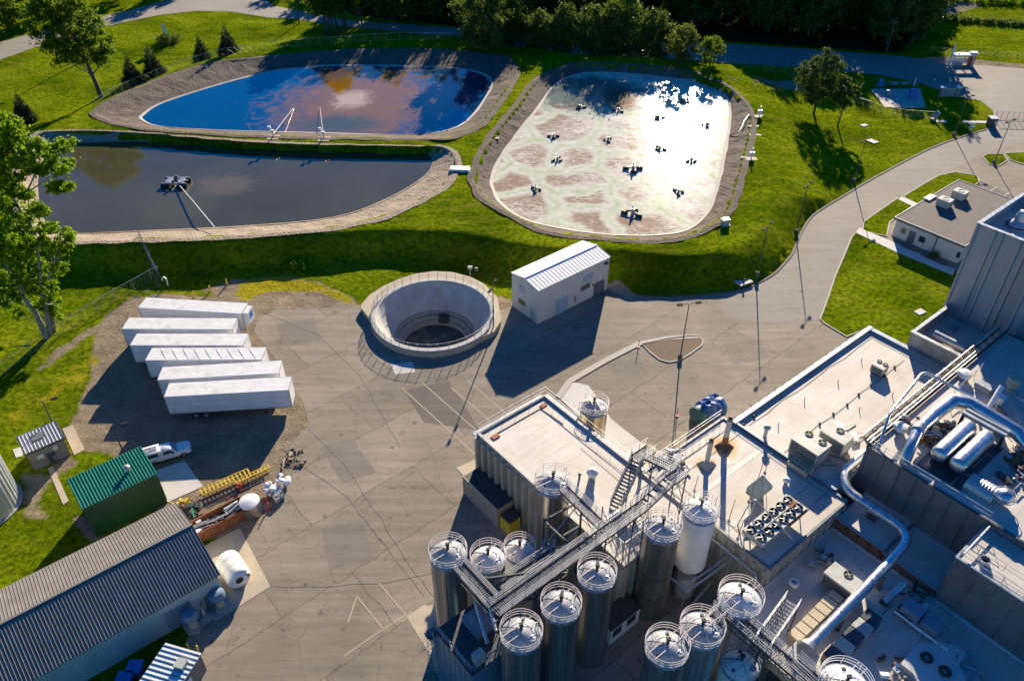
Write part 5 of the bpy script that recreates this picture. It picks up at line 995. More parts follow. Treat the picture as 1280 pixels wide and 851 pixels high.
# ================================================================ SILOS
def silo(a, b, zt, r, label, mat='steel', z0=0.0, seams=10, rail='pink_rail', gang=.66, ladder=None, hi=.95, bands=(), lid='steel_dome', dark=None):
    q = L(a, b, 0); t = thing('storage_silo', label, 'silo', L(a, b, z0), 'round storage silos with railed tops'); 
    MB().olathe(q, [(r, z0), (r, zt)], 40).build('shell', mat, t, True)
    if seams:
        m = MB()
        for k in range(seams): an = 2*math.pi*(k+.3)/seams; c = q+V((math.cos(an)*(r+.005), math.sin(an)*(r+.005), 0)); m.box(c+V((0,0,(z0+zt)/2)), (.03,.035,zt-z0-.1), Matrix.Rotation(an,3,'Z'))
        m.build('seam', 'darksteel', t)
    m = MB(); m.olathe(q, [(r+.06, zt-.14), (r+.06, zt+.06), (r-.05, zt+.06)], 40); m.build('rim_band', 'bluepanel' if not dark else dark, t)
    MB().lathe(q, [(r-.02, zt+.02), (r*.8, zt+hi*.36), (r*.5, zt+hi*.72), (.3, zt+hi*.93), (.001, zt+hi)], 40).build('cone_top', lid, t, True)
    m = MB(); 
    for h in (.45, .8, 1.15): m.ring(q+V((0,0,zt+h)), r+.10, .032, 36)
    for k in range(9): an = 2*math.pi*k/9; c = q+V((math.cos(an)*(r+.1), math.sin(an)*(r+.1), 0)); m.tube(c+V((0,0,zt-.15)), c+V((0,0,zt+1.15)), .026, 5)
    m.build('guard_rail', rail, t)
    u = V((math.cos(gang), math.sin(gang), 0)); n_ = V((-u.y, u.x, 0)); m = MB()
    for s_ in (-.35, .35): m.bar(q+n_*s_-u*(r+.1)+V((0,0,zt+1.02)), q+n_*s_+u*(r+.1)+V((0,0,zt+1.02)), .055); 
    m.build('cross_rail', rail, t); MB().tube(q+V((0,0,zt+hi-.1)), q+V((0,0,zt+hi+.55)), .13, 10).box(q+V((0,0,zt+hi+.65)), (.36,.26,.22)).build('valve', 'black', t)
    c = q+V((-.5*r, -.45*r, zt+hi*.5)); m = MB(); m.ball(c, .16, 8).tube(c, c+V((0,0,.4)), .05, 6); c = q+V((.1*r, .6*r, zt+hi*.4)); m.box(c+V((0,0,.15)), (.3,.25,.4)); m.path([q+V((0,0,zt+hi)), q+V((-.7*r,.2*r,zt+hi*.6+.15)), q+V((-1.0*r,.3*r,zt+.3)), q+V((-1.03*r-.12,.3*r,zt-.8))], .05, 6); m.build('fitting', 'darksteel', t); MB().bar(q+V((-r,-.1,zt+.5)), q+V((0,0,zt+hi+.1)), .045).bar(q+V((.2*r,-r,zt+.5)), q+V((0,0,zt+hi+.1)), .045).build('stay', rail, t)
    c = q+V((.55*r, -.35*r, zt+hi*.5)); MB().ring(c+V((0,0,.12)), .30, .05, 16).lathe(c, [(.28,0),(.28,.16),(.001,.22)], 16).build('hatch', 'galv', t, True)
    if ladder is not None:
        c = q+V((math.cos(ladder)*(r+.2), math.sin(ladder)*(r+.2), 0)); s_ = V((-math.sin(ladder), math.cos(ladder), 0))*.22; m = MB(); m.bar(c-s_+V((0,0,z0+.2)), c-s_+V((0,0,zt+1))); m.bar(c+s_+V((0,0,z0+.2)), c+s_+V((0,0,zt+1)))
        for k in range(int((zt-z0)/.35)): m.bar(c-s_+V((0,0,z0+.4+k*.35)), c+s_+V((0,0,z0+.4+k*.35)), .03)
        m.build('ladder', 'galv', t)
    for zb in bands: MB().olathe(q, [(r+.012, zb-.05), (r+.012, zb+.05)], 40).build('band', 'darksteel', t)
    return t
silo(23.9,-38.3,12.4,1.62,'leftmost tall steel silo at the end of the short walkway', ladder=-2.2)
silo(26.9,-36.3,11.2,1.55,'pale steel silo second from the left, right beside the leftmost one', 'steel', lid='white')
silo(31.0,-36.7,8.6,1.42,'short white silo under the walkway, left of the tall roof side silo', 'white', seams=0, lid='white')
silo(23.9,-28.0,12.4,1.66,'steel silo at the bottom centre beside the walkway junction', seams=9)
silo(28.2,-27.9,12.4,1.64,'steel silo in shade, second of the front row from the bottom centre', seams=9)
silo(32.7,-28.2,12.4,1.62,'steel silo in shade, third of the front row under the walkway', seams=9)
silo(41.0,-28.0,12.4,1.66,'tall grey brown silo against the corner of the silo block, left of the white one', seams=9, bands=(6.8,3.6))
tW = silo(45.3,-27.1,12.5,1.6,'white painted silo beside the boiler building front', 'white', z0=5.0, seams=0, lid='white')
q = L(45.3,-27.1,0); MB().olathe(q, [(.5,3.4),(1.6,5.0)], 32).build('hopper_cone', 'galv', tW, True); MB().lathe(q, [(1.15,.1),(1.15,2.6),(.9,2.9),(.001,3.0)], 28).build('drum', 'hvac', tW, True); [MB().bar(q+V((math.cos(k)*1.5, math.sin(k)*1.5, 0)), q+V((math.cos(k)*1.5, math.sin(k)*1.5, 5.1)), .12).build('leg', 'darksteel', tW) for k in (.6,2.2,3.7,5.3)]
silo(37.0,-38.8,12.2,1.7,'tall steel silo in front of the fluted wall with a short bridge from its top', gang=.5, ladder=-2.6)
silo(51.4,-47.5,7.7,1.62,'lone short golden steel tank behind the silo block roof', 'steelgold', seams=0, ladder=-2.1, gang=1.8, lid='steel_dome')
silo(40.6,-18.7,12.2,1.82,'broad pale steel silo at the lower right above the walkway', 'steelpale', seams=0, lid='white')
silo(35.8,-18.9,12.2,1.75,'pale steel silo at the bottom, middle of the lower right three', 'steelpale', seams=0, lid='steel_dome')
silo(32.3,-19.6,12.2,1.7,'bottom edge silo with a blue rim, leftmost of the lower right three', 'steel', seams=0)
silo(41.1,-8.7,11.6,1.95,'white topped silo cut by the bottom edge at the lower right', 'steelpale', seams=0, lid='white', rail='bag')
silo(37.4,-15.6,9.5,1.5,'plain beige cone silo below the lower right walkway', 'poly', seams=0, lid='poly', rail='galv')
# ================================================================ WALKWAYS
def walkway(name, label, p, q, wd=1.15, group='steel walkways over the silos', legs=(), rails=(1,1), steps=False, cat='walkway', h=1.1, under=True):
    p, q = V(p), V(q); t = thing(name, label, cat, p, group); u = (q-p); hu = V((u.x, u.y, 0)).normalized(); n_ = V((-hu.y, hu.x, 0)); m = MB()
    for s_ in (-1, 1): m.bar(p+n_*s_*wd/2, q+n_*s_*wd/2, .07, .22)
    m.build('side_beam', 'darksteel', t); m = MB(); l = u.length
    if steps:
        k = max(3, int(abs(u.z)/.2)) if abs(u.z) > .5 else max(3, int(l/.28))
        for i in range(k): c = p+u*((i+.5)/k); m.box(c, (.26, wd-.1, .05), Matrix.Rotation(math.atan2(hu.y, hu.x), 3, 'Z'))
        m.build('tread', 'grating', t)
    else:
        k = int(l/.22)
        for i in range(k+1): c = p+u*(i/max(k,1)); m.bar(c-n_*(wd/2-.05), c+n_*(wd/2-.05), .10, .04)
        for s_ in (-.3, -.1, .1, .3): m.bar(p+n_*s_*wd+V((0,0,-.02)), q+n_*s_*wd+V((0,0,-.02)), .05, .03)
        m.build('grating', 'grating', t)
    for s_, on in zip((-1, 1), rails):
        if on: MB().rail([p+n_*s_*wd/2, q+n_*s_*wd/2], h, 1.4, .024, (1.0,.68,.36), toe=1).build('hand_rail', 'rail', t)
    for (f, z0) in legs:
        c = p+u*f
        for s_ in (-1, 1): MB().bar(V((c.x, c.y, z0))+n_*s_*wd/2, c+n_*s_*wd/2, .13).build('column', 'darksteel', t)
        m = MB(); zs = list(np.arange(z0+.3, c.z, 2.4)); 
        for i in range(len(zs)-1): a = V((c.x, c.y, zs[i])); b_ = V((c.x, c.y, zs[i+1])); m.bar(a-n_*wd/2, b_+n_*wd/2, .06)
        m.build('brace', 'darksteel', t)
    if under and not steps:
        m = MB(); k = max(2, int(l/1.5))
        for s_ in (-1, 1):
            m.bar(p+n_*s_*wd/2+V((0,0,-.75)), q+n_*s_*wd/2+V((0,0,-.75)), .06)
            for i in range(k): a = p+u*(i/k); b_ = p+u*((i+.5)/k); c = p+u*((i+1)/k); m.bar(a+n_*s_*wd/2, b_+n_*s_*wd/2+V((0,0,-.75)), .05).bar(b_+n_*s_*wd/2+V((0,0,-.75)), c+n_*s_*wd/2, .05)
        m.build('truss', 'darksteel', t)
    return t
walkway('catwalk', 'longest steel catwalk running over the silo block beside the front silos', L(23.6,-31.1,12.4), L(42.0,-31.1,12.4), 1.25, legs=((.08,0),(.38,0),(.68,0),(.97,7.5)))
walkway('catwalk', 'short catwalk from the walkway junction to the leftmost silo', L(23.9,-31.8,12.4), L(23.9,-36.8,12.4), 1.2)
walkway('catwalk', 'narrow bridge from the tall roof side silo down to the long catwalk', L(36.9,-37.2,13.0), L(36.9,-31.8,12.45), 1.0)
walkway('stair_flight', 'short rising stair at the right end of the long catwalk', L(42.0,-31.1,12.4), L(45.4,-31.1,13.4), 1.2, steps=True)
walkway('catwalk', 'stair landing beside the white silo at the top of the stairs', L(45.4,-31.1,13.4), L(47.2,-31.1,13.4), 1.3, legs=((.9,7.5),))
walkway('stair_flight', 'stair descending from the landing toward the corner of the silo block roof', L(46.9,-31.8,13.3), L(48.2,-36.2,10.6), 1.1, steps=True)
walkway('catwalk', 'lower landing over the joint between the silo block and the boiler roof', L(47.0,-36.9,10.6), L(49.4,-36.9,10.6), 1.3, legs=((.1,7.5),(.9,7.5)))
walkway('stair_flight', 'long steep stair dropping from the lower landing onto the silo block roof', L(47.0,-36.7,10.5), L(42.6,-35.2,7.6), 1.2, steps=True)
walkway('catwalk', 'low cross walkway under the long catwalk near the short white silo', L(33.6,-35.2,9.2), L(28.6,-32.2,9.2), 1.0)
walkway('catwalk', 'inner parallel walkway between the leftmost silos and the long catwalk', L(26.0,-33.8,10.2), L(33.0,-33.6,10.2), 1.0, legs=((.1,0),(.9,0)))
walkway('catwalk', 'lower right catwalk reaching from the broad pale silo toward the bottom edge', L(39.0,-19.8,12.0), L(39.0,-8.8,12.0), 1.25, legs=((.45,0),(.95,0)))
walkway('catwalk', 'short bridge between the broad pale silo and its lower neighbour', L(38.4,-18.8,12.35), L(36.6,-18.9,12.35), .9)
s0 = P(952,806,12.0); s1 = P(990,752,9.4); walkway('stair_flight', 'pale metal stair rising over the low roof beside the broad pale silo', s0, s1, 1.3, steps=True, legs=((.98,5),))
walkway('catwalk', 'walkway stub at the bottom edge right of the lower right catwalk', L(39.6,-12.4,12.0), L(39.6,-6.0,11.6), 1.0)
# supporting steel frame
t = thing('support_tower', 'dark steel support frame standing among the silos under the catwalks', 'frame', L(34,-34,0))
cols = [(33.4,-36.0),(33.4,-32.2),(38.0,-35.6),(29.0,-32.2),(25.2,-34.4)]
for a, b in cols: MB().bar(L(a,b,0), L(a,b,12.3), .2).build('column', 'darksteel', t)
for z in (4,8,12):
    for i, j in ((0,1),(0,2),(1,3),(3,4)): MB().bar(L(*cols[i],z), L(*cols[j],z), .16, .24).build('beam', 'darksteel', t)
for z in (0,4,8): MB().bar(L(*cols[0],z), L(*cols[1],z+4), .09).bar(L(*cols[1],z), L(*cols[3],z+4), .09).bar(L(*cols[0],z), L(*cols[2],z+4), .09).build('brace', 'galv', t)
t = thing('support_tower', 'pale braced frame on the silo block roof propping the long catwalk', 'frame', L(39,-32,7.5)); c2 = [(38.8,-33.6),(41.8,-33.6),(41.8,-30.4),(38.8,-30.4)]
for a, b in c2: MB().bar(L(a,b,7.5), L(a,b,12.3), .12).build('column', 'galv', t)
for i in range(4): j = (i+1) % 4; MB().bar(L(*c2[i],7.6), L(*c2[j],11.8), .07).bar(L(*c2[i],9.8), L(*c2[j],9.8), .08).build('brace', 'galv', t)
# process house with blue cladding between the silos
t = thing('process_house', 'blue cladded pump house with a dark cluttered deck between the front silos', 'building', L(22,-32,0)); m = MB(); m.lbox(20.3,25.2,-35.6,-30.2,0,7.2); ribs_a(m, 20.32, -35.3, -30.5, 0, 7.0, .7, .1, .07); ribs_b(m, -30.22, 20.6, 25, 0, 7.0, .7, .1, .07); m.build('wall', 'bluecladding', t); MB().lbox(20.2,25.3,-35.7,-30.1,7.2,7.35).build('deck', 'darksteel', t)
MB().rail([L(20.3,-35.6,7.35), L(20.3,-30.2,7.35), L(25.2,-30.2,7.35)], 1.1, 1.0, .03).build('guard_rail', 'rail', t); MB().path([L(24.3,-35,8.8), L(22.6,-31,8.8)], .18, 10).build('pipe', 'duct', t, True); MB().path([L(25,-34,9.6), L(23.6,-31,9.6)], .16, 10).build('pipe', 'duct', t, True); MB().lbox(21.0,22.0,-31.2,-30.4,7.4,8.6).build('cabinet', 'hvac', t); MB().lbox(22.6,24.8,-34.8,-32.4,7.36,8.2).build('machine_box', 'bluepanel', t)
MB().rail([L(20.6,-36.4,6.4), L(20.6,-35.7,6.4)], 1.0, .5, .03).lbox(19.6,20.7,-36.6,-35.7,6.2,6.35).build('side_landing', 'darksteel', t)
t = thing('ladder_cage', 'caged access ladder on the outside of the blue pump house', 'ladder', L(20.0,-35.9,0)); m = MB(); [m.bar(L(20.0,-35.9+s_,0), L(20.0,-35.9+s_,7.4), .06) for s_ in (-.25,.25)]; [m.bar(L(20.0,-36.15,.4+k*.35), L(20.0,-35.65,.4+k*.35), .04) for k in range(20)]; m.build('ladder', 'sandunit', t); m = MB(); [m.ring(L(19.8,-35.9,2.4+k*.7), .38, .025, 16) for k in range(8)]; m.build('cage', 'galv', t)
t = thing('control_cabin', 'white sided cabin with a black flat roof between the shaded silos', 'cabin', L(36.9,-28.4,0)); MB().lbox(34.9,39.0,-29.5,-27.5,0,2.5).build('wall', 'bag', t); MB().lbox(34.8,39.1,-29.58,-27.4,2.5,2.62).build('roof', 'lid', t); MB().lbox(35.2,36.4,-27.5,-27.46,1.0,2.1).build('window', 'glass', t); MB().lbox(37.2,38.4,-27.5,-27.46,1.0,2.1).build('window', 'glass', t)
t = thing('yellow_stand', 'yellow safety cage by the boiler building front wall', 'stand', L(48,-23,0)); m = MB(); a, b = 47.2, -23.6; m.rail([L(a,b,0), L(a+.8,b,0), L(a+.8,b+1.4,0), L(a,b+1.4,0)], 1.8, .7, .05, (1.0,.6,.2), closed=True); m.build('frame', 'yellow', t); MB().lbox(a+.1,a+.7,b+.2,b+1.2,.2,1.4).build('cabinet', 'darksteel', t)
walkway('stair_flight', 'dark low stair on the shaded ground near the yellow safety cage', L(46.6,-24.2,1.6), L(43.6,-24.2,.1), 1.5, steps=True, group=None)
m = MB(); m.path([L(48.5,-24.4,5.2), L(42.6,-25.0,4.6)], .12, 8).path([L(48.5,-24.9,5.2), L(42.6,-25.5,4.6)], .12, 8).path([L(42.6,-25.0,4.6), L(42.6,-29.4,4.6)], .12, 8); m.bar(L(42.6,-25.2,0), L(42.6,-25.2,4.6), .1); tag(m.build('transfer_pipe', 'galv', None, True), 'pair of grey transfer pipes spanning from the wall to the white silo', 'pipe')

g = random.Random(77)
t = thing('roof_conduit', 'thin conduits and cables run along the shaded low roof', 'conduit', L(52,-8,5)); 
for k in range(7): a, b = g.uniform(46,57), g.uniform(-18,2); MB().path([L(a,b,5.06), L(a+g.uniform(1,3),b+.1,5.08), L(a+g.uniform(1,3),b+g.uniform(2,5),5.06)], .035, 5).build('conduit', g.choice(['galv','darksteel','hvac']), t)
t = thing('roof_conduit', 'thin conduits and fittings on the dark block roof around the tanks', 'conduit', L(74,-14,12))
for k in range(14): a, b = g.uniform(67,84), g.uniform(-21,-6); MB().path([L(a,b,12.1), L(a,b,12.5), L(a+g.uniform(1,4),b,12.5), L(a+g.uniform(1,4),b+g.uniform(1,3),12.5), L(a+g.uniform(1,4),b+g.uniform(1,3),12.1)], g.uniform(.03,.09), 6).build('conduit', g.choice(['galv','brownrust','hvac','duct']), t)
heap('pipe_cluster', 'low jumble of fittings between the pipe rack and the fat silver duct', 'pipework', L(73,-21.0,12), 1.5, 20, ['galv','sandunit','brownrust','darksteel'], 27, .7, .7, 12)
# ================================================================ ROUND BASIN
t = thing('round_basin', 'big round concrete basin sunk in a raised apron beside the white shed', 'basin', BC)
# apron as a ring between its outline and the basin wall
ap = MB(); A_ = [P(x, y, 1.2) for x, y in apron_px]; n = 96; out = []
pts_ = rays([V((p.x, p.y, 0)) for p in A_], BC, n); inn = [BC+V((math.cos(2*math.pi*k/n)*(BR-.5), math.sin(2*math.pi*k/n)*(BR-.5), 0)) for k in range(n)]
pts_ = [p if (p-BC).length > BR+.05 else BC+(p-BC).normalized()*(BR+.05) for p in pts_]
ap.add([p+V((0,0,.9)) for p in inn]+[p+V((0,0,.9)) for p in pts_]+[p+V((0,0,-.3)) for p in pts_], [(i, (i+1) % n, n+(i+1) % n, n+i)[::-1] for i in range(n)]+[(n+i, n+(i+1) % n, 2*n+(i+1) % n, 2*n+i)[::-1] for i in range(n)])
ap.build('apron', 'concrete_tan', t)
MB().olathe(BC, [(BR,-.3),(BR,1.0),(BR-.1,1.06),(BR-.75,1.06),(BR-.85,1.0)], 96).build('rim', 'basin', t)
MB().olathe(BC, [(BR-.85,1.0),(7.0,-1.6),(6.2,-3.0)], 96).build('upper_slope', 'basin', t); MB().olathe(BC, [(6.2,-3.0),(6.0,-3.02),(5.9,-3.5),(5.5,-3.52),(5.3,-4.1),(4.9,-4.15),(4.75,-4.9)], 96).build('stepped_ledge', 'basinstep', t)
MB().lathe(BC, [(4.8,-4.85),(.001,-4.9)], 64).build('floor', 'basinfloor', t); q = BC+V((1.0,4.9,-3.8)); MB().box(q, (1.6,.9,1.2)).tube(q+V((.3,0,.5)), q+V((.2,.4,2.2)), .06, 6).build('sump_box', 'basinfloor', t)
m = MB(); 
for k in range(40):
    a0_, a1_ = 2*math.pi*k/40, 2*math.pi*(k+1)/40; p0 = BC+V((math.cos(a0_)*(BR-.2), math.sin(a0_)*(BR-.2), 1.06)); p1_ = BC+V((math.cos(a1_)*(BR-.2), math.sin(a1_)*(BR-.2), 1.06))
    m.bar(p0, p0+V((0,0,1.25)), .07)
    for h in (1.1,): m.bar(p0+V((0,0,h)), p1_+V((0,0,h)), .03)
    for j in range(6): f, g_2 = j/6, (j+1)/6; m.bar(p0.lerp(p1_, f)+V((0,0,.1)), p0.lerp(p1_, g_2)+V((0,0,1.05)), .010); m.bar(p0.lerp(p1_, g_2)+V((0,0,.1)), p0.lerp(p1_, f)+V((0,0,1.05)), .010)
m.build('mesh_fence', 'galv', t)
q = P(588,345,1.2); t = thing('meter_post', 'two small grey instrument boxes on posts behind the basin', 'meter', q); MB().tube(q, q+V((0,0,1.5)), .05, 6).build('post', 'galv', t); MB().box(q+V((0,0,1.6)), (.7,.3,.5)).build('box', 'hvac', t); MB().box(q+V((1.0,-.2,1.4)), (.5,.3,.6)).build('box', 'darksteel', t)
# ================================================================ TRAILERS
def place_tr(lb, corners, reefer=False):
    ps = [P(x, y, 4.1) for x, y in corners]; c = sum(ps, V((0,0,0)))/4; an = math.atan2((ps[1]-ps[0]).y+(ps[2]-ps[3]).y, (ps[1]-ps[0]).x+(ps[2]-ps[3]).x); return lb, V((c.x, c.y, .02)), an
trs = [place_tr('rearmost white box trailer, with a blue square on its nose unit', [(182,372),(309,379.4),(303,392),(173.6,385)]), place_tr('second white box trailer from the back, standing farthest left', [(161,397.4),(295.5,397.4),(290,412.4),(154,411.4)]), place_tr('third white box trailer from the back of the row', [(170,417),(310,417),(305,432),(163.4,432)]), place_tr('fourth white box trailer from the back, its roof skin buckled', [(189.4,434.5),(332,434),(328,450),(182,451.3)]), place_tr('fifth white box trailer, right behind the front one', [(203,459.3),(352,451.3),(349,466),(197.6,475)]), place_tr('front white box trailer of the row, its side and wheels in full view', [(213,479.3),(362,471.3),(360,487.3),(206.5,496)])]
def trailer(label):
    t = thing('box_trailer', label, 'trailer', (0,0,0), 'white trailers parked in a row'); l, w_ = 15.6, 2.65
    MB().box((0,0,2.62), (l, w_, 2.92)).build('box', 'trailer_side', t); m = MB(); m.box((0,0,4.10), (l-.06, w_-.06, .05)).build('roof', 'trailer_roof', t)
    m = MB(); 
    for s_ in (-1, 1): m.bar((-l/2,s_*w_/2,4.09), (l/2,s_*w_/2,4.09), .07).bar((-l/2,s_*w_/2,1.2), (l/2,s_*w_/2,1.2), .08, .12)
    for s_ in (-1, 1): m.bar((s_*l/2,-w_/2,4.09), (s_*l/2,w_/2,4.09), .07).bar((s_*l/2,-w_/2,1.2), (s_*l/2,w_/2,1.2), .08, .12).bar((s_*l/2,-w_/2,1.2), (s_*l/2,-w_/2,4.1), .09).bar((s_*l/2,w_/2,1.2), (s_*l/2,w_/2,4.1), .09)
    m.build('frame_rail', 'galv', t); m = MB(); 
    for k in range(12): x = -l/2+l*(k+.5)/12; m.box((x,-w_/2-.006,2.6), (.03,.02,2.7)); m.box((x,w_/2+.006,2.6), (.03,.02,2.7))
    m.build('side_post', 'trailer_side', t); MB().box((-2.5,0,1.0), (l-6, .9, .2)).build('chassis', 'darksteel', t)
    for x in (-4.6, -3.35):
        for s_ in (-1, 1): wh = MB().tube((x,s_*(w_/2-.5),.52), (x,s_*(w_/2-.05),.52), .52, 20).build('wheel', 'black', t, True); MB().tube((x,s_*(w_/2-.06),.52), (x,s_*(w_/2-.03),.52), .27, 14).build('rim', 'galv', wh)
    for s_ in (-1, 1): MB().box((4.2,s_*.9,.6), (.16,.14,1.2)).box((4.2,s_*.9,.03), (.35,.3,.06)).build('landing_leg', 'darksteel', t)
    MB().box((-l/2-.04,0,2.65), (.05,w_-.2,2.7)).bar((-l/2-.09,0,1.4), (-l/2-.09,0,4.0), .04).build('rear_door', 'white', t); MB().box((l/2+.015,0,2.65), (.03,w_-.25,2.7)).build('nose_panel', 'trailer_side', t); return t
t0 = trailer(trs[1][0])
for i, (lb, c, an) in enumerate(trs):
    o = t0 if i == 1 else dup(t0, label=lb); o.location = c; o.rotation_euler = (0,0,an); OFF[o.name] = V((0,0,0))
    if i == 0: MB().box((8.15,0,3.0), (.75,1.9,1.9)).build('nose_unit', 'white', o); MB().box((8.54,0,3.15), (.03,1.1,1.0)).build('blue_square', 'blue', o)
    if i == 3:
        m = MB()
        for k in range(9): m.path([(-6.5+k*1.5,1.1,4.13), (-5.9+k*1.5,.2,4.16), (-5.0+k*1.5,-1.1,4.13)], .035, 6)
        m.build('roof_wrinkle', 'trailer_roof', o, True)
# ================================================================ WHITE METAL SHED
a0, a1, b0, b1, ze, zr = 63.9, 78.5, -78.1, -71.95, 6.1, 6.75; bm = (b0+b1)/2
t = thing('metal_shed', 'tall cream metal shed with a ribbed white gable roof beside the round basin', 'building', L(71,-75,0))
m = MB(); m.lbox(a0,a1,b0,b1,-.1,ze-.05); m.add([L(a0,b0,ze-.06), L(a0,b1,ze-.06), L(a0,bm,zr-.08), L(a1,b0,ze-.06), L(a1,b1,ze-.06), L(a1,bm,zr-.08)], [(0,1,2),(3,5,4),(0,2,5,3),(1,4,5,2)])
ribs_b(m, b1, a0+.3, a1-.3, 0, ze-.15, .9, .07, .03); ribs_a(m, a0, b0+.3, b1-.3, 0, ze-.15, .9, .07, .03); m.build('wall', 'cream', t)
def gable(t, a0, a1, b0, b1, ze, zr, mat, ribw=.12, pitch=.6, rh=.06, names=('roof','roof'), mats=None, over=.12, rmat=None):
    bm = (b0+b1)/2
    for i, (be, s_) in enumerate(((b0-over, -1), (b1+over, 1))):
        m = MB(); m.wedge([L(a0-over,be,ze-.02), L(a0-over,bm,zr-.02), L(a1+over,bm,zr-.02), L(a1+over,be,ze-.02)], [L(a0-over,be,ze+.04), L(a0-over,bm,zr+.04), L(a1+over,bm,zr+.04), L(a1+over,be,ze+.04)]); 
        mt = mats[i] if mats else mat; ro = m.build(names[i], mt, t); n = int((a1-a0+2*over)/pitch); r = MB()
        for k in range(n+1): a = a0-over+ribw/2+(a1-a0+2*over-ribw)*k/n; r.wedge([L(a-ribw/2,be,ze+.03), L(a-ribw/2,bm,zr+.03), L(a+ribw/2,bm,zr+.03), L(a+ribw/2,be,ze+.03)], [L(a-ribw/3,be,ze+.04+rh), L(a-ribw/3,bm,zr+.04+rh), L(a+ribw/3,bm,zr+.04+rh), L(a+ribw/3,be,ze+.04+rh)])
        r.build('roof_rib', rmat or mt, ro)
    MB().lbox(a0-over,a1+over,bm-.12,bm+.12,zr+.05,zr+.14).build('ridge_cap', rmat or mat, t)
gable(t, a0, a1, b0, b1, ze, zr, 'shedroof', .07, .62, .035)
def wbox(t, nm, mat, fa, f, u0, u1, z0, z1, fr='galv'):          # window or door on a wall: fa 'a' -> wall a=f facing -a, 'b' -> wall b=f facing +b
    if fa == 'a': o = MB().lbox(f-.05, f+.02, u0, u1, z0, z1).build(nm, mat, t); fr_ = MB().lbox(f-.07, f-.0, u0-.07, u0, z0-.07, z1+.07).lbox(f-.07, f, u1, u1+.07, z0-.07, z1+.07).lbox(f-.07, f, u0, u1, z1, z1+.07).lbox(f-.07, f, u0, u1, z0-.07, z0)
    else: o = MB().lbox(u0, u1, f-.02, f+.05, z0, z1).build(nm, mat, t); fr_ = MB().lbox(u0-.07, u0, f, f+.07, z0-.07, z1+.07).lbox(u1, u1+.07, f, f+.07, z0-.07, z1+.07).lbox(u0, u1, f, f+.07, z1, z1+.07).lbox(u0, u1, f, f+.07, z0-.07, z0)
    fr_.build('frame', fr, o); return o
wbox(t, 'roller_door', 'glassblue2', 'b', b1, 67.4, 69.9, .05, 2.7, 'cream'); wbox(t, 'window', 'glassblue2', 'b', b1, 73.0, 74.9, 3.5, 4.7); wbox(t, 'window', 'glass', 'b', b1, 72.6, 74.5, 2.2, 3.1); wbox(t, 'door', 'graypanel', 'b', b1, 75.6, 77.6, .05, 2.3, 'darksteel')
wbox(t, 'window', 'glassblue2', 'a', a0, -76.2, -75.1, 3.7, 4.9); wbox(t, 'window', 'glass', 'a', a0, -76.4, -74.9, 1.6, 2.5); MB().tube(L(a0-.15,-73.3,.2), L(a0-.15,-73.3,2.6), .06, 8).tube(L(a0-.15,-72.8,.2), L(a0-.15,-72.8,2.0), .05, 8).build('wall_pipe', 'bluepanel', t)
MB().tube(L(71.4,b1+.12,.9), L(71.4,b1+.12,1.9), .07, 8).lbox(75.0,75.3,b1+.01,b1+.12,2.2,2.5).lbox(77.4,78.0,b1+.01,b1+.3,5.2,5.5).build('wall_lamp', 'darksteel', t)
# ================================================================ OFFICE
a0, a1, b0, b1, z = 128.9, 151.4, -52.5, -39.9, 3.6; t = thing('office_building', 'low cream office with a flat dark gravel roof beside the lawn', 'building', L(140,-46,0))
MB().lbox(a0+.4,a1-.4,b0+.4,b1-.4,-.1,z-.25).build('wall', 'office_wall', t); MB().lbox(a0,a1,b0,b1,z-.3,z-.02).build('fascia', 'darkkerb', t); MB().lbox(a0+.15,a1-.15,b0+.15,b1-.15,z-.02,z+.03).build('roof', 'gravelroof', t)
m = MB(); m.lbox(a0,a1,b0,b0+.14,z-.01,z+.12).lbox(a0,a1,b1-.14,b1,z-.01,z+.12).lbox(a0,a0+.14,b0+.15,b1-.15,z-.01,z+.12).lbox(a1-.14,a1,b0+.15,b1-.15,z-.01,z+.12).build('roof_edge', 'rail', t)
f = a0+.4; W_ = b1-b0; wbox(t, 'window', 'glass', 'a', f, b0+W_*.13, b0+W_*.20, 1.2, 2.2); wbox(t, 'door', 'bluedoor', 'a', f, b0+W_*.25, b0+W_*.34, .05, 2.3, 'galv'); wbox(t, 'window', 'glass', 'a', f, b0+W_*.40, b0+W_*.48, 1.1, 2.1); MB().lbox(f-.12,f,b0+W_*.62,b0+W_*.62+.15,0,z-.3).build('downpipe', 'darksteel', t); wbox(t, 'window', 'glass', 'a', f, b0+W_*.93, b0+W_*.97, 1.1, 2.1)
for i, ((x, y), lb) in enumerate([((1181,253), 'left of two boxy air conditioning units on the office roof'), ((1200,243), 'right of two boxy air conditioning units on the office roof')]):
    a, b = lp(x, y, 4.4); t = thing('roof_unit', lb, 'roof unit', L(a,b,z), 'units on the office roof'); MB().lbox(a-.9,a+.9,b-1.1,b+1.1,z+.15,z+1.5).build('housing', 'hvac', t); MB().lbox(a-.8,a+.8,b-1.0,b+1.0,z,z+.15).build('base', 'darksteel', t); MB().olathe(L(a,b,z+1.5), [(.6,0),(.6,.08),(.5,.08),(.5,.02)], 18).build('fan_grille', 'galv', t)
m = MB(); a, b = lp(1162,247,3.8); m.lbox(a-1.2,a+1.4,b-.6,b+.6,z,z+.3); tag(m.build('roof_step', 'galv'), 'low grey curb on the far left corner of the office roof', 'curb')
q = P(1166,322,.1); t = thing('shrub', 'small dark shrub beside the office footpath', 'shrub', q); m = leaf_mesh('crown', [((0,0,.5), .9), ((.6,.3,.4), .6)], 1500, .1, 'leafdark', 77); m.parent = t; MB().tube(q, q+V((0,0,.5)), .05, 6).build('stem', 'bark', t)
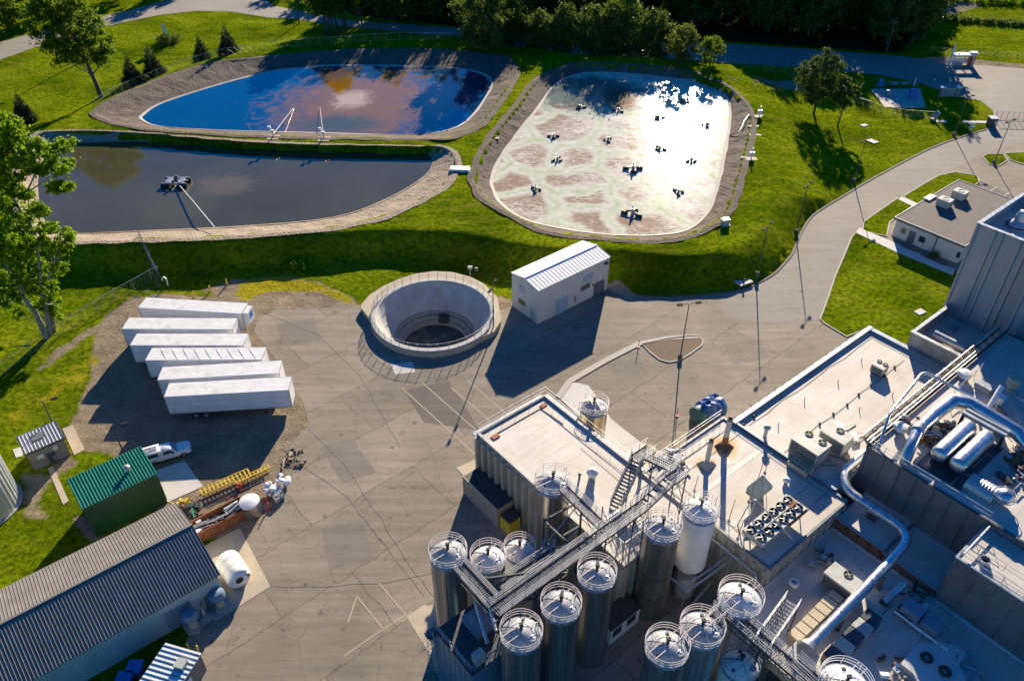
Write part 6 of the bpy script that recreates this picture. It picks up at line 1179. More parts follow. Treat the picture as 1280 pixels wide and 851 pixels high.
shp('planting_bed', [P(x, y, .15) for x, y in [(1128,302),(1146,309),(1144,315),(1126,308)]], .17, 'gravelroof'); shp('planting_bed', [P(x, y, .15) for x, y in [(1152,313),(1185,328),(1182,333),(1150,319)]], .17, 'gravelroof')
# ================================================================ LEFT SIDE SHEDS
a0, a1, b0, b1, ze, zr = -45, 7.85, -68.0, -56.35, 4.2, 6.2; bm = (b0+b1)/2
t = thing('long_shed', 'long metal shed with a brown ribbed gable roof at the lower left', 'building', L(-15,-62,0)); m = MB(); m.lbox(a0,a1,b0,b1,-.1,ze-.05); m.add([L(a0,b0,ze-.06), L(a0,b1,ze-.06), L(a0,bm,zr-.08), L(a1,b0,ze-.06), L(a1,b1,ze-.06), L(a1,bm,zr-.08)], [(0,1,2),(3,5,4),(0,2,5,3),(1,4,5,2)]); ribs_b(m, b1, a0+.2, a1-.2, 0, ze-.15, .45, .06, .03); m.build('wall', 'palewall', t)
gable(t, a0, a1, b0, b1, ze, zr, 'brownroof', .06, .31, .05, over=.25)
MB().lbox(2.0,4.6,b1,b1+.05,.05,3.0).build('door_panel', 'bluepanel', t); MB().lbox(5.8,7.2,b1,b1+.05,.05,2.2).build('door', 'graypanel', t)
a0, a1, b0, b1 = -.2, 8.0, -78.0, -72.9; t = thing('green_shed', 'small dark green shed with a bright green ribbed roof behind the long shed', 'building', L(4,-75,0))
MB().wedge([L(a0+.1,b0+.1,-.1), L(a0+.1,b1-.1,-.1), L(a1-.1,b1-.1,-.1), L(a1-.1,b0+.1,-.1)], [L(a0+.1,b0+.1,5.2), L(a0+.1,b1-.1,4.9), L(a1-.1,b1-.1,4.9), L(a1-.1,b0+.1,5.2)]).build('wall', 'greenwall', t)
ro = MB().wedge([L(a0,b0,5.2), L(a0,b1,4.88), L(a1,b1,4.88), L(a1,b0,5.2)], [L(a0,b0,5.32), L(a0,b1,5.0), L(a1,b1,5.0), L(a1,b0,5.32)]).build('roof', 'greenroof', t); m = MB()
for k in range(25): a = a0+.1+(a1-a0-.2)*k/24; m.wedge([L(a-.05,b0,5.31), L(a-.05,b1,4.99), L(a+.05,b1,4.99), L(a+.05,b0,5.31)], [L(a-.03,b0,5.39), L(a-.03,b1,5.07), L(a+.03,b1,5.07), L(a+.03,b0,5.39)])
m.build('roof_rib', 'greenroof', ro); a, b = lp(160,588,5.3); MB().tube(L(a,b,5.1), L(a,b,5.8), .22, 12).lathe(L(a,b,5.8), [(.36,0),(.36,.15),(.1,.3)], 12).build('vent', 'hvac', t); MB().lbox(a1-.08,a1+.02,b0+.6,b1-.6,.05,3.6).build('door', 'greenwall', t)
a0, a1, b0, b1 = -2.9, 1.6, -91.8, -88.0; t = thing('brown_hut', 'small tan block hut with a striped flat metal roof at the left edge', 'building', L(-.6,-90,0))
MB().lbox(a0+.15,a1-.15,b0+.15,b1-.15,-.1,2.9).build('wall', 'stonewall', t); MB().lbox(a0,a1,b0,b1,2.9,3.02).build('roof', 'white', t); m = MB()
for k in range(12): a = a0+.1+(a1-a0-.2)*k/11; m.lbox(a-.05,a+.05,b0+.02,b1-.02,3.02,3.1)
m.build('roof_rib', 'darksteel', t); m = MB(); m.lbox(a0-.05,a1+.05,b1,b1+.06,2.75,3.06).lbox(a0-.05,a1+.05,b0-.06,b0,2.75,3.06).lbox(a0-.06,a0,b0,b1,2.75,3.06).lbox(a1,a1+.06,b0,b1,2.75,3.06).build('fascia', 'darkkerb', t); wbox(t, 'window', 'bag', 'b', b1-.15, -1.9, -1.2, 1.4, 2.0, 'galv'); wbox(t, 'window', 'bag', 'b', b1-.15, .0, .5, 1.8, 2.4, 'galv'); MB().lbox(-.9,-.5,b1-.15,b1+.1,.3,1.6).lbox(-.4,0,b1-.15,b1+.05,1.2,1.5).build('meter_box', 'darksteel', t); MB().lbox(-1.6,-.2,-90.8,-89.6,3.1,3.16).build('roof_patch', 'graypanel', t)
c = V((-61.4,60.8,0)); t = thing('grain_bin', 'pale corrugated round bin cut by the left edge of the picture', 'bin', c); m = MB(); pr = []; n = 84; vs = []
for z in (0, 13):
    for k in range(n*2): an = math.pi*k/n; rr = 4.0+(.08 if k % 4 < 2 else 0); vs.append(c+V((math.cos(an)*rr, math.sin(an)*rr, z)))
m.add(vs, [(k, (k+1) % (2*n), 2*n+(k+1) % (2*n), 2*n+k) for k in range(2*n)]); m.build('shell', 'galvpale', t); MB().lathe(c, [(4.15,13),(.6,15),(.001,15.1)], 48).build('roof', 'galv', t); MB().olathe(c, [(4.3,-.1),(4.3,.2),(4.05,.2)], 48).build('footing', 'concrete', t); MB().bar(c+V((2.95,-2.9,0)), c+V((2.95,-2.9,13)), .12).build('downpipe', 'galv', t)
# striped little shed, bottom left
A, B_ = P(207,803,2.8), P(252,816,2.8); u = (B_-A).normalized(); n_ = V((u.y,-u.x,0)); l = (B_-A).length; t = thing('striped_shed', 'small shed with a white and blue striped metal roof at the bottom left', 'building', V((A.x,A.y,0)))
q = lambda s, k, z: V((A.x, A.y, 0))+u*s+n_*k+V((0,0,z)); MB().wedge([q(.1,.1,-.1), q(l-.1,.1,-.1), q(l-.1,7.4,-.1), q(.1,7.4,-.1)], [q(.1,.1,2.7), q(l-.1,.1,2.7), q(l-.1,7.4,2.7), q(.1,7.4,2.7)]).build('wall', 'graypanel', t); ro = MB().wedge([q(0,0,2.7), q(l,0,2.7), q(l,7.5,2.7), q(0,7.5,2.7)], [q(0,0,2.82), q(l,0,2.82), q(l,7.5,2.82), q(0,7.5,2.82)]).build('roof', 'white', t); m = MB()
for k in range(16): m.bar(q(.0,.25+k*.48,2.85), q(l,.25+k*.48,2.85), .07, .07)
m.build('roof_rib', 'bluecladding', ro); MB().box(q(l*.72,1.6,3.0), (1.0,.9,.5), u.to_track_quat('X','Z').to_matrix()).build('roof_box', 'hvac', t); MB().wedge([q(l-.08,2,0), q(l-.02,2,0), q(l-.02,3.0,0), q(l-.08,3.0,0)], [q(l-.08,2,2.2), q(l-.02,2,2.2), q(l-.02,3.0,2.2), q(l-.08,3.0,2.2)]).build('door', 'bag', t)
for i, (x, y, lb) in enumerate([(169,834,'upper blue plastic bin left of the striped shed'),(156,848,'lower blue plastic bin left of the striped shed')]):
    p = P(x, y, .9); p.z = 0; t = thing('waste_bin', lb, 'bin', p, 'blue bins beside the striped shed'); MB().wedge([p+V((-.5,-.5,.1)), p+V((.5,-.5,.1)), p+V((.5,.5,.1)), p+V((-.5,.5,.1))], [p+V((-.65,-.6,1.1)), p+V((.65,-.6,1.1)), p+V((.65,.6,1.1)), p+V((-.65,.6,1.1))]).build('body', 'blue', t); MB().box(p+V((0,0,1.18)), (1.4,1.3,.14)).box(p+V((0,0,1.28)), (.3,.3,.08)).build('lid', 'blue', t); [MB().tube(p+V((x_,-.5,.12)), p+V((x_,-.4,.12)), .12, 10).build('wheel', 'black', t) for x_ in (-.4,.4)]
for x, y, lb in ((237,812,'left yellow bollard behind the striped shed'), (249,815,'right yellow bollard behind the striped shed')): p = P(x, y); tag(MB().tube(p, p+V((0,0,1.1)), .11, 12).ball(p+V((0,0,1.1)), .11, 10).build('bollard', 'yellow', None, True), lb, 'bollard', 'yellow bollards behind the striped shed')
for x, y, lb in ((243,369,'leftmost yellow bollard above the trailers'), (263,362,'middle yellow bollard above the trailers'), (284,354,'rightmost yellow bollard above the trailers')): p = G(x, y+2); tag(MB().tube(p-V((0,0,.2)), p+V((0,0,1.0)), .13, 12).ball(p+V((0,0,1.0)), .13, 10).build('bollard', 'yellow', None, True), lb, 'bollard', 'yellow bollards along the berm foot')
# dust collectors on the machine pad
for i, (x, y, lb) in enumerate([(243,784,'left domed blower on a pedestal against the long shed'),(276,758,'right domed blower under the corner eave of the long shed')]):
    p = P(x, y); p.z = .09; t = thing('blower_unit', lb, 'blower', p, 'blowers beside the long shed'); MB().lathe(p, [(.55,0),(.5,.3),(.35,1.2),(.35,1.7)], 16).build('pedestal', 'sandunit', t, True); MB().lathe(p, [(.4,1.6),(.85,1.7),(.85,2.1),(.6,2.5),(.001,2.65)], 22).build('dome', 'bluecladding', t, True); MB().box(p+V((.3,-.5,.15)), (.9,.6,.3)).build('base', 'concrete', t)
p = P(256,770); p.z = .09; t = thing('pump_unit', 'slim grey pump between the two domed blowers', 'pump', p); MB().lathe(p, [(.3,0),(.25,.8),(.12,1.0),(.1,1.7)], 12).build('body', 'galv', t, True); MB().box(p+V((.3,-.2,.1)), (1.0,.7,.2)).build('base', 'concrete', t); MB().tube(p+V((0,0,1.5)), p+V((.1,.3,2.1)), .07, 8).build('pipe', 'darksteel', t)
# ---- poly tank lying on the pad
def cyl_lying(q0, ax, prof, n=28): Mx = ax.to_track_quat('Z','Y').to_matrix(); tmp = MB().lathe((0,0,0), prof, n); m = MB(); m.add([q0+Mx @ V(p) for p in tmp.v], tmp.f); return m
bx = V((SP,-CP,0)); q = L(9.75,-60.2,1.36); t = thing('plastic_tank', 'big white plastic tank lying on its side on the tan pad', 'tank', V((q.x,q.y,.05))); cyl_lying(q, bx, [(.001,0),(.9,.06),(1.18,.22),(1.28,.5),(1.28,1.3),(1.22,1.36),(1.28,1.42),(1.28,2.3),(1.22,2.36),(1.28,2.42),(1.28,3.3),(1.15,3.55),(.85,3.68),(.001,3.7)], 36).build('shell', 'poly', t, True)
cyl_lying(q+bx*3.66+V((-.1,0,.1)), bx, [(.42,0),(.42,.12),(.34,.13),(.001,.10)], 20).build('manhole', 'black', t); e = q+bx*3.5+V((CP,SP,0))*.85+V((0,0,.35)); cyl_lying(e, bx, [(.26,0),(.26,.3),(.12,.32),(.12,.36),(.001,.36)], 14).build('outlet', 'poly', t, True); cyl_lying(e+bx*.34, bx, [(.12,0),(.12,.06),(.001,.06)], 12).build('outlet_cap', 'black', t); MB().lbox(8.9,9.2,-59.6,-57.0,.05,.35).lbox(10.3,10.6,-59.6,-57.0,.05,.35).build('chock', 'wood', t)
# ---- scrap container
a0, a1, b0, b1, h = 7.0, 14.4, -67.0, -64.9, 1.6; t = thing('scrap_container', 'long rusty open container full of pipes and scrap beside the long shed', 'container', L(11,-66,0)); MB().lbox(a0,a1,b0,b0+.1,.1,h).lbox(a0,a1,b1-.1,b1,.1,h).lbox(a0,a0+.1,b0+.1,b1-.1,.1,h).lbox(a1-.1,a1,b0+.1,b1-.1,.1,h).lbox(a0+.1,a1-.1,b0+.1,b1-.1,.1,.25).build('body', 'rust', t); m = MB(); ribs_b(m, b1, a0+.2, a1-.2, .1, h, .8, .14, .09); m.rail([L(a0,b0,h-.05), L(a1,b0,h-.05), L(a1,b1,h-.05), L(a0,b1,h-.05)], .06, 50, .05, (1.0,), True); m.build('rib', 'rust', t)
g = random.Random(4)
for i in range(26):
    a, b = g.uniform(a0+.5,a1-.5), g.uniform(b0+.4,b1-.4); c = L(a,b,g.uniform(.8,1.7)); k = i % 4; nm, mt = (('scrap_pipe','bag') if k == 0 else ('scrap_pipe','galv') if k == 1 else ('scrap_sheet','white') if k == 2 else ('scrap_box', g.choice(['brownrust','sandunit','darksteel','bluepanel']))); M_ = Matrix.Rotation(PHI+g.uniform(-.5,.5),3,'Z') @ Matrix.Rotation(g.uniform(-.25,.25),3,'Y')
    if k < 2: d = M_ @ V((g.uniform(.5,1.3),0,0)); s_ = MB().tube(c-d, c+d, g.uniform(.06,.2), 10)
    elif k == 2: s_ = MB().box(c, (g.uniform(.5,1.1), g.uniform(.3,.7), .06), M_)
    else: s_ = MB().box(c-V((0,0,.3)), (g.uniform(.4,.9), g.uniform(.4,.7), .5), M_)
    tag(s_.build(nm, mt), ['length of pale pipe among the scrap in the rusty container', 'length of grey pipe among the scrap in the rusty container', 'bent pale sheet among the scrap in the rusty container', 'dull box shaped scrap in the rusty container'][k], 'scrap', ['pale pipes in the rusty container','grey pipes in the rusty container','sheets in the rusty container','scrap boxes in the rusty container'][k])
q = L(14.0,-65.4,0)+V((1.0,.6,0)); q = P(316,641); t = thing('steel_tank', 'small open round steel tank with a pale domed lid beyond the rusty container', 'tank', q); MB().olathe(q, [(1.08,.05),(1.08,2.0)], 30).build('shell', 'steel', t, True); MB().lathe(q, [(1.13,1.95),(1.13,2.1),(.6,2.3),(.001,2.35)], 30).build('lid', 'bag', t, True); [MB().bar(q+V((math.cos(k)*1.0, math.sin(k)*1.0, 0)), q+V((math.cos(k)*1.05, math.sin(k)*1.05, .6)), .12).build('leg', 'darksteel', t) for k in (.5,2.1,3.6,5.2)]
for cx, cy, n_c, lb, mats, sd_ in ((342,616,10,'pile of white bags and tubs right of the small steel tank',['bag','bag','galv','bluepanel'],41),(357,604,8,'pale crumpled bags in a crate at the right end of the scrap row',['bag','bag','galv'],42),(350,622,5,'grey green buckets in front of the white bag pile',['palewall'],43)):
    p = P(cx, cy); g = random.Random(sd_); t = thing('bag_pile', lb, 'bags', p)
    for i in range(n_c):
        c = p+V((g.uniform(-.8,.8), g.uniform(-.6,.6), g.uniform(.25,1.1))); m = MB()
        if sd_ == 43: m.olathe(V((c.x,c.y,0)), [(.28,0),(.36,.75),(.3,.75),(.25,.2)], 14); nm = 'bucket'
        else: m.ball(c, g.uniform(.3,.5), 10, .75); m.v = [tuple(V(q_)+V((mnoise.noise(V(q_)*3), mnoise.noise(V(q_)*3+V((7,0,0))), mnoise.noise(V(q_)*3+V((0,7,0)))))*.14) for q_ in m.v]; nm = 'bag'
        m.build(nm, g.choice(mats), t)
for x, y, lb in ((333,628,'red barrier post near the small steel tank'),(336,636,'second red barrier post in front of the small steel tank')): p = P(x, y); tag(MB().bar(p, p+V((.1,0,1.1)), .14).box(p+V((0,0,.05)), (.5,.4,.1)).build('barrier_post', 'red'), lb, 'barrier')
# ---- yellow conveyor trusses and bits on the dirt
def ladder_truss(lb, p, q, wd, mat='yellow', nm='conveyor_frame'):
    t = thing(nm, lb, 'conveyor', p); u = (q-p).normalized(); n_ = V((-u.y,u.x,0)); m = MB()
    for s_ in (-1,1):
        for z in (.15,.6): m.bar(p+n_*s_*wd/2+V((0,0,z)), q+n_*s_*wd/2+V((0,0,z)), .09)
    m.build('rail', mat, t); m = MB(); k = int((q-p).length/.45)
    for i in range(k+1): c = p.lerp(q, i/k); m.bar(c-n_*wd/2+V((0,0,.6)), c+n_*wd/2+V((0,0,.6)), .16, .05); [m.bar(c+n_*s_*wd/2+V((0,0,.1)), c+n_*s_*wd/2+V((0,0,.62)), .05) for s_ in (-1,1)]
    m.build('slat', mat, t)
ladder_truss('long yellow slatted conveyor frame lying on the dirt by the yard', P(253,619), P(312,593), 1.0)
ladder_truss('shorter yellow ladder frame continuing past the long yellow conveyor', P(296,606), P(337,587), .5)
p0, p1_ = P(256,630), P(312,606); tag(MB().bar(p0+V((0,0,.2)), p1_+V((0,0,.2)), .1).bar(p0+V((.5,-.3,.1)), p1_+V((.3,-.3,.1)), .07).build('steel_bar', 'darksteel'), 'thin dark steel bars lying below the yellow conveyor', 'steel bars')
heap('machine_scrap', 'green machine parts on the dirt beside the long shed corner', 'scrap', P(243,636), 1.0, 12, ['greenwall','darksteel','brownrust','greenroof'], 51, .7, .9, 0)
heap('machine_scrap', 'yellow and black machine parts against the long shed corner', 'scrap', P(227,634), .9, 12, ['yellow','darksteel','brownrust','yellow'], 52, .7, 1.1, 0)
heap('wood_debris', 'scattered driftwood and debris on the dirt near the yard edge', 'debris', P(368,573), 1.6, 16, ['wood','wood','stonewall'], 53, .7, .25, 0)
p = P(301,611); tag(MB().tube(p, p+V((0,0,.7)), .18, 12).box(p+V((0,0,.85)), (.5,.3,.3)).bar(p, p+V((-1.2,-1.6,.1)), .06).build('hose_reel', 'red'), 'small red hose reel on the dirt above the rusty container', 'hose reel')
# ---- pickup with a white topper
def pickup():
    c = P(211,566); t = thing('pickup_truck', 'white pickup truck with a white cargo topper parked behind the green shed', 'pickup truck', V((0,0,0))); w_ = 1.95; h2 = w_/2
    def loft(sec, nm, mat, smooth=False):
        m = MB(); vs = [V((x, y, z)) for x, pr in sec for y, z in pr]; k = len(sec[0][1]); fs = [(i*k+j, i*k+(j+1) % k, (i+1)*k+(j+1) % k, (i+1)*k+j) for i in range(len(sec)-1) for j in range(k)]; fs += [tuple(range(k-1,-1,-1)), tuple(range((len(sec)-1)*k, len(sec)*k))]; m.add(vs, fs); return m.build(nm, mat, t, smooth)
    pr = lambda top, hw, bot=.45: [(-hw,bot),(-hw-.03,.75),(-hw,top-.1),(-hw+.12,top),(hw-.12,top),(hw,top-.1),(hw+.03,.75),(hw,bot)]
    loft([(-2.85,pr(1.12,h2-.1)),(-2.75,pr(1.15,h2)),(.95,pr(1.15,h2)),(1.2,pr(1.16,h2)),(2.4,pr(1.08,h2-.03)),(2.75,pr(1.0,h2-.12)),(2.85,pr(.85,h2-.25,.5))], 'body', 'carwhite', True)
    cb = lambda top, hw, b=1.1: [(-hw-.12,b),(-hw,top-.08),(-hw+.1,top),(hw-.1,top),(hw,top-.08),(hw+.12,b)]
    loft([(-2.8,cb(1.8,h2-.16)),(-2.72,cb(1.93,h2-.16)),(-.75,cb(1.95,h2-.16)),(-.7,cb(1.9,h2-.16))], 'topper', 'carwhite', True); loft([(-.66,cb(1.72,h2-.18)),(-.5,cb(1.84,h2-.18)),(.45,cb(1.83,h2-.18)),(.62,cb(1.76,h2-.19)),(1.25,cb(1.2,h2-.12))], 'cab', 'carwhite', True)
    sl = lambda x0, x1, x2, x3, z0, z1, y0, y1, s_: MB().wedge([V((x0,s_*y0,z0)), V((x1,s_*y0,z0)), V((x1,s_*(y0+.02),z0)), V((x0,s_*(y0+.02),z0))], [V((x2,s_*y1,z1)), V((x3,s_*y1,z1)), V((x3,s_*(y1+.02),z1)), V((x2,s_*(y1+.02),z1))])
    for s_ in (-1,1):
        sl(-2.45,-1.0,-2.4,-1.05,1.28,1.72,h2-.08,h2-.13,s_).build('side_window', 'glass', t); sl(-.5,.95,-.38,.5,1.2,1.68,h2-.06,h2-.14,s_).build('side_window', 'glass', t)
        MB().box((2.8,s_*.7,.85), (.12,.36,.18)).build('headlight', 'glassblue', t); MB().box((-2.84,s_*.86,.9), (.06,.16,.34)).build('tail_light', 'red', t); MB().box((.75,s_*(h2+.14),1.25), (.14,.22,.18)).build('mirror', 'black', t)
        for x in (-1.75,1.85): wh = MB().tube((x,s_*(h2-.24),.38), (x,s_*(h2+.02),.38), .38, 22).build('wheel', 'black', t, True); MB().tube((x,s_*(h2+.0),.38), (x,s_*(h2+.035),.38), .2, 14).build('rim', 'galv', wh)
    MB().wedge([V((1.22,-.8,1.2)), V((1.22,.8,1.2)), V((1.27,.8,1.2)), V((1.27,-.8,1.2))], [V((.64,-.72,1.74)), V((.64,.72,1.74)), V((.69,.72,1.76)), V((.69,-.72,1.76))]).build('windscreen', 'glassblue', t); MB().box((2.9,0,.55), (.14,1.7,.22)).box((-2.92,0,.55), (.14,1.8,.2)).build('bumper', 'galv', t); MB().box((-2.83,0,1.5), (.04,1.2,.4)).build('rear_window', 'glass', t); MB().box((-1.8,0,1.97), (1.5,.9,.03)).build('topper_vent', 'galv', t)
    t.location = P(211,570); t.rotation_euler = (0,0,R(24.5)); t.scale = (.95,.95,.95)
pickup()
# ---- tarped tank in the yard
q0 = P(869,521,1.5); ax = V((.84,.54,0)).normalized(); t = thing('tarped_tank', 'teal tank on a rusty cradle half wrapped in a blue tarp behind the pale roof', 'tank', V((q0.x,q0.y,0))); cyl_lying(q0, ax, [(.001,-.12),(.9,-.05),(1.25,.1),(1.3,.3),(1.3,3.6),(1.1,3.9),(.001,4.0)], 30).build('shell', 'teal', t, True)
m = cyl_lying(q0+ax*.9+V((0,0,.08)), ax, [(1.36,0),(1.46,.4),(1.42,1.0),(1.52,1.5),(1.6,2.1),(1.62,2.7),(1.5,3.1),(1.2,3.4),(.001,3.5)], 40); m.v = [tuple(V(v)+V((mnoise.noise(V(v)*1.4), mnoise.noise(V(v)*1.4+V((5,0,0))), mnoise.noise(V(v)*1.7+V((0,5,0)))))*.32) for v in m.v]; m.f = [f for f in m.f if len(f) < 6]; m.build('tarpaulin', 'tarp', t); MB().box(q0+ax*.3-V((0,0,1.25)), (.3,2.0,.6), ax.to_track_quat('X','Z').to_matrix()).box(q0+ax*2.9-V((0,0,1.25)), (.3,2.0,.6), ax.to_track_quat('X','Z').to_matrix()).build('cradle', 'brownrust', t)
for x, y, lb in ((798,434,'red marker post on the kerb at the left end of the gravel island'),(846,520,'red marker post on the yard left of the tarped tank'),(610,545,'red marker post beside the far roof corner')):
    if x == 610: continue
    p = P(x, y); tag(MB().bar(p, p+V((0,0,1.5)), .09).tube(p, p+V((0,0,.12)), .25, 12).build('marker_post', 'red'), lb, 'marker post')
# ================================================================ POND EQUIPMENT
def aerator(lb):
    t = thing('pond_aerator', lb, 'aerator', (0,0,0), 'floating aerators on the foam pond')
    for k in range(3): a = k*2.094+.5; c = V((math.cos(a)*1.35, math.sin(a)*1.0, .15)); MB().tube(c-V((.5,0,0)), c+V((.5,0,0)), .3, 12).build('float', 'black', t); MB().bar((0,0,.5), c+V((0,0,.25)), .12).build('arm', 'darksteel', t)
    MB().tube((0,0,0), (0,0,.9), .28, 12).tube((0,0,.9), (.1,.1,1.3), .16, 10).build('motor', 'galv', t); MB().tube((-.9,-.3,.55), (1.0,.3,.55), .08, 8).build('shaft', 'brownrust', t); return t
ae = [(200,355,'two'),(220,465,''),(115,610,''),(515,228,''),(710,262,''),(465,368,''),(715,412,''),(585,515,''),(868,468,''),(805,622,''),(583,725,''),(330,212,''),(940,298,''),(832,186,'')]
al = ['floating aerator on the brown foam near the left bank, upper of two','floating aerator near the left bank, just below the brown foam','blackest aerator, alone at the lower left corner of the foam pond','aerator just below the dark water near the top of the foam pond','aerator at the upper middle, in bright foam right of the rusty patch','aerator at the centre left of the foam pond beside the greenish streak','aerator right of centre in the bright foam of the pond','largest looking aerator at the centre of the foam pond','aerator near the right bank, level with the pond centre','aerator at the lower right of the foam pond','aerator nearest the bottom bank of the foam pond','aerator in the dark shaded water at the top left of the foam pond','aerator in the glare near the upper right bank','small aerator at the top right, closest to the sun glint']
a_0 = None
for i, ((x, y, _), lb) in enumerate(zip(ae, al)):
    p = P(640+x/3.869, 80+y/3.869, WL); o = aerator(lb) if i == 0 else dup(a_0, label=lb); a_0 = a_0 or o; o.location = p; o.rotation_euler = (0,0,i*.9); o.scale = (1.15,)*3 if i in (7,10) else (.78,)*3
p = P(221,230,WL); t = thing('pond_mixer', 'square floating mixer with black pontoons on the murky pond', 'mixer', p)
MB().box(p+V((0,0,.75)), (4.6,.25,.15)).box(p+V((0,-1.2,.75)), (4.6,.25,.15)).box(p+V((0,1.2,.75)), (4.6,.25,.15)).box(p+V((-1.2,0,.78)), (1.0,2.2,.2)).box(p+V((1.2,0,.78)), (1.0,2.2,.2)).build('deck', 'galv', t); [MB().tube(p+V((x-.8,y,.25)), p+V((x+.8,y,.25)), .42, 14).build('pontoon', 'black', t) for x in (-1.7,1.7) for y in (-1.2,1.2)]; MB().tube(p+V((0,-.2,.6)), p+V((.2,.2,1.6)), .32, 12).build('motor', 'darksteel', t, True)
e = P(268,284,PH); tag(MB().path([p+V((1,-1.4,.5)), p.lerp(e,.5)+V((0,0,.3)), e], .09, 7).build('mooring_cable', 'rail'), 'pale mooring cable from the mixer to the near bank', 'cable')
def boom(lb, p0, p1, w_=.1): 
    t = thing('pond_boom', lb, 'boom', p0); m = MB().bar(p0+V((0,0,.7)), p1+V((0,0,.15)), w_, .08); m.build('arm', 'bag', t); MB().tube(p0, p0+V((0,0,1.2)), .12, 8).build('post', 'galv', t); MB().box(p0+V((0,0,1.4)), (.7,.5,.5)).box(p0+V((-.7,.5,2.0)), (.6,.5,.5)).build('control_box', 'bag', t); MB().box(p0+V((0,0,-.02)), (2.4,2.2,.16)).build('pad', 'concrete_tan', t)
boom('white boom with a control box reaching into the blue pond from the dividing bank', P(342,172,PH), P(367,136,WL)); boom('thin tan boom to the plume, right of the white one on the blue pond bank', P(405,174,PH), P(400,135,WL), .08)
def ptbox(nm, lb, cat, x, y, dims, mat, an=0, z=None, extra=None, base=True):
    p = G(x, y); p.z += z or 0; t = thing(nm, lb, cat, p); MB().box(p+V((0,0,dims[2]/2)), dims, Matrix.Rotation(an,3,'Z')).build('cabinet', mat, t)
    if base: MB().box(p+V((0,0,.03)), (dims[0]+.5, dims[1]+.5, .16), Matrix.Rotation(an,3,'Z')).build('pad', 'concrete', t)
    MB().box(p+V((0,0,dims[2]+.05)), (dims[0]+.1, dims[1]+.1, .08), Matrix.Rotation(an,3,'Z')).build('lid', 'galv', t); return t
ptbox('weir_box', 'long white box culvert cover slanting at the right end of the murky pond', 'culvert', 532, 182, (1.3,5.2,.7), 'bag', -.62, .2)
ptbox('weir_slab', 'flat white slab cover between the murky pond and the foam pond', 'culvert', 575, 213, (3.6,1.6,.45), 'bag', -.05)
t = ptbox('control_cabinet', 'dark control cabinet with a post on the near bank of the murky pond', 'cabinet', 498, 275, (1.5,.9,1.2), 'bluepanel', .4); q = G(501,271); MB().tube(q, q+V((0,0,2.4)), .07, 8).build('post', 'rail', t)
t = ptbox('control_cabinet', 'pale control cabinet at the lower right bank of the foam pond', 'cabinet', 906, 281, (1.2,.8,1.1), 'hvac', .2)
for x, y, lb in ((949,146,'upper of two white pump posts on the right bank of the foam pond'),(939,199,'lower of two white pump posts on the right bank of the foam pond')): p = G(x, y); t = thing('pump_post', lb, 'post', p, 'white pump posts by the foam pond'); MB().tube(p, p+V((0,0,2.4)), .12, 8).build('post', 'bag', t); MB().box(p+V((0,.1,1.0)), (.9,.5,.9)).build('cabinet', 'bag', t); MB().box(p, (2.2,1.4,.2)).build('pad', 'concrete_tan', t)
tag(MB().path([P(936,144,PH), P(930,152,3.6), P(928,158,3.4), P(923,166,3.0), P(912,169,WL+.2)], .12, 7).build('discharge_pipe', 'rail'), 'thin winding pale pipe down the right bank of the foam pond', 'pipe')
for i, (x, y) in enumerate(((943,158),(944,169),(934,197),(922,209),(688,122),(663,152),(616,173))): p = G(x, y); struct(MB().box(p+V((0,0,.02)), (2.6,.8,.14)).build('outfall_slab', 'concrete_tan'))
# ================================================================ SMALL THINGS BY THE ENTRANCE
p = P(1200,82); t = thing('entrance_shelter', 'white framed roadside shelter with a thin pylon at the far road edge', 'shelter', p); MB().box(p+V((0,0,2.9)), (5.6,2.4,.3)).build('canopy', 'bag', t); [MB().tube(p+V((x,y,0)), p+V((x,y,2.8)), .12, 8).build('post', 'bag', t) for x in (-2.5,0,2.5) for y in (-.9,.9)]; MB().box(p+V((0,.9,1.0)), (4.6,.1,1.4)).build('back_panel', 'white', t); MB().wedge([p+V((-3.3,-.2,0)), p+V((-2.7,-.2,0)), p+V((-2.7,.2,0)), p+V((-3.3,.2,0))], [p+V((-3.1,-.1,5.6)), p+V((-2.9,-.1,5.6)), p+V((-2.9,.1,5.6)), p+V((-3.1,.1,5.6))]).build('pylon', 'bag', t); MB().box(p+V((-1,-.2,.5)), (2.6,.6,1.0)).build('counter', 'galv', t)
p = P(1212,82); t = thing('brick_pier', 'brick red pier with a white cap right of the roadside shelter', 'pier', p); MB().box(p+V((0,0,1.6)), (1.2,1.2,3.2)).build('shaft', 'brick', t); MB().box(p+V((0,0,3.35)), (1.7,1.6,.3)).build('cap', 'bag', t)
p = P(1185,121); t = thing('roadside_enclosure', 'small enclosure with two capped piers and a pale panel in the road fork', 'enclosure', p); [MB().box(p+V((s_*1.9,0,1.1)), (.8,.8,2.2)).build('pier', 'stonewall', t) for s_ in (-1,1)]; [MB().box(p+V((s_*1.9,0,2.3)), (1.2,1.1,.2)).build('cap', 'bag', t) for s_ in (-1,1)]; MB().box(p+V((0,-.1,1.2)), (2.8,.3,1.8)).build('panel', 'bluepanel', t); MB().box(p+V((0,.6,.4)), (3.0,1.2,.8)).build('base', 'concrete_tan', t)
p = P(1238,158); t = thing('gate_motor', 'dark gate operator cabinet beside the sliding gate', 'cabinet', p); MB().box(p+V((0,0,1.0)), (1.6,1.6,2.0)).build('cabinet', 'darksteel', t); MB().box(p+V((0,0,2.05)), (1.8,1.8,.12)).build('lid', 'galv', t); MB().box(p+V((.5,-.82,1.1)), (.5,.05,.8)).build('panel', 'bag', t)
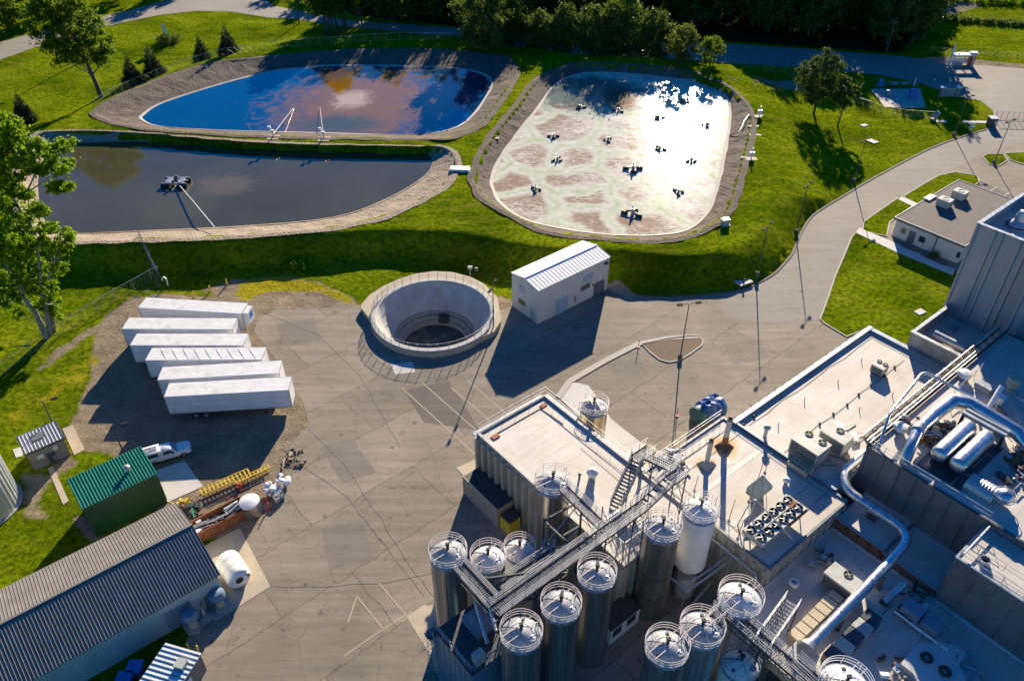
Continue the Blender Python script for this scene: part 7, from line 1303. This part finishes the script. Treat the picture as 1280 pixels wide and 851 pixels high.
p = G(1168,150); t = thing('leaning_panel', 'grey leaning board at the left end of the lawn footpath', 'board', p); MB().box(p+V((0,0,1.0)), (.3,1.6,2.0), Matrix.Rotation(.4,3,'Y')).build('board', 'galv', t); MB().box(p+V((-.6,-.4,.3)), (1.2,1.0,.5)).build('crate', 'wood', t)
for x, y, lb, mt, dm in ((1100,108,'pale square cabinet at the back left of the shaded meter pad','blue',(1.2,.8,1.8)),(1117,106,'low pale pipe skid at the back of the shaded meter pad','bluepanel',(1.8,.7,.6)),(1130,106,'second low pipe skid at the back of the shaded meter pad','bluepanel',(1.6,.6,.6)),(1110,118,'small pale cabinet with dark pipes in the middle of the shaded meter pad','bluepanel',(1.4,.8,1.0)),(1140,122,'blue tank cabinet at the right of the shaded meter pad','blue',(1.6,1.3,2.0)),(1142,108,'thin pale post at the back right of the shaded meter pad','bag',(.3,.3,2.0))):
    p = P(x, y, .15); t = thing('meter_equipment', lb, 'gas equipment', p); MB().box(p+V((0,0,dm[2]/2)), dm).build('cabinet', mt, t); MB().path([p+V((-dm[0]/2-.6,0,.0)), p+V((-dm[0]/2-.6,0,.6)), p+V((dm[0]/2+.8,0,.6)), p+V((dm[0]/2+.8,0,0))], .09, 7).build('pipe', 'galv', t)
for x, y, lb in ((1080,157,'white marker slab alone on the lawn right of the pines'),(1088,176,'left of two pale utility lids on the lawn by the road'),(1093,178,'right of two pale utility lids on the lawn by the road'),(929,352,'pale slab with a small post at the kerb of the berm lawn'),(1150,390,'pale utility lid on the lawn in front of the big warehouse')):
    p = G(x, y) if x != 1150 else P(x, y, .12); p.z += .05 if x != 1150 else .03; tag(MB().box(p, (1.6 if x != 929 else 2.6,1.1 if x != 929 else 1.8,.16), Matrix.Rotation(.5,3,'Z')).build('utility_cover', 'concrete_pale'), lb, 'utility cover')
p = P(929,356,.1); tag(MB().tube(p, p+V((0,0,1.0)), .14, 8).ball(p+V((0,0,1.05)), .2, 8).build('hydrant', 'darksteel'), 'dark hydrant beside the pale slab at the kerb', 'hydrant')
p = P(1215,163); tag(MB().rail([p+V((-.8,-1,0)), p+V((-.8,.6,0)), p+V((.8,.6,0))], 1.2, 1.2, .05).build('handrail', 'bag'), 'small white hoop rail at the kerb near the gate', 'rail')
p = G(210,356); tag(MB().path([p-V((0,0,.2)), p+V((0,0,1.2)), p+V((-.3,0,1.5)), p+V((-.7,0,1.2)), p+V((-.7,0,.9))], .13, 8).build('vent_pipe', 'bag', None, True), 'white hooked vent pipe on the grass above the trailers', 'vent pipe')
# sign over the shrub
p = G(210,56); t = thing('roadside_sign', 'white board sign on the meadow behind the round shrub', 'sign', p); MB().box(p+V((0,0,4.2)), (3.0,.2,1.9), Matrix.Rotation(-.9,3,'Z')).build('board', 'bag', t); [MB().tube(p+V((x,-x*1.2,0)), p+V((x,-x*1.2,3.4)), .1, 8).build('post', 'darksteel', t) for x in (-.7,.7)]; MB().box(p+V((0,0,5.2)), (3.2,.35,.15), Matrix.Rotation(-.9,3,'Z')).build('top_trim', 'darksteel', t)
# timber utility poles
def upole(x, y, h, lb, cross=True):
    p = G(x, y); t = thing('utility_pole', lb, 'utility pole', p); MB().tube(p-V((0,0,.2)), p+V((0,0,h)), .2, 8, .13).build('pole', 'bark', t)
    if cross: MB().box(p+V((0,0,h-.7)), (2.4,.14,.14)).build('crossarm', 'bark', t); [MB().tube(p+V((x_,0,h-.63)), p+V((x_,0,h-.4)), .06, 6).build('insulator', 'hvac', t) for x_ in (-1.1,-.4,.4,1.1)]
upole(103,77,12,'tall timber pole behind the airy tree, its shadow crossing the meadow'); upole(374,30,10,'timber pole beside the road left of the tree clump', False); upole(985,100,5.5,'weathered short pole by the lawn fence left of the tall pine', False); upole(1107,68,9,'timber pole at the forest edge beyond the road', True)
print('objects', len(bpy.data.objects))
